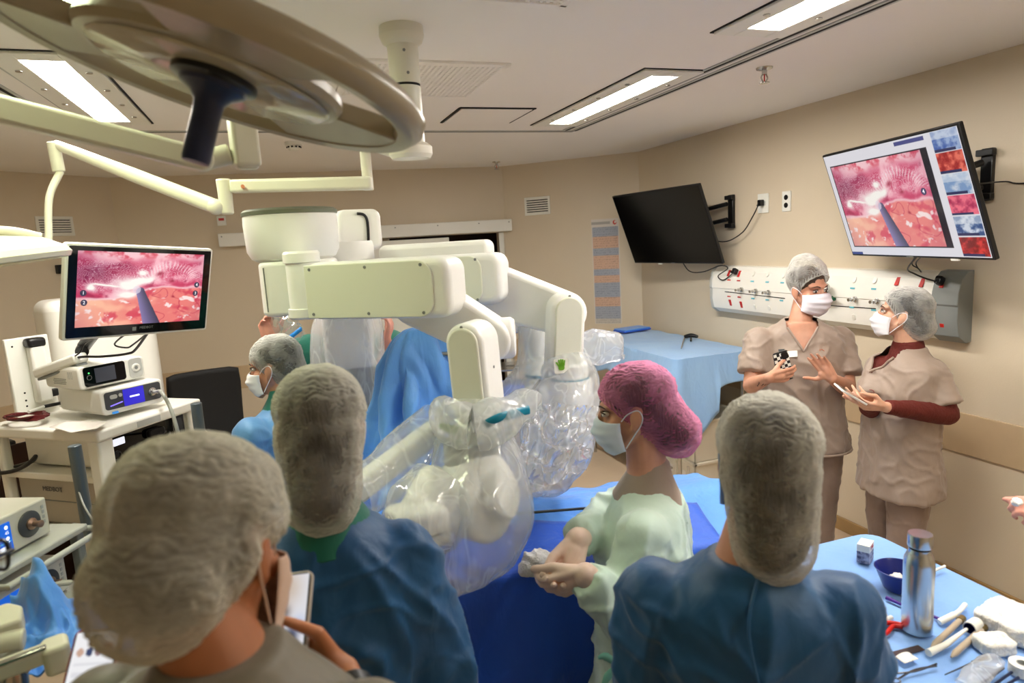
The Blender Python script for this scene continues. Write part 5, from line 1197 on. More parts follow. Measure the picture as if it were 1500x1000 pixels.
# ------------------------------------------------------------------ back table by the right wall
BT = rotz(0.0, (2.80, 4.45, 0)); wb, db = .64, 1.42
t = thing('back_table', 'steel legged table under a light blue drape by the right wall', 'table', (2.80, 4.45, 0))
a = M(BT); a.box((0, 0, 1.03), (wb - .02, db - .02, .03)); obj('table_top', a, m_chrome, t, bevel=.004)
for x in (-1, 1):
    for y in (-1, 1): a = M(BT); a.cyl((x * (wb / 2 - .05), y * (db / 2 - .05), 0), (x * (wb / 2 - .05), y * (db / 2 - .05), 1.02), .015, n=14); obj('leg', a, m_chrome, t)
a = M(BT); a.box((0, .1, .18), (wb - .10, db - .35, .015)); obj('lower_shelf', a, m_chrome, t, bevel=.003)
def bdrop(s, p):
    k = .20 + .06 * noise.noise(Vector((p.x * 3, p.y * 3, 1)))
    if p.x < 0: k += .12 * math.exp(-((p.y + .71) / .35) ** 2) + .04
    return k + .20 * math.exp(-((p.x + .22) ** 2 + (p.y + .72) ** 2) / .02)
table_drape(BT, wb, db, 1.05, bdrop, 'back_table_drape', 'light blue drape with crumpled corners on the table by the wall', m_drape2, folds=13, amp=.02, flare=.05, seed=11, top=lambda x, y: .006 * ridge(Vector((x * 4, y * 4, 1))))
t = thing('folded_towel', 'folded blue towel at the far end of the light blue back table', 'towel', (2.75, 5.03, 1.062)); T = rotz(.15, onz(926, 483, 1.07))
for k in range(2): a = M(T); a.prism(rrect(.30 - .02 * k, .17, .012), .012 * k - .004, .012 * k + .008); obj('fold', a, m_drape3 if k == 0 else m_drape, t, bevel=.004)
t = thing('stapler_instrument', 'black handheld instrument with a long shaft on the light blue back table', 'instrument', onz(1008, 500, 1.075))
p, q = onz(998, 510, 1.07), onz(1003, 493, 1.075); a = M(); a.tube([p, q], .005, 8); obj('shaft', a, m_chrome, t)
e = onz(1022, 493, 1.08); a = M(); a.tube([q, (q + e) / 2 + Vector((0, 0, .01)), e], [.014, .018, .012], 10, 4); obj('body', a, m_black, t)
a = M(); a.tube([(q + e) / 2, onz(1012, 499, 1.07)], .007, 8); obj('trigger', a, m_black, t)
# crates beneath
m_crate = mat('crate_white', (232, 226, 208), .5, var=.02)
def crate(T, label):
    t = thing('plastic_crate', label, 'crate', T.translation, 'white plastic crates'); w, d, h = .44, .46, .30
    a = M(T); a.box((0, 0, .01), (w - .02, d - .02, .02))
    for sx, sy, lx, ly in ((-1, 0, .012, d), (1, 0, .012, d), (0, -1, w, .012), (0, 1, w, .012)): a.box((sx * (w / 2 - .006), sy * (d / 2 - .006), h / 2), (lx, ly, h))
    obj('tub', a, m_crate, t, bevel=.005)
    a = M(T)
    for sx, sy, lx, ly in ((-1, 0, .03, d + .03), (1, 0, .03, d + .03), (0, -1, w + .03, .03), (0, 1, w + .03, .03)): a.box((sx * w / 2, sy * d / 2, h - .012), (lx, ly, .024))
    obj('rim', a, m_crate, t, bevel=.006)
    for y in (-.15, 0, .15): a = M(T); a.box((-w / 2 - .006, y, h * .45), (.012, .012, h * .8)); obj('rib', a, m_crate, t, bevel=.003)
    for y in (-.08, .08): a = M(T); a.box((-w / 2 - .001, y, h * .6), (.002, .07, .05)); obj('paper_label', a, m_gauze, t)
for y, z, l in ((3.97, .0, 'white plastic crate on the floor under the back table, nearer one of the lower pair'), (4.48, .0, 'white plastic crate on the floor under the back table, farther one of the lower pair'),
                (3.97, .302, 'ribbed white plastic crate stacked nearest under the light blue drape'), (4.48, .302, 'ribbed white plastic crate stacked farther back under the light blue drape')):
    crate(Matrix.Translation((2.84, y, z + (.19 if False else 0))), l)

# shelf rack with glass jars behind the second arm
c = W(757, 540, 5.0); t = thing('wire_rack', 'wire rack with glassware behind the second robot arm near the doorway', 'rack', (c.x, c.y, 0)); T = rotz(-.3, (c.x, c.y, 0)); zr = W(757, 520, 5.0).z
for x in (-.25, .25):
    for y in (-.15, .15): a = M(T); a.cyl((x, y, 0), (x, y, zr + .45), .011, n=10); obj('upright', a, m_chrome, t)
for z in (.25, zr - .35, zr - .08, zr + .2): a = M(T); a.box((0, 0, z), (.52, .32, .015)); obj('shelf', a, m_chrome, t, bevel=.003)
for k, (x, h) in enumerate(((-.15, .16), (-.05, .12), (.06, .17), (.17, .13))):
    p = T @ Vector((x, -.02, zr - .0725)); a = M(Matrix.Translation(p)); a.lathe([(.035, 0), (.036, .01), (.036, h * .8), (.025, h * .9), (.025, h)], 20); tag(obj('glass_jar', a, film('jar_glass', .08)), ['glass jar at the left of the wire rack shelf', 'short glass jar second on the wire rack shelf', 'tallest glass jar on the wire rack shelf', 'short glass jar at the right end of the wire rack shelf'][k], 'jar')
p = T @ Vector((0, -.02, zr - .3425)); a = M(rotz(-.3, p)); a.prism(rrect(.40, .24, .03), 0, .14); tag(obj('folded_pack', a, m_drape3, bevel=.02, seg=3), 'folded blue sterile pack on the wire rack behind the second arm', 'pack')

# ------------------------------------------------------------------ instrument table, lower right
ZT = .90
IT3 = rotz(-.03, (1.45, 0.86, 0)); t = thing('instrument_table', 'steel table under a blue drape in the lower right corner', 'table', (1.45, .86, 0))
a = M(IT3); a.box((0, 0, ZT - .03), (.56, 1.36, .03)); obj('table_top', a, m_chrome, t, bevel=.004)
for x in (-1, 1):
    for y in (-1, 1): a = M(IT3); a.cyl((x * .24, y * .62, 0), (x * .24, y * .62, ZT - .04), .016, n=12); obj('leg', a, m_chrome, t)
m_drape4 = cloth_mat('drape_table_blue', (128, 172, 232), (120, 164, 226), bump=.12)
table_drape(IT3, .58, 1.38, ZT - .006, lambda s, p: .34 + .05 * noise.noise(Vector((p.x * 3, p.y * 3, 4))), 'instrument_drape', 'smooth blue drape spread over the instrument table in the foreground', m_drape4, folds=13, amp=.02, flare=.03, seed=17)
zt = ZT + .0005
T = Matrix.Translation((1.408, 1.092, zt)); t = thing('steel_bottle', 'brushed steel water bottle standing on the blue instrument table', 'bottle', (1.408, 1.092, zt))
a = M(T); a.lathe([(.0, 0), (.031, 0), (.0345, .004), (.0345, .18), (.033, .192), (.027, .206), (.0245, .212), (.0245, .218)], 48); obj('body', a, mat('bottle_steel', (200, 204, 206), .26, metal=1, var=.03, vscale=2), t, ang=30)
a = M(T); a.lathe([(.022, .216), (.022, .226)], 36); obj('neck_gap', a, m_dark, t); a = M(T); a.lathe([(.027, .224), (.0275, .226), (.0275, .252), (.026, .256), (.0, .2565)], 48); obj('cap', a, m_chrome, t, ang=30)
T = rotz(.5, (1.585, 1.405, zt)); t = thing('medicine_box', 'small box with white top, dark speckled sides and red printing on the table edge', 'box', (1.585, 1.405, zt))
a = M(T); a.box((0, 0, .018), (.05, .035, .036)); obj('carton', a, mat('carton_dark', (44, 44, 78), .5, var=.5, vscale=90, col2=(170, 172, 196)), t, bevel=.001); a = M(T); a.box((0, 0, .047), (.0505, .0355, .022)); obj('white_band', a, m_white, t, bevel=.001)
text('1945', .016, T @ Matrix.Translation((.0, -.0182, .048)) @ Matrix.Rotation(PI / 2, 4, 'X'), m_red, 'printing', t, .0003)
T = Matrix.Translation((1.535, 1.250, zt)); t = thing('blue_bowl', 'dark blue plastic bowl behind the steel bottle', 'bowl', (1.535, 1.25, zt)); m_bowl = mat('bowl_blue', (22, 34, 110), .3)
a = M(T); a.lathe([(.0, 0), (.034, 0), (.038, .004), (.058, .056), (.061, .060), (.058, .061), (.054, .056), (.035, .006), (.0, .005)], 44); obj('bowl', a, m_bowl, t, ang=30)
rag('paper_tissue', Vector((1.53, 1.25, zt + .027)), 'crumpled pale tissue inside the dark blue bowl', m_gauze, .018, 9, 'tissue')
def rod(name, label, pts, rr, mt, cat, z=None, extra=None):
    t = thing(name, label, cat, pts[0]); a = M(); a.tube(pts, rr, 10); obj('body', a, mt, t)
    for nm, ps, r2, mt2 in (extra or []): a = M(); a.tube(ps, r2, 10); obj(nm, a, mt2, t)
    return t
def tz(x, y, h=.004): 
    p = onz(x, y, zt + h); return p
m_purple = mat('marker_purple', (70, 34, 128), .4)
rod('marker_pen', 'purple marker pen between the blue bowl and the steel bottle', [tz(1298, 875), tz(1326, 887)], .0045, m_purple, 'pen', extra=[('cap', [tz(1298, 875), tz(1306, 878)], .0052, m_purple)])
rod('marker_tip', 'purple pen end showing just right of the steel bottle', [tz(1366, 902), tz(1376, 906)], .004, m_purple, 'pen')
rod('white_wand', 'white plastic stick lying across the back edge behind the bottle', [tz(1368, 836, .012), tz(1384, 829, .012)], .004, m_white, 'stick')
rod('swab_stick', 'upper of two white swabs left of the steel bottle', [tz(1276, 910), tz(1298, 900)], .005, m_gauze, 'swab')
rod('swab_stick', 'lower of two white swabs beside the red clip', [tz(1276, 918), tz(1306, 904)], .006, m_gauze, 'swab')
t = thing('red_clip', 'red plastic clip loop on the blue drape left of the bottle', 'clip', tz(1300, 922)); m_redp = mat('clip_red', (206, 32, 26), .35)
a = M(); a.tube([tz(1280, 925), tz(1290, 931), tz(1300, 926), tz(1308, 917), tz(1322, 918), tz(1318, 914), tz(1300, 912), tz(1290, 918), tz(1280, 924)], .0055, 10, 5); obj('loop', a, m_redp, t); a = M(); a.tube([tz(1278, 927), tz(1283, 930)], .006, 8); obj('pale_tip', a, m_white, t)
a = M(); p, q = tz(1258, 972, .001), tz(1350, 948, .001); a.T = frame((p + q) / 2, x=q - p, z=(0, 0, 1)); a.box((0, 0, 0), ((q - p).length, .020, .0016)); tag(obj('steel_ruler', a, mat('ruler_dark', (92, 78, 80), .3, metal=.7), bevel=.0004), 'flat dark steel ruler on the table in front of the bottle', 'ruler')
a = M(); c = tz(1328, 965, .003)
a.T = frame(c, x=tz(1342, 958) - tz(1312, 968), z=(0, 0, 1)); a.grid(lambda u, v: ((u - .5) * .042, (v - .5) * .026, .003 + .005 * math.sin(u * 3) * v), 10, 8); tag(obj('paper_tag', a, m_gauze, solid=.0006), 'little white paper tag in front of the steel ruler', 'paper')
t = thing('surgical_forceps', 'ring handled steel forceps lying at the bottom of the table', 'forceps', tz(1330, 985)); m_fs = mat('forceps_steel', (120, 122, 130), .25, metal=1)
for off in (0, 8):
    c = tz(1300 + off * 1.5, 989 + off, .003); a = M(); a.tube([c + Vector((.011 * math.cos(x), .008 * math.sin(x), 0)) for x in [2 * PI * i / 18 for i in range(19)]], .0018, 7); a.tube([c + Vector((.011, .002, 0)), tz(1340, 983 - off * .3), tz(1372, 972 + off * .4)], .0022, 8, 4); obj('shank', a, m_fs, t)
def probe(label, pa, pb, r, mt, mt2): 
    p, q = tz(*pa, .008), tz(*pb, .008); t = thing('suction_probe', label, 'probe', p); d = q - p
    a = M(); a.tube([p, p + d * .12, q], [.002, r, r], 12); obj('shaft', a, mt, t); a = M(); a.tube([q - d * .1, q], r * 1.3, 12); obj('brass_end', a, mt2, t)
m_beige = mat('probe_beige', (186, 170, 148), .4); m_brass = mat('brass', (150, 128, 84), .3, metal=.8)
probe('beige pointed probe with a brass end leaning towards the gauze, left one', (1364, 948), (1410, 905), .007, m_beige, m_brass)
probe('beige pointed probe with a brass end beside the folded gauze, right one', (1393, 962), (1442, 918), .007, m_beige, m_brass)
t = thing('white_applicator', 'white plastic applicator with a tapered tip on the blue drape', 'applicator', tz(1380, 945)); a = M(); a.tube([tz(1360, 956, .01), tz(1385, 944, .012), tz(1416, 921, .014)], [.009, .007, .0035], 12); obj('tube', a, m_white, t)
t = thing('blue_syringe_cup', 'white cup with a dark blue inside lying by the gauze', 'cup', tz(1424, 915)); p, q = tz(1432, 912, .016), tz(1420, 920, .016); a = M(frame(p, z=q - p)); L = (q - p).length; a.lathe([(.0, 0), (.014, 0), (.015, .002), (.0155, L), (.013, L), (.0125, .004), (0, .004)], 28); obj('shell', a, m_white, t)
a = M(frame(p, z=q - p)); a.lathe([(.0125, .006), (.0127, L + .0005)], 28, True, False); obj('blue_liner', a, m_bowl, t)
t = thing('white_clamp', 'white plastic clamp with two arms behind the probes', 'clamp', tz(1395, 903)); a = M(); a.tube([tz(1376, 909, .006), tz(1392, 902, .01), tz(1404, 896, .01), tz(1414, 885, .01)], .006, 10, 4); obj('arm', a, m_white, t); a = M(); a.tube([tz(1376, 911, .006), tz(1388, 905, .012), tz(1398, 900, .01)], .008, 10, 4); obj('jaw', a, m_white, t)
def gauze_pack(label, c, w, d, h, rz, seed):
    g = M(rotz(rz, c)); g.prism(rrect(w, d, min(w, d) * .25, 5), 0, h); me = remesh(g, .0025, 12)
    displace(me, lambda p: .0035 * ridge(p * 42 + Vector((seed, 0, 0))) + .0018 * ridge(p * 110)); co = coords(me); co[:, 2] = np.maximum(co[:, 2], c[2]); setco(me, co)
    return tag(obj('gauze_pack', None, m_gauze, me=me, ang=80), label, 'gauze', 'folded gauze packs')
gauze_pack('white folded gauze pack at the back right of the instrument table', tz(1470, 912, .0), .13, .085, .034, .2, 1)
gauze_pack('white folded gauze pack nearest the probes', tz(1456, 950, .0), .075, .055, .026, -.3, 4)
gauze_pack('white folded gauze pack cut off by the right edge of the photo', tz(1500, 935, .0), .09, .09, .040, .5, 7)
t = thing('needle_holder', 'thin steel instrument with a brass grip near the front table edge', 'instrument', tz(1420, 975)); a = M(); a.tube([tz(1384, 988, .004), tz(1425, 970, .006)], [.0012, .0022], 8); obj('needle', a, m_fs, t); a = M(); a.tube([tz(1425, 970, .007), tz(1446, 963, .008)], [.004, .007, .005], 12); obj('grip', a, m_brass, t)
T = Matrix.Translation(tz(1497, 985, 0)); t = thing('tape_roll', 'roll of white tape at the right edge of the instrument table', 'tape', T.translation); a = M(T)
a.loft([[(r * math.cos(x), r * math.sin(x), z) for r, z in ((.012, 0), (.026, 0), (.026, .024), (.012, .024))] for x in [2 * PI * i / 36 for i in range(37)]], False, False); obj('tape', a, m_gauze, t); a = M(T); a.loft([[(r * math.cos(x), r * math.sin(x), z) for r, z in ((.010, 0), (.012, 0), (.012, .0245), (.010, .0245))] for x in [2 * PI * i / 36 for i in range(37)]], False, False); obj('core', a, m_lgrey, t)
for k, (pa, pb) in enumerate((((1440, 1000), (1470, 978)), ((1452, 1006), (1482, 984)), ((1466, 1008), (1492, 992)))):
    a = M(); a.tube([tz(*pa, .004), tz(*pb, .008)], .003, 8); tag(obj('steel_tool', a, mat('tool_dark', (52, 60, 92), .3, metal=.6)), ['dark steel tool lying under the clear pouch, left of three', 'dark steel tool at the clear pouch, middle of three', 'dark steel tool beside the tape roll, right of three'][k], 'instrument')
bag('clear_pouch', [(tz(1408, 1002, .012), .012, .006), (tz(1430, 988, .014), .026, .009), (tz(1452, 970, .014), .024, .009), (tz(1462, 964, .014), .016, .006)], m_film2, 'clear plastic pouch lying at the front of the instrument table', 'pouch', amp=.003, n=40, freq=50)

# crumpled blue cloth at the lower left by the insufflators
def lcloth(u, v):
    p = (W(20, 905, 1.62) * (1 - u) + W(150, 905, 1.70) * u) * (1 - v) + (W(40, 1010, 1.42) * (1 - u) + W(215, 985, 1.50) * u) * v
    pk = .12 * math.exp(-((u - .36) / .22) ** 2 - ((v - .02) / .4) ** 2); 
    return p + Vector((0, 0, pk + .035 * ridge(Vector((u * 2.6 + 2, v * 2.2, 0))) + .02 * ridge(Vector((u * 6, v * 4, 4)))))
a = M(); a.grid(lcloth, 60, 40); tag(obj('blue_cloth', a, m_drape, solid=.002, ang=70), 'crumpled blue cloth heaped below the insufflators at the lower left', 'cloth')
c = W(110, 990, 1.62); t = thing('side_cart', 'small grey cart under the crumpled blue cloth at the lower left', 'cart', (c.x, c.y, 0)); T = rotz(.3, (c.x, c.y, 0)); a = M(T); a.box((0, 0, .72), (.36, .30, .03)); obj('tray', a, m_grey, t, bevel=.006)
for x in (-.15, .15):
    for y in (-.12, .12): a = M(T); a.cyl((x, y, 0), (x, y, .71), .014, n=10); obj('leg', a, m_grey, t)
# ------------------------------------------------------------------ people
def skin(name, c): return mat(name, c, .48, var=.06, vscale=14, col2=tuple(int(v * .92) for v in c), sss=.12, bump=.08, bscale=260, bdist=.002)
sk_mid = skin('skin_mid', (210, 154, 126)); sk_light = skin('skin_light', (224, 174, 146)); sk_tan = skin('skin_tan', (176, 112, 74)); sk_pink = skin('skin_pink', (214, 150, 130))
m_hair = mat('hair_dark', (30, 20, 14), .5, var=.25, vscale=60, bump=.5, bscale=160, bstretch=(1, 1, .15))
m_hair2 = mat('hair_brown', (74, 52, 36), .5, var=.25, vscale=60, bump=.5, bscale=160, bstretch=(1, 1, .15))
m_mask = mat('mask_white', (236, 236, 240), .8, var=.015)
m_eye = mat('eye_white', (226, 222, 216), .2); m_iris = mat('iris_brown', (36, 22, 14), .15); m_brow = mat('eyebrow', (44, 30, 22), .7)

def net(name, col, op=.62, back=(150, 140, 128), wave=70.0):
    """thin crimped non-woven cap: half see-through, rippled across"""
    m = bpy.data.materials.new(name); m.use_nodes = True; nt = m.node_tree; N = nt.nodes; L = nt.links
    for n in list(N): N.remove(n)
    out = N.new('ShaderNodeOutputMaterial'); df = N.new('ShaderNodeBsdfDiffuse'); tl = N.new('ShaderNodeBsdfTranslucent'); tr = N.new('ShaderNodeBsdfTransparent')
    df.inputs[0].default_value = lin(col); tl.inputs[0].default_value = lin(col)
    at = N.new('ShaderNodeAttribute'); at.attribute_name = 'crimp'
    nz = N.new('ShaderNodeTexNoise'); nz.inputs['Scale'].default_value = 26; nz.inputs['Detail'].default_value = 3
    tc = N.new('ShaderNodeTexCoord'); L.new(tc.outputs['Object'], nz.inputs['Vector'])
    mp = N.new('ShaderNodeMapping'); mp.inputs['Scale'].default_value = (1, 1, 4.5); L.new(tc.outputs['Object'], mp.inputs['Vector'])
    n2 = N.new('ShaderNodeTexNoise'); n2.inputs['Scale'].default_value = wave; n2.inputs['Detail'].default_value = 2; n2.inputs['Distortion'].default_value = .8; L.new(mp.outputs[0], n2.inputs['Vector'])
    bp = N.new('ShaderNodeBump'); bp.inputs['Strength'].default_value = 1.0; bp.inputs['Distance'].default_value = .007; L.new(n2.outputs['Fac'], bp.inputs['Height'])
    L.new(bp.outputs[0], df.inputs['Normal'])
    a1 = N.new('ShaderNodeMixShader'); a1.inputs[0].default_value = .3; L.new(df.outputs[0], a1.inputs[1]); L.new(tl.outputs[0], a1.inputs[2])
    lw = N.new('ShaderNodeLayerWeight'); lw.inputs[0].default_value = .5
    rp = N.new('ShaderNodeMapRange'); rp.inputs[1].default_value = .08; rp.inputs[2].default_value = .95; rp.inputs[3].default_value = max(.06, op - .36); rp.inputs[4].default_value = min(1, op + .42)
    ad = N.new('ShaderNodeMath'); ad.operation = 'MULTIPLY_ADD'; ad.inputs[1].default_value = .22; L.new(at.outputs['Fac'], ad.inputs[0]); L.new(lw.outputs['Facing'], ad.inputs[2])
    a3 = N.new('ShaderNodeMath'); a3.operation = 'MULTIPLY_ADD'; a3.inputs[1].default_value = .35; L.new(nz.outputs['Fac'], a3.inputs[0]); L.new(ad.outputs[0], a3.inputs[2])
    L.new(a3.outputs[0], rp.inputs[0])
    a2 = N.new('ShaderNodeMixShader'); L.new(rp.outputs[0], a2.inputs[0]); L.new(tr.outputs[0], a2.inputs[1]); L.new(a1.outputs[0], a2.inputs[2])
    L.new(a2.outputs[0], out.inputs[0]); return m
n_white = net('cap_net_white', (226, 224, 212), .46); n_pink = net('cap_net_pink', (242, 156, 196), .54); n_dense = net('cap_net_dense', (232, 232, 226), .55)

def hand(m, w, d, n, side, k=1.0, curl=(.35, .45, .4), spread=.06, thumb=None, flat=None):
    """palm and five fingers: w wrist, d finger direction, n palm direction, side +1 right hand, -1 left"""
    d = d.normalized(); n = (n - d * n.dot(d)).normalized(); t = d.cross(n) * side
    lat = (.029, .010, -.010, -.028); ln = (.070, .079, .073, .056); ky = (.084, .088, .084, .075); tips = []
    for i in range(4):
        a = w + t * lat[i] * .55 * k; b = w + (d * ky[i] + t * lat[i]) * k
        m.cone(a, .0145 * k, b, .0105 * k, 12, 4, .85)
        c = curl[i] if isinstance(curl[0], (tuple, list)) else curl
        di = (d + t * lat[i] * spread * 30).normalized(); p = b; an = 0; r = .0092 if i < 3 else .0080
        for j, f in enumerate((.45, .30, .25)):
            an += c[j]; q = p + (di * math.cos(an) + n * math.sin(an)) * ln[i] * f * k; m.cone(p, r * k, q, (r - .0009) * k, 12, 4); p = q; r -= .0009
        tips.append(p)
    m.cone(w + d * .03 * k + n * .004, .020 * k, w + d * .062 * k, .019 * k, 14, 5)
    m.cone(w + d * .02 * k + t * .016 * k + n * .006 * k, .017 * k, w + d * .05 * k + t * .030 * k + n * .012 * k, .013 * k, 12, 5)
    th = thumb or (.75, .55, .35, .25, .85, .30)
    p = w + (d * .030 + t * .024 + n * .008) * k; q = p + (t * th[0] + d * th[1] + n * th[2]).normalized() * .044 * k; m.cone(p, .0135 * k, q, .0108 * k, 12, 4)
    u = (t * th[3] + d * th[4] + n * th[5]).normalized(); m.cone(q, .0106 * k, q + u * .030 * k, .0096 * k, 12, 4); m.cone(q + u * .030 * k, .0096 * k, q + (u * .054 + n * .004) * k, .0080 * k, 12, 4)
    return tips

def head_geo(m, HT):
    T = m.T; m.T = T @ HT
    m.ell((0, -.014, .036), (.075, .097, .082)); m.ell((0, .022, -.028), (.061, .068, .085)); m.ell((0, .060, -.092), (.027, .026, .022))
    for s in (-1, 1):
        m.cone((s * .056, -.002, -.045), .017, (s * .020, .058, -.096), .016, 12, 4); m.ell((s * .043, .060, -.026), (.020, .018, .020))
        m.ell((s * .077, -.008, -.010), (.009, .019, .032), Matrix.Rotation(.25, 3, 'X')); m.ell((s * .082, -.016, -.004), (.006, .010, .024)); m.ell((s * .076, .004, -.036), (.007, .008, .010))
        m.ell((s * .011, .100, -.040), (.009, .010, .008)); m.cone((s * .008, .087, .021), .009, (s * .048, .066, .024), .009, 10, 4)
    m.cone((0, .088, .008), .0085, (0, .110, -.034), .0115, 12, 4)
    m.cone((-.018, .086, -.066), .0065, (.018, .086, -.066), .0065, 10, 4); m.cone((-.014, .084, -.074), .0075, (.014, .084, -.074), .0075, 10, 4)
    m.T = T

def rim_y(z):   # where the cap's edge runs over the head: forward limit at height z
    return float(np.interp(z, [-.19, -.15, -.10, -.045, -.015, .02, .066, .09, .2], [-.035, -.030, -.022, .000, .026, .054, .100, .20, .3]))
def cap(HT, par, mt, long=True, puff=1.0, bag=(0, -.085, -.105, .068), hair=m_hair, ripple=.0012, label=None, top=0.0, rise=0.0):
    i = HT.inverted()
    g = M(); g.ell((0, -.018, .044 + top * .5), (.091 * puff, .112 * puff, .090 + .5 * top)); 
    if top: g.ell((0, -.03, .09 + top * .6), (.070, .080, .05 + top * .4))
    if long: g.cone((0, -.045, .0), .086 * puff, bag[:3], bag[3], 24, 8)
    me = remesh(g, .0034, 10)
    S = (HT.to_scale().x)
    def rip(p):
        a = math.atan2(p.x, -p.y); q = p.z * 620 + 8 * noise.noise(Vector((p.x * 30, p.y * 30, p.z * 20))) + 7 * noise.noise(p * 62) + 1.2 * math.sin(a * 5)
        edge = max(0, (p.y - (rim_y(p.z - rise) - .03)) / .03)
        return ripple * (.5 + max(0, noise.noise(p * 13 + Vector((4, 0, 0)))) * 1.6) * (math.sin(q) + .5 * math.sin(q * .53 + 5 * noise.noise(p * 40))) + .0045 * noise.noise(p * 24) + .003 * edge * math.sin(a * 46)
    co = coords(me); no = normals(me); dd = np.array([rip(Vector(c)) for c in co]); setco(me, co + no * dd[:, None])
    cull(me, lambda p: p.y < rim_y(p.z - rise))
    co = coords(me); at = me.attributes.new('crimp', 'FLOAT', 'POINT'); dv = np.array([rip(Vector(c)) for c in co]); dv = np.clip(.5 + dv / (ripple * 3.2 + 1e-6), 0, 1) - .5
    at.data.foreach_set('value', dv.astype(np.float32))
    # elastic hem along the open edge
    import bmesh
    bm = bmesh.new(); bm.from_mesh(me); nx = {}
    for e in bm.edges:
        if e.is_boundary:
            a, b = e.verts; nx.setdefault(a.index, []).append(b.index); nx.setdefault(b.index, []).append(a.index)
    bm.verts.ensure_lookup_table(); best = []; seen = set()
    for st in nx:
        if st in seen: continue
        lp = [st]; seen.add(st)
        while True:
            c = [v for v in nx[lp[-1]] if v not in seen]
            if not c: break
            lp.append(c[0]); seen.add(c[0])
        if len(lp) > len(best): best = lp
    pts = [bm.verts[v].co.copy() for v in best]; bm.free()
    me.transform(HT); o = obj('hair_net', None, mt, par, me=me, ang=80)
    if label: o['label'] = label
    if len(pts) > 20:
        n = len(pts); sm = [sum((pts[(k + j) % n] for j in range(-4, 5)), Vector()) / 9 for k in range(0, n, 3)]; sm.append(sm[0])
        g = M(HT); g.tube([p + Vector((.001 * math.sin(k * 2.1), 0, .0012 * math.sin(k * 1.3))) for k, p in enumerate(sm)], .0032, 7); obj('elastic_hem', g, mt, o)
    g = M(); g.ell((0, -.018, .041), (.0795, .0995, .0805))
    if long: g.cone((0, -.045, .0), .074, (bag[0], bag[1] + .004, bag[2] + .008), bag[3] - .011, 20, 6)
    me = remesh(g, .006, 4); cull(me, lambda p: p.y < rim_y(p.z) + .020 - (.02 if p.z < -.02 else 0)); me.transform(HT); obj('hair', None, hair, par, me=me, ang=80)

def face_mask(HT, par, tint=None):
    def f(u, v):
        a = (u * 2 - 1); c = math.cos(a * PI / 2 * .97) ** .75
        pr = float(np.interp(v, [0, .14, .34, .6, .85, 1], [.104, .120, .131, .120, .103, .080]))
        zz = float(np.interp(v, [0, 1], [-.006 - .012 * abs(a), -.128 + .030 * abs(a)])); x = .074 * math.sin(a * PI / 2 * .97)
        return (x, .030 + (pr - .030) * c + .0022 * math.sin(v * PI * 7) * c, zz)
    g = M(HT); g.grid(f, 30, 26); k = obj('face_mask', g, tint or m_mask, par, solid=.0016, ang=70)
    for s in (-1, 1):
        g = M(HT); g.tube([(s * .072, .034, -.014), (s * .080, .012, .006), (s * .086, -.016, .014), (s * .086, -.026, -.004), (s * .083, -.018, -.028), (s * .077, .006, -.058), (s * .070, .034, -.092)], .0016, 7, 5); obj('ear_loop', g, tint or m_mask, k)
def eyes(HT, par, look=(0, 0)):
    for s in (-1, 1):
        g = M(HT); c = Vector((s * .031, .0780, .002)); g.ell(c, (.0125, .0112, .0074)); e = obj('eye', g, m_eye, par)
        g = M(HT); dv = Vector((look[0] + s * .12, 1, look[1])).normalized(); g.ell(c + dv * .0085, (.0058, .0042, .0058)); obj('iris', g, m_iris, e)
        g = M(HT); g.tube([c + Vector((-.015, -.001, .004)), c + Vector((-.006, .010, .0085)), c + Vector((.006, .010, .0085)), c + Vector((.015, -.001, .004))], .0019, 7, 5); obj('eyelashes', g, m_brow, e)
        g = M(HT); g.tube([(s * .014, .0935, .021), (s * .031, .0895, .0275), (s * .052, .072, .0215)], [.0018, .0025, .0012], 8, 5); obj('eyebrow', g, m_brow, par)

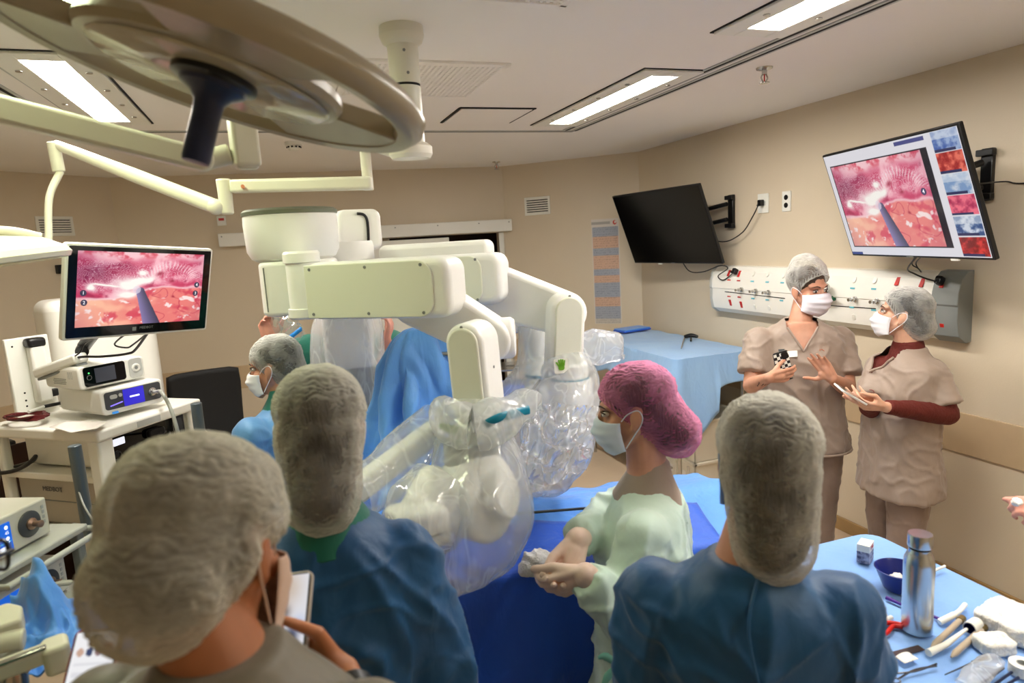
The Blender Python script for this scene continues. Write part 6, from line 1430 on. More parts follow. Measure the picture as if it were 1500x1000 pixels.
class Body:
    """joints of one figure, from head, facing and hand positions"""
    def __init__(s, hc, haz, hp=0.0, hr=0.0, baz=None, stature=1.66, neck=None, pelvis=None, wide=1.0, hs=1.0, arms=None, deep=1.0, feet=True):
        s.S = stature; s.wide = wide; s.deep = deep; s.feet = feet
        f = Vector((math.cos(math.radians(haz)), math.sin(math.radians(haz)), 0)); r = Vector((f.y, -f.x, 0))
        R = Matrix((r, f, Vector((0, 0, 1)))).transposed() @ Matrix.Rotation(math.radians(hp), 3, 'X') @ Matrix.Rotation(math.radians(hr), 3, 'Y')
        s.HT = Matrix.Translation(hc) @ R.to_4x4() @ Matrix.Scale(hs, 4); s.hc = Vector(hc)
        b = math.radians(baz if baz is not None else haz); s.f = Vector((math.cos(b), math.sin(b), 0)); s.r = Vector((s.f.y, -s.f.x, 0))
        s.N = Vector(neck) if neck is not None else s.hc - Vector((0, 0, .158 * hs)) - s.f * .025
        s.P = Vector(pelvis) if pelvis is not None else Vector((s.N.x, s.N.y, .50 * stature)) + s.f * .02
        s.arms = arms or {}
        s.sh = {1: s.N + s.r * .165 * wide - Vector((0, 0, .098)), -1: s.N - s.r * .165 * wide - Vector((0, 0, .098))}
    def axis(s, t): return s.N.lerp(s.P, t)
    def ringat(s, z, hw, hd, n=28, off=0.0):
        t = (s.N.z - z) / max(.01, s.N.z - s.P.z); c = s.axis(t) if t <= 1 else Vector((s.P.x, s.P.y, z)); c = Vector((c.x, c.y, z)) + s.f * off
        return [c + s.r * (hw * math.copysign(abs(math.cos(2 * PI * i / n)) ** .85, math.cos(2 * PI * i / n))) + s.f * (hd * math.copysign(abs(math.sin(2 * PI * i / n)) ** .9, math.sin(2 * PI * i / n))) for i in range(n)]
    def torso(s, m, prof):
        R = [s.ringat(s.N.z - dz, hw * s.wide, hd * s.deep, off=o) for dz, hw, hd, o in prof]; m.loft(R[::-1])
    def geo(s, m, hands=True):
        head_geo(m, s.HT); H = s.HT
        m.cone(H @ Vector((0, -.022, -.055)), .053, s.N + Vector((0, 0, -.02)), .058, 20, 6); m.cone(s.N + Vector((0, 0, -.02)), .058, s.N - Vector((0, 0, .10)), .070, 18, 6)
        s.torso(m, [(.015, .060, .056, 0), (.06, .100, .066, 0), (.11, .138, .082, 0), (.19, .148, .10, .005), (.33, .132, .098, .005), (.43, .136, .100, 0), (.53, .160, .115, -.005), (.62, .155, .11, -.005), (.68, .10, .08, 0)])
        for sd, a in s.arms.items():
            S, E, Wr = s.sh[sd], Vector(a['e']), Vector(a['w']); m.cone(S, .050 * s.wide ** .7, E, .040 * s.wide ** .7, 18, 6); m.cone(E, .041 * s.wide ** .7, Wr, .026, 16, 6, .92)
            if hands: s.tips = hand(m, Wr, Vector(a['d']), Vector(a['n']), sd, a.get('k', 1.0), a.get('curl', (.35, .45, .4)), a.get('spread', .05), a.get('thumb'))
        if s.feet:
            for sd in (1, -1):
                h = s.P + s.r * sd * .088 * s.wide - Vector((0, 0, .02)); kn = Vector((h.x, h.y, .275 * s.S)) + s.f * .015; an = Vector((h.x, h.y, .065)) - s.f * .01
                m.cone(h, .085 * s.wide, kn, .055 * s.wide ** .5, 18, 6); m.cone(kn, .055 * s.wide ** .5, an, .036, 16, 6); m.cone(an, .036, an + Vector((0, 0, -.03)), .034, 12, 4); m.cone(an + Vector((0, 0, -.031)) - s.f * .03, .032, an + s.f * .15 + Vector((0, 0, -.042)), .022, 14, 5)
    def build(s, label, mt, voxel=.0055, group=None, name='person', hands=True):
        g = M(); s.geo(g, hands); me = remesh(g, voxel, 4, .5); 
        # eye sockets
        i = s.HT.inverted(); co = coords(me); A = np.array(i); l = co @ A[:3, :3].T + A[:3, 3]
        for sd in (-1, 1):
            q = np.exp(-(((l[:, 0] - sd * .031) / .017) ** 2 + ((l[:, 2] - .001) / .011) ** 2)) * (l[:, 1] > .04); l[:, 1] -= .009 * q
        B = np.array(s.HT); setco(me, l @ B[:3, :3].T + B[:3, 3])
        s.o = obj(name, None, mt, None, me=me, ang=80); tag(s.o, label, 'person', group); return s.o
    def sleeve(s, m, sd, r0, r1, r2, upto=1.0, upper_only=None):
        a = s.arms[sd]; S, E, Wr = s.sh[sd], Vector(a['e']), Vector(a['w'])
        if upper_only is not None:
            E2 = S.lerp(E, upper_only); m.ell(S, (r0, r0, r0)); m.cyl(S, E2, r0, r1, 24); return
        m.cone(S, r0, E, r1, 22, 6); m.ell(E, (r1, r1, r1)); m.cyl(E, E.lerp(Wr, upto), r1, r2, 22)

def folds(kind, seed=0.0, amp=.012):
    sd = Vector((seed, seed * .7, 0))
    def crease(p, w=.32):      # sharp ridges with broad hollows between
        n_ = abs(noise.noise(p)); return max(0.0, 1 - n_ / w) ** 1.6
    def f(p):
        wp_ = p + Vector((noise.noise(p * 4 + sd), noise.noise(p * 4 + sd + Vector((9, 0, 0))), noise.noise(p * 4 + Vector((0, 9, 0))))) * .07
        a = crease(Vector((wp_.x * 7.0, wp_.y * 7.0, wp_.z * 1.9)) + sd); d = crease(Vector(((wp_.x + wp_.z * .8) * 6.4, (wp_.y - wp_.z * .7) * 6.4, wp_.z * 2.2)) + sd * 1.3)
        b = crease(wp_ * 10 + sd * 2, .22); c = crease(wp_ * 15 + sd * 3, .22); e = noise.noise(p * 3.2 + sd)
        k = {'gown': (.62, .42, .34, .10, .5), 'scrub': (.34, .34, .44, .16, .3), 'leg': (.45, .2, .35, .12, .3)}[kind]
        return amp * (k[0] * a + k[1] * d + k[2] * b + k[3] * c + k[4] * e - .35)
    return f
def garment(name, g, mt, par, kind='gown', seed=0, amp=.012, voxel=.007, smooth=5, label=None, fine=1):
    me = remesh(g, voxel, smooth); ff = folds(kind, seed, amp); zt = coords(me)[:, 2].max() if kind != 'leg' else 99
    displace(me, lambda p: ff(p) * (min(1, max(.0, (zt - p.z - .012) / .09)) if zt < 90 else 1))
    o = obj(name, None, mt, par, me=me, ang=85)
    if fine:
        q = o.modifiers.new('s', 'SMOOTH'); q.factor = .5; q.iterations = fine
    if label: o['label'] = label
    return o
def gown_mat(name, col, col2, bump=.3): return mat(name, col, .52, var=.03, vscale=5, col2=col2, bump=bump, bscale=17, bstretch=(1.2, 1.2, .7), sheen=.2, bdist=.012, bdetail=2.5)
m_gown = gown_mat('gown_blue', (12, 80, 128), (9, 72, 120)); m_gown2 = gown_mat('gown_light_blue', (96, 150, 204), (88, 142, 196)); m_gownw = gown_mat('gown_pale_green', (206, 226, 214), (196, 220, 206), .22)
m_green_scrub = gown_mat('scrub_green', (0, 110, 92), (0, 100, 84)); m_scrub = gown_mat('scrub_taupe', (158, 140, 126), (152, 134, 120), .18); m_scrubp = gown_mat('scrub_trousers', (142, 122, 110), (136, 116, 104), .15)
m_maroon = mat('maroon_knit', (96, 26, 16), .75, bump=.3, bscale=90); m_taupe = gown_mat('shirt_taupe', (108, 100, 82), (100, 92, 74)); m_glove = mat('glove_latex', (224, 196, 180), .4, var=.03)
GOWN = [(-.006, .068, .066, -.004), (.010, .078, .070, -.002), (.026, .098, .076, 0), (.045, .132, .090, 0), (.07, .166, .102, 0), (.11, .190, .116, 0), (.20, .196, .132, .006), (.34, .190, .136, .008), (.48, .196, .142, .006), (.62, .206, .150, 0), (.76, .216, .160, 0), (.95, .232, .178, 0), (1.02, .238, .184, 0)]
TOP = [(-.004, .068, .068, .0), (.012, .080, .074, .004), (.030, .100, .078, .004), (.048, .130, .090, 0), (.075, .158, .1, 0), (.11, .176, .108, 0), (.20, .180, .128, .010), (.34, .172, .132, .012), (.48, .178, .138, .008), (.62, .196, .148, 0), (.70, .204, .152, 0)]
def trousers(b, par, mt, seed=0):
    g = M(); b.torso(g, [(.50, .160, .118, 0), (.60, .178, .130, -.004), (.70, .172, .122, -.004)])
    for sd in (1, -1):
        h = b.P + b.r * sd * .088 * b.wide - Vector((0, 0, .04)); kn = Vector((h.x, h.y, .275 * b.S)) + b.f * .015; an = Vector((h.x, h.y, .085)) - b.f * .01
        g.cone(h, .098 * b.wide, kn, .078 * b.wide ** .6, 22, 6); g.cyl(kn, an, .078 * b.wide ** .6, .066, 22); g.ell(kn, [.078 * b.wide ** .6] * 3)
    return garment('trousers', g, mt, par, 'leg', seed, .009)
def shoes(b, par, mt):
    for sd in (1, -1):
        h = b.P + b.r * sd * .088 * b.wide; an = Vector((h.x, h.y, .05)) - b.f * .01; g = M(); g.cone(an + Vector((0, 0, .02)), .048, an - b.f * .03, .045, 16, 5); g.cone(an - b.f * .03 + Vector((0, 0, -.004)), .045, an + b.f * .16 + Vector((0, 0, -.012)), .036, 16, 5)
        me = remesh(g, .006, 4); co = coords(me); co[:, 2] = np.maximum(co[:, 2], .004); setco(me, co); obj('shoe', None, mt, par, me=me)
def down(b, sd, out=.06, fwd=.05, bend=.10, d=None):
    """an arm hanging or bent forward, its hand in front of the body"""
    S = b.sh[sd]; E = S + b.r * sd * out - Vector((0, 0, .275)) + b.f * (fwd - .05); Wr = E + b.f * .20 - b.r * sd * .10 + Vector((0, 0, bend - .06))
    return dict(e=E, w=Wr, d=b.f - b.r * sd * .5, n=b.r * -sd + Vector((0, 0, -.3)))
def axis_depth(p): return (Vector(p) - CAM).dot(Vector((EX.z, EY.z, EZ.z)))
view = Vector((EX.z, EY.z, EZ.z)).normalized(); IR = Vector((EX.x, EY.x, EZ.x)).normalized(); IU = -Vector((EX.y, EY.y, EZ.y)).normalized()   # image right, image up
def phone(T, label, w=.074, h=.152, case=None, pic=None, back=None):
    t = thing('smartphone', label, 'phone', T.translation); a = M(T); a.prism(rrect(w, h, .011, 5), -.0045, .004); obj('case', a, case or m_black, t, bevel=.002)
    a = M(T); a.prism(rrect(w - .006, h - .006, .009, 5), .003, .0046); obj('screen', a, m_glassb, t)
    if pic is not None: picture('screen_picture', T @ Matrix.Translation((0, 0, .0052)), w - .010, h - .010, 40, 80, pic, vcol_mat('phone_glow', .95, .2), t)
    if back is not None: back(T, t)
    return t

# --- person in the left foreground with a phone (seen from behind)
hc = W(300, 800, .80); N1 = W(326, 968, .755)
b = Body(hc, 60, -24, -4, 60, 1.66, neck=N1, hs=1.03)
wr = W(505, 992, .99)
b.arms = {1: dict(e=W(560, 1120, .86), w=wr, d=(-IR * 1.0 + IU * .35 + view * .25), n=-view + IU * .2, k=1.0, curl=((.55, .75, .6), (.6, .8, .6), (.6, .8, .6), (.6, .8, .6)), thumb=(.62, .55, .62, .05, .95, .42)), -1: down(b, -1)}
p1 = b.build('person in the left foreground seen from behind, photographing with a phone', sk_tan, .005)
cap(b.HT, p1, net('cap_net_thick', (222, 218, 202), .68), True, 1.06, (0, -.072, -.034, .078)); face_mask(b.HT, p1, mat('mask_warm_shade', (206, 176, 156), .8)); eyes(b.HT, p1)  # a mask in shade: the warm, dim tone is put into its colour
g = M(); b.torso(g, [(q[0] - .012, q[1] * 1.02, q[2], q[3] - .004) for q in TOP]); b.sleeve(g, -1, .072, .068, .05, upper_only=.8); b.sleeve(g, 1, .072, .066, .05, upper_only=.8); garment('shirt', g, m_taupe, p1, 'scrub', 3, .010)
g = M(); g.cyl(wr + (Vector(b.arms[1]['e']) - wr).normalized() * .02, wr + (Vector(b.arms[1]['e']) - wr).normalized() * .05, .034, .036, 20); obj('wrist_band', g, m_black, p1, bevel=.004)
trousers(b, p1, m_taupe, 5); shoes(b, p1, m_black)
def pic1(u, v):
    c = np.zeros(u.shape + (3,)); c[:] = (226, 226, 232)
    for x, y, r, k in ((.5, .62, .13, (120, 110, 110)), (.35, .36, .12, (70, 74, 96)), (.72, .40, .14, (60, 66, 90)), (.55, .86, .3, (206, 190, 176)), (.85, .50, .14, (196, 206, 232)), (.2, .5, .16, (240, 238, 244))):
        g = np.exp(-((u - x) / r) ** 2 - ((v - y) / (r * .6)) ** 2)[..., None]; c = c * (1 - g) + np.array(k, float) * g
    s = (v < .15); c[s] = (238, 238, 240); s = np.hypot(u - .25, (v - .07) * 2) < .10; c[s] = (214, 60, 150); s = np.hypot(u - .5, (v - .12) * 2) < .08; c[s] = (240, 100, 70); s = (v < .03) & (u < .4); c[s] = (30, 160, 110)
    return c
T = frame(W(418, 915, 1.00), x=IR * 1.0 + IU * .14 - view * .05, z=-view * .80 + IU * .55 - IR * .12)
phone(T, 'smartphone with a bright screen held up by the person in the left foreground', .076, .155, mat('case_clear', (176, 168, 160), .3), pic1)

# --- person standing behind the operating table, second from the left
b = Body(W(470, 630, 1.33), 84, -10, 4, 78, 1.68, wide=.98, deep=1.05, hs=1.02)
b.N = b.N + IR * .0
b.sh = {1: b.N + b.r * .140 - Vector((0, 0, .112)), -1: b.N - b.r * .15 - Vector((0, 0, .10))}
b.arms = {1: down(b, 1, .055, .04, .06), -1: down(b, -1, .06, .05)}
p = b.build('person in dark blue gown seen from behind, left of the robot arm', sk_mid, .0065)
cap(b.HT, p, n_white, True, 1.0, (.004, -.070, -.120, .072)); face_mask(b.HT, p); eyes(b.HT, p)
g = M(); b.torso(g, GOWN); b.sleeve(g, 1, .074, .080, .05); b.sleeve(g, -1, .074, .078, .05); garment('gown', g, m_gown, p, 'gown', 11, .026, .007, 13)
g = M(); g.cone(b.N + Vector((0, 0, .026)) - b.f * .008, .061, b.N - Vector((0, 0, .05)), .10, 28, 3); obj('scrub_collar', g, m_green_scrub, p)
trousers(b, p, m_green_scrub, 2); shoes(b, p, m_white)

# --- person with the pink cap
hc = W(928, 598, 1.83)
b = Body(hc, 148, -8, 0, 143, 1.60, hs=.98, neck=W(948, 702, 1.86), wide=.98)
hw = W(818, 838, 1.70)
b.arms = {-1: dict(e=W(915, 900, 1.70), w=W(858, 842, 1.66), d=-IR * .9 - IU * .5 + view * .35, n=view * .7 + IU * .3, curl=(.5, .5, .4), thumb=(.4, .9, .3, .1, 1, .2)),
          1: dict(e=W(880, 768, 1.98), w=W(846, 790, 1.77), d=-IU * .75 - IR * .35 - view * .45, n=-view * .6 - IR * .2, curl=(.45, .5, .4), thumb=(.4, .9, .3, .1, 1, .2))}
p = b.build('person with a pink hair net and pale green gown in profile beside the operating table', sk_mid, .005)
cap(b.HT, p, n_pink, True, 1.0, (0, -.105, -.085, .074), hair=m_hair, ripple=.0014, label='pink crimped hair net'); face_mask(b.HT, p, mat('mask_pale_blue', (214, 226, 240), .8)); eyes(b.HT, p, (0, -.1))
g = M(); b.torso(g, GOWN); b.sleeve(g, -1, .070, .074, .052, .93); b.sleeve(g, 1, .070, .070, .05, .9); garment('gown', g, m_gownw, p, 'gown', 23, .024, .007, 13)
for sd in (1, -1):
    a = b.arms[sd]; g = M(); hand(g, a['w'], a['d'], a['n'], sd, 1.05, a['curl'], .05, a['thumb']); fd = (Vector(a['w']) - Vector(a['e'])).normalized(); g.cone(a['w'] - fd * .07, .031, a['w'], .030, 18, 6)
    me = remesh(g, .004, 3); setco(me, coords(me) + normals(me) * .0022); obj('glove', None, m_glove, p, me=me)
g = M(); g.cone(b.N + Vector((0, 0, .026)) - b.f * .008, .061, b.N - Vector((0, 0, .05)), .10, 28, 3); obj('scrub_collar', g, m_scrub, p)
bw_ = W(905, 975, 1.66); g = M()
for x, y in ((-.05, .02), (.05, .028), (-.04, -.06), (.03, -.07)): g.tube([bw_, bw_ + IR * x * .6 + IU * (y * .6 + .012), bw_ + IR * x + IU * y], [.006, .012, .004], 9, 4, ey=.5)
obj('waist_tie', g, mat('tie_mint', (140, 214, 196), .6), p); trousers(b, p, m_scrubp, 4); shoes(b, p, m_white)

# --- person in the right foreground seen from behind
b = Body(W(1122, 676, 1.24), 59, -4, 3, 54, 1.66, wide=1.0, deep=1.08, hs=1.02, neck=W(1090, 815, 1.23))
b.arms = {1: down(b, 1, .018, .06, .02), -1: down(b, -1, .03, .06, .02)}
p = b.build('person in a blue gown and beige hair net seen from behind in the right foreground', sk_mid, .0065)
cap(b.HT, p, n_white, True, 1.02, (.006, -.066, -.128, .073)); face_mask(b.HT, p, mat('mask_blue', (120, 160, 206), .8)); eyes(b.HT, p)
g = M(); b.torso(g, GOWN); b.sleeve(g, 1, .076, .080, .05); b.sleeve(g, -1, .076, .080, .05); garment('gown', g, m_gown, p, 'gown', 31, .024, .007, 13)
g = M()
g.tube([b.N - b.f * .07 + b.r * .02 - Vector((0, 0, .0)), b.N - b.f * .125 + b.r * .0 - Vector((0, 0, .08)), b.N - b.f * .155 + b.r * .03 - Vector((0, 0, .22))], .003, 7, 5); obj('neck_tie', g, m_gown, p); trousers(b, p, m_scrubp, 6); shoes(b, p, m_white)

# --- person far left in light blue looking to the monitor
b = Body(W(402, 536, 2.75), 156, -6, 0, 128, 1.62, hs=1.0)
b.arms = {1: down(b, 1), -1: down(b, -1, .10, .06, .16)}
p = b.build('person in a light blue gown and white hair net looking left beside the black chair', sk_mid, .0065)
cap(b.HT, p, n_dense, True, .98, (0, -.084, -.080, .066)); face_mask(b.HT, p); eyes(b.HT, p)
g = M(); b.torso(g, GOWN); b.sleeve(g, 1, .082, .076, .05); b.sleeve(g, -1, .082, .076, .05); garment('gown', g, m_gown2, p, 'gown', 41, .02, .007, 13)
g = M(); g.cone(b.N + Vector((0, 0, .026)) - b.f * .008, .061, b.N - Vector((0, 0, .05)), .10, 28, 3); obj('scrub_collar', g, m_green_scrub, p); trousers(b, p, m_green_scrub, 8); shoes(b, p, m_white)

# --- person in green behind the robot column unfolding a plastic cover
b = Body(W(508, 436, 3.10), -96, -6, 0, -92, 1.82, wide=1.12)
b.arms = {1: dict(e=W(416, 542, 3.02), w=W(394, 500, 2.94), d=IU - IR * .2, n=IR * .7 - view * .5, curl=(.8, .7, .5)), -1: dict(e=W(560, 560, 3.08), w=W(566, 500, 2.98), d=IU + IR * .25, n=-IR, curl=(.6, .7, .5))}
p = b.build('person in green scrubs mostly hidden behind the robot column holding up a plastic cover', sk_pink, .006)
cap(b.HT, p, n_dense, False); face_mask(b.HT, p); eyes(b.HT, p)
g = M(); b.torso(g, TOP); b.sleeve(g, 1, .10, .115, .10, upper_only=1.0); b.sleeve(g, -1, .085, .08, .07, upper_only=.9); garment('scrub_top', g, m_green_scrub, p, 'scrub', 51, .014); trousers(b, p, m_green_scrub, 9); shoes(b, p, m_white)
def bagf(u, v):
    q = (W(386, 458, 2.9) * (1 - u) + W(424, 442, 2.86) * u) * (1 - v) + (W(418, 522, 2.9) * (1 - u) + W(446, 488, 2.86) * u) * v
    return q + view * (.02 * ridge(Vector((u * 3, v * 4, 1))))
a = M(); a.grid(bagf, 24, 30); t = obj('plastic_pouch', a, film('pouch_film', .26, tint=(206, 232, 236)), ang=80); tag(t, 'clear plastic pouch with a blue strip held up left of the robot column', 'plastic pouch')
a = M(); a.grid(lambda u, v: W(404, 505, 2.88) * (1 - u) * (1 - v) + W(441, 478, 2.86) * u * (1 - v) + W(408, 511, 2.88) * (1 - u) * v + W(443, 484, 2.86) * u * v, 6, 2); obj('blue_strip', a, mat('strip_blue', (30, 130, 214), .4), t, solid=.002)
a = M(); a.grid(lambda u, v: W(388, 458, 2.885) * (1 - u) * (1 - v) + W(398, 452, 2.88) * u * (1 - v) + W(389, 461, 2.885) * (1 - u) * v + W(399, 455, 2.88) * u * v, 4, 2); obj('violet_seal', a, mat('seal_violet', (60, 50, 160), .4), t, solid=.002)

# --- two women by the right wall
hc = onx(1184, 424, 2.62); wd_ = axis_depth(hc)
b = Body(hc, 270, -4, 0, 234, 1.66, wide=1.24, deep=1.18, hs=1.03, neck=W(1172, 466, wd_ + .01))
b.sh = {1: W(1112, 500, wd_ + .04), -1: W(1228, 498, wd_ + .02)}
b.P = Vector((b.N.x, b.N.y, .50 * 1.66))
b.arms = {1: dict(e=W(1102, 564, wd_ - .02), w=W(1126, 553, wd_ - .30), d=IR * .96 + IU * .12 + view * .05, n=view * .85 + IU * .35, curl=((.22, .35, .3), (.25, .4, .3), (.28, .45, .35), (.3, .5, .4)), spread=.03, thumb=(.6, .7, .4, .2, .9, .5)),
          -1: dict(e=W(1240, 568, wd_ - .05), w=W(1219, 554, wd_ - .24), d=IU * .8 - IR * .62 - view * .1, n=-IR * .45 - view * .8 - IU * .2, curl=((.06, .1, .1), (.1, .12, .1), (.14, .18, .12), (.2, .2, .15)), spread=.10, thumb=(.85, .3, .3, .55, .6, .2))}
w1 = b.build('woman in taupe scrubs with a badge and raised hand standing by the gas rail', sk_mid, .0045)
cap(b.HT, w1, n_dense, False, 1.0, top=.045, hair=m_hair2, ripple=.0009, rise=.026); face_mask(b.HT, w1, mat('mask_lilac', (238, 234, 242), .8)); eyes(b.HT, w1, (.25, -.1))
g = M(); b.torso(g, TOP); b.sleeve(g, 1, .080, .086, 0, upper_only=.74); b.sleeve(g, -1, .080, .086, 0, upper_only=.74); top1 = garment('scrub_top', g, m_scrub, w1, 'scrub', 61, .016, .008, 14)
def on_chest(b, x, dz, off=.0):
    """point on the front of the chest"""
    o = b.N - Vector((0, 0, dz)) + b.r * x + b.f * .5; h = None
    me = top_cur.data; from mathutils.bvhtree import BVHTree
    t = BVHTree.FromPolygons([v.co for v in me.vertices], [tuple(q.vertices) for q in me.polygons]); l, n, _, _ = t.ray_cast(o, -b.f); return (l + b.f * (.003 + off), n) if l else (o, b.f)
top_cur = top1
c, n = on_chest(b, .075, .165); T = frame(c, x=-b.r, z=n); a = M(T); a.prism(rrect(.094, .032, .003, 2), 0, .0025); bd = obj('name_badge', a, m_white, top1); a = M(T @ Matrix.Translation((-.03, .022, .002))); a.box((0, 0, 0), (.03, .012, .006)); obj('badge_clip', a, m_panelg, bd)
c, n = on_chest(b, -.085, .15); T = frame(c, x=-b.r, z=n); a = M(T); a.tube([(-.014, 0, 0), (0, .007, .001), (.014, 0, 0)], .0018, 6, 4); obj('logo_stitch', a, mat('stitch_orange', (196, 110, 80), .6), top1)
def neckline(b, par, mt, w=.072, dep=.115, nm='neckline'):
    pts = [];
    for x in np.linspace(-1, 1, 15):
        c, n = on_chest(b, x * w, .045 + dep * (1 - abs(x)) - .01, .002); pts.append(c)
    g = M(); g.tube(pts, .0055, 8, 2); return obj(nm, g, mt, par), pts
nl, pts = neckline(b, top1, m_scrub)
def cut_v(b, w=.072, dep=.115):
    """open the collar so that the throat shows"""
    def keep(p):
        q = p - b.N; x = abs(q.dot(b.r)) / w; return not (x < 1 and q.dot(b.f) > .012 and -q.z < .035 + dep * (1 - x))
    cull(top_cur.data, keep)
cut_v(b)
g = M(); hm = b.N.z - .695; g.tube([q + Vector((0, 0, 0)) for q in b.ringat(hm, .207 * b.wide, .155 * b.deep) + b.ringat(hm, .207 * b.wide, .155 * b.deep)[:1]], .006, 8); obj('hem', g, m_scrub, top1)
trousers(b, w1, m_scrubp, 12); shoes(b, w1, m_white)
# inked pattern on the forearm
E, Wr = Vector(b.arms[1]['e']), Vector(b.arms[1]['w'])
from mathutils.bvhtree import BVHTree
bv = BVHTree.FromPolygons([v.co for v in w1.data.vertices], [tuple(q.vertices) for q in w1.data.polygons])
ctr = E.lerp(Wr, .55); ax_ = (Wr - E).normalized(); sdv = ax_.cross(-view).normalized()
g = M()
for i in range(26):
    for j in range(8):
        if noise.noise(Vector((i * 1.7, j * 1.3, 3))) > -.05:
            o = ctr + ax_ * (-.055 + .11 * i / 25) + sdv * (-.03 + .06 * j / 7) - view * .3; l, n, _, _ = bv.ray_cast(o, view)
            if l and (l - ctr).length < .09: g.T = frame(l + n * .0006, z=n); g.lathe([(.0032, 0), (.0024, .0004)], 7)
obj('tattoo', g, mat('tattoo_ink', (78, 56, 48), .6), w1)
def checks(T, t):
    a = M(T)
    for i in range(5):
        for j in range(9):
            if (i + j) % 2 == 0: a.box((-.0285 + i * .0142, -.06 + j * .015, -.0048), (.0142, .015, .001))
    obj('check_pattern', a, m_white, t); a = M(T); a.prism([(x - .016, y + .052) for x, y in rrect(.032, .034, .008)], -.008, -.004); obj('camera_bump', a, m_black, t)
pc = W(1147, 536, wd_ - .268)
T = frame(pc, x=-IR * .95 - IU * .12, z=view * .75 + IU * .5 + IR * .1); T = frame(pc, y=IU * .9 - IR * .25 + view * .25, z=view * .9 + IU * .2)
phone(T, 'smartphone in a black and white checked case held by the woman with the badge', .074, .15, back=checks)

hc = onx(1322, 459, 2.74); wd_ = axis_depth(hc)
b = Body(hc, 126, 8, 0, 158, 1.54, wide=1.08, deep=1.15, hs=.98, neck=W(1330, 508, wd_ + .02))
b.sh = {1: W(1290, 538, wd_ + .10), -1: W(1366, 548, wd_ - .06)}
b.arms = {-1: dict(e=W(1386, 606, wd_ - .10), w=W(1296, 596, wd_ - .20), d=-IR * .95 + IU * .05 - view * .05, n=IU * .75 + view * .4, curl=((.4, .5, .4), (.5, .6, .4), (.6, .7, .5), (.6, .8, .5)), thumb=(.5, .7, .5, .0, .9, .1)),
          1: dict(e=W(1276, 596, wd_ + .04), w=W(1275, 585, wd_ - .14), d=-IR * .7 + IU * .1 - view * .5, n=IU * .5 - view * -.5, curl=((.4, .5, .4), (.5, .6, .4), (.6, .7, .5), (.6, .8, .5)), thumb=(.5, .7, .5, .0, .9, .1))}
w2 = b.build('shorter woman in taupe scrubs with maroon sleeves holding a white phone by the wall', sk_light, .0045)
cap(b.HT, w2, n_dense, True, 1.0, (0, -.075, -.045, .075), hair=m_hair, ripple=.0009, rise=.014); face_mask(b.HT, w2); eyes(b.HT, w2, (.1, .1))
g = M(); b.torso(g, TOP); b.sleeve(g, 1, .070, .078, 0, upper_only=.80); b.sleeve(g, -1, .072, .082, 0, upper_only=.80); top_cur = garment('scrub_top', g, m_scrub, w2, 'scrub', 71, .016, .008, 14)
g = M()
for sd in (1, -1):
    a = b.arms[sd]; S, E, Wr = b.sh[sd], Vector(a['e']), Vector(a['w']); g.cone(S, .058, E, .052, 20, 6); g.ell(E, (.052, .052, .052)); g.cyl(E, E.lerp(Wr, .97), .052, .033, 20)
N = b.N; g.cyl(N - Vector((0, 0, .10)), N + Vector((0, 0, .035)), .098, .062, 24); garment('undershirt', g, m_maroon, w2, 'scrub', 73, .006, .007, label='maroon long sleeved undershirt')
nl, pts = neckline(b, top_cur, m_scrub, .055, .075); 
cut_v(b, .055, .075)
c, n = on_chest(b, -.06, .19); T = frame(c, x=-b.r, z=n); a = M(T); a.tube([(-.012, 0, 0), (0, .006, .001), (.012, 0, 0)], .0016, 6, 4); obj('logo_stitch', a, mat('stitch_red', (150, 60, 60), .6), top_cur)
trousers(b, w2, m_scrubp, 15); shoes(b, w2, m_white)
T = frame(W(1246, 577, wd_ - .30), y=-IR * .9 + IU * .45 - view * .3, z=IU * .8 - view * .3 + IR * .5)
phone(T, 'white smartphone held in both hands by the shorter woman', .074, .15, case=m_white)

# --- hand of someone beyond the right edge
hw = W(1556, 760, 1.78)
b = Body(W(1700, 560, 1.95), 170, 0, 0, 165, 1.66)
b.arms = {-1: dict(e=W(1620, 800, 1.80), w=hw, d=-IR * .9 + IU * .30, n=-IU * .4 + view * .6, curl=((.7, .9, .7), (.8, 1.0, .7), (.8, 1.0, .8), (.9, 1.0, .8)), thumb=(.45, .8, .5, -.1, .9, .4)), 1: down(b, 1)}
p = b.build('person beyond the right edge whose curled hand reaches into the photo', sk_pink, .005)
cap(b.HT, p, n_dense, False); face_mask(b.HT, p); g = M(); b.torso(g, TOP); b.sleeve(g, 1, .078, .085, 0, upper_only=.85); b.sleeve(g, -1, .078, .085, 0, upper_only=.85); garment('scrub_top', g, m_scrub, p, 'scrub', 81, .01); trousers(b, p, m_scrubp, 16); shoes(b, p, m_white)
rag('cotton_ball', W(1489, 735, 1.78), 'small white cotton ball held in the hand at the right edge', m_gauze, .012, 14, 'cotton')

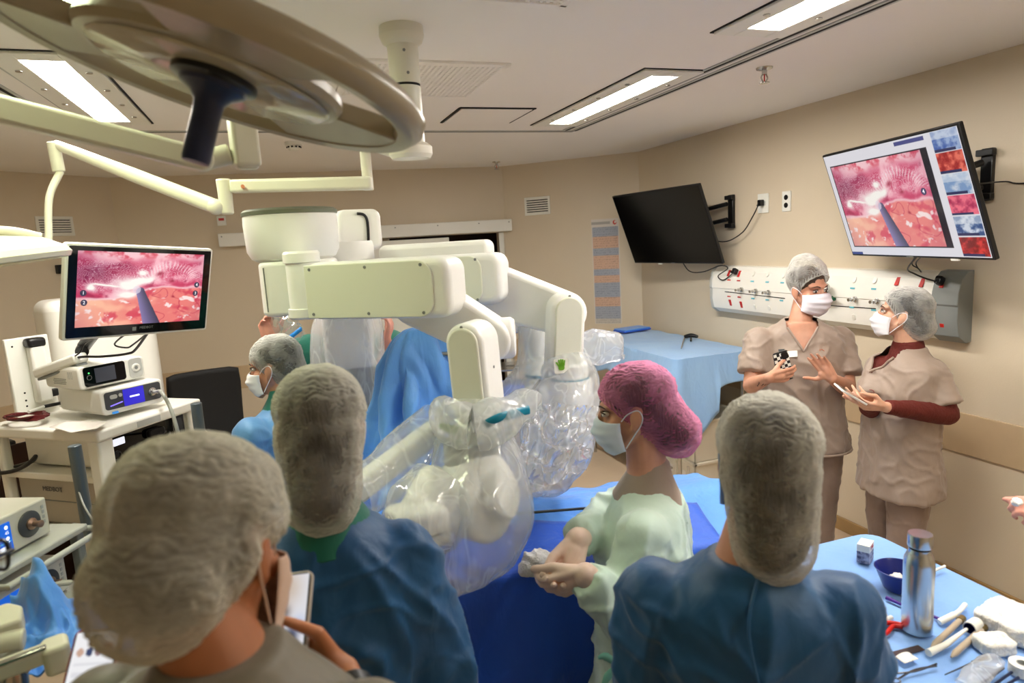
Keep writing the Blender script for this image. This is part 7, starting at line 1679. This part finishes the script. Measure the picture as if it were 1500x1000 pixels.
# --- person beyond the left edge: glasses and the red phone
hc = W(-142, 846, .86)
b = Body(hc, 62, -10, 0, 60, 1.64, neck=hc - Vector((0, 0, .158)) - Vector((.03, .03, 0)))
b.arms = {1: dict(e=W(10, 1180, .85), w=W(116, 1090, 1.06), d=IU * 1.0 + IR * .10, n=-view + IR * .5, curl=((.3, .4, .4), (.4, .5, .4), (.5, .6, .4), (.6, .6, .5)), thumb=(.5, .8, .2, -.3, 1, .2)), -1: down(b, -1)}
p = b.build('person mostly beyond the left edge wearing black rimmed glasses and holding a red phone', sk_mid, .0055)
cap(b.HT, p, n_white, False); eyes(b.HT, p)
g = M()
for s in (-1, 1):
    q = [(s * .033 + x, .106 - abs(s * .033 + x) ** 2 * 3.2, y + .0) for x, y in rrect(.054, .042, .014, 5)]; q.append(q[0]); g.tube([Vector(v) for v in q], .0028, 8)
    g.tube([Vector((s * .060, .096, .008)), Vector((s * .074, .085, .010)), Vector((s * .084, .02, .012)), Vector((s * .086, -.03, .004))], .0028, 8, 4)
g.tube([Vector((-.008, .106, .006)), Vector((0, .110, .009)), Vector((.008, .106, .006))], .0026, 8, 3); g.v = [tuple(b.HT @ Vector(v)) for v in g.v]
gl = obj('glasses', g, m_black, p)
for s in (-1, 1): g = M(b.HT @ Matrix.Translation((s * .033, .1035, 0)) @ Matrix.Rotation(-PI / 2, 4, 'X')); g.prism(rrect(.052, .040, .013, 5), -.0006, .0006); obj('lens', g, film('lens_glass', .04), gl)
g = M(); b.torso(g, TOP); b.sleeve(g, 1, .08, .085, 0, upper_only=.8); b.sleeve(g, -1, .08, .085, 0, upper_only=.8); garment('scrub_top', g, m_green_scrub, p, 'scrub', 91, .01); trousers(b, p, m_green_scrub, 17); shoes(b, p, m_white)
def pic2(u, v):
    c = np.zeros(u.shape + (3,)); c[:] = (244, 244, 246)
    s = (np.abs(u - .5) < .13) & (np.abs(v - .955) < .016); c[s] = (10, 10, 12)
    for k, col in enumerate(((206, 170, 150), (60, 74, 110), (150, 120, 124), (200, 60, 60))):
        s = np.hypot(u - (.18 + k * .21), (v - .80) * 2.05) < .085; c[s] = col
    s = (np.abs(u - .80) < .12) & (np.abs(v - .865) < .018); c[s] = (226, 60, 60); s = (np.abs(u - .5) < .16) & (np.abs(v - .90) < .006); c[s] = (150, 150, 154)
    s = (v < .7) & ((v * 9) % 1 < .5) & (u > .08) & (u < .92); c[s] = (226, 226, 230); return c
T = frame(W(130, 1000, .98), x=IR * 1.0 + IU * .07, z=-view * .86 + IU * .5); phone(T, 'smartphone in a red case with a white screen beside the left foreground person', .074, .15, case=mat('case_red', (176, 38, 34), .4), pic=pic2)
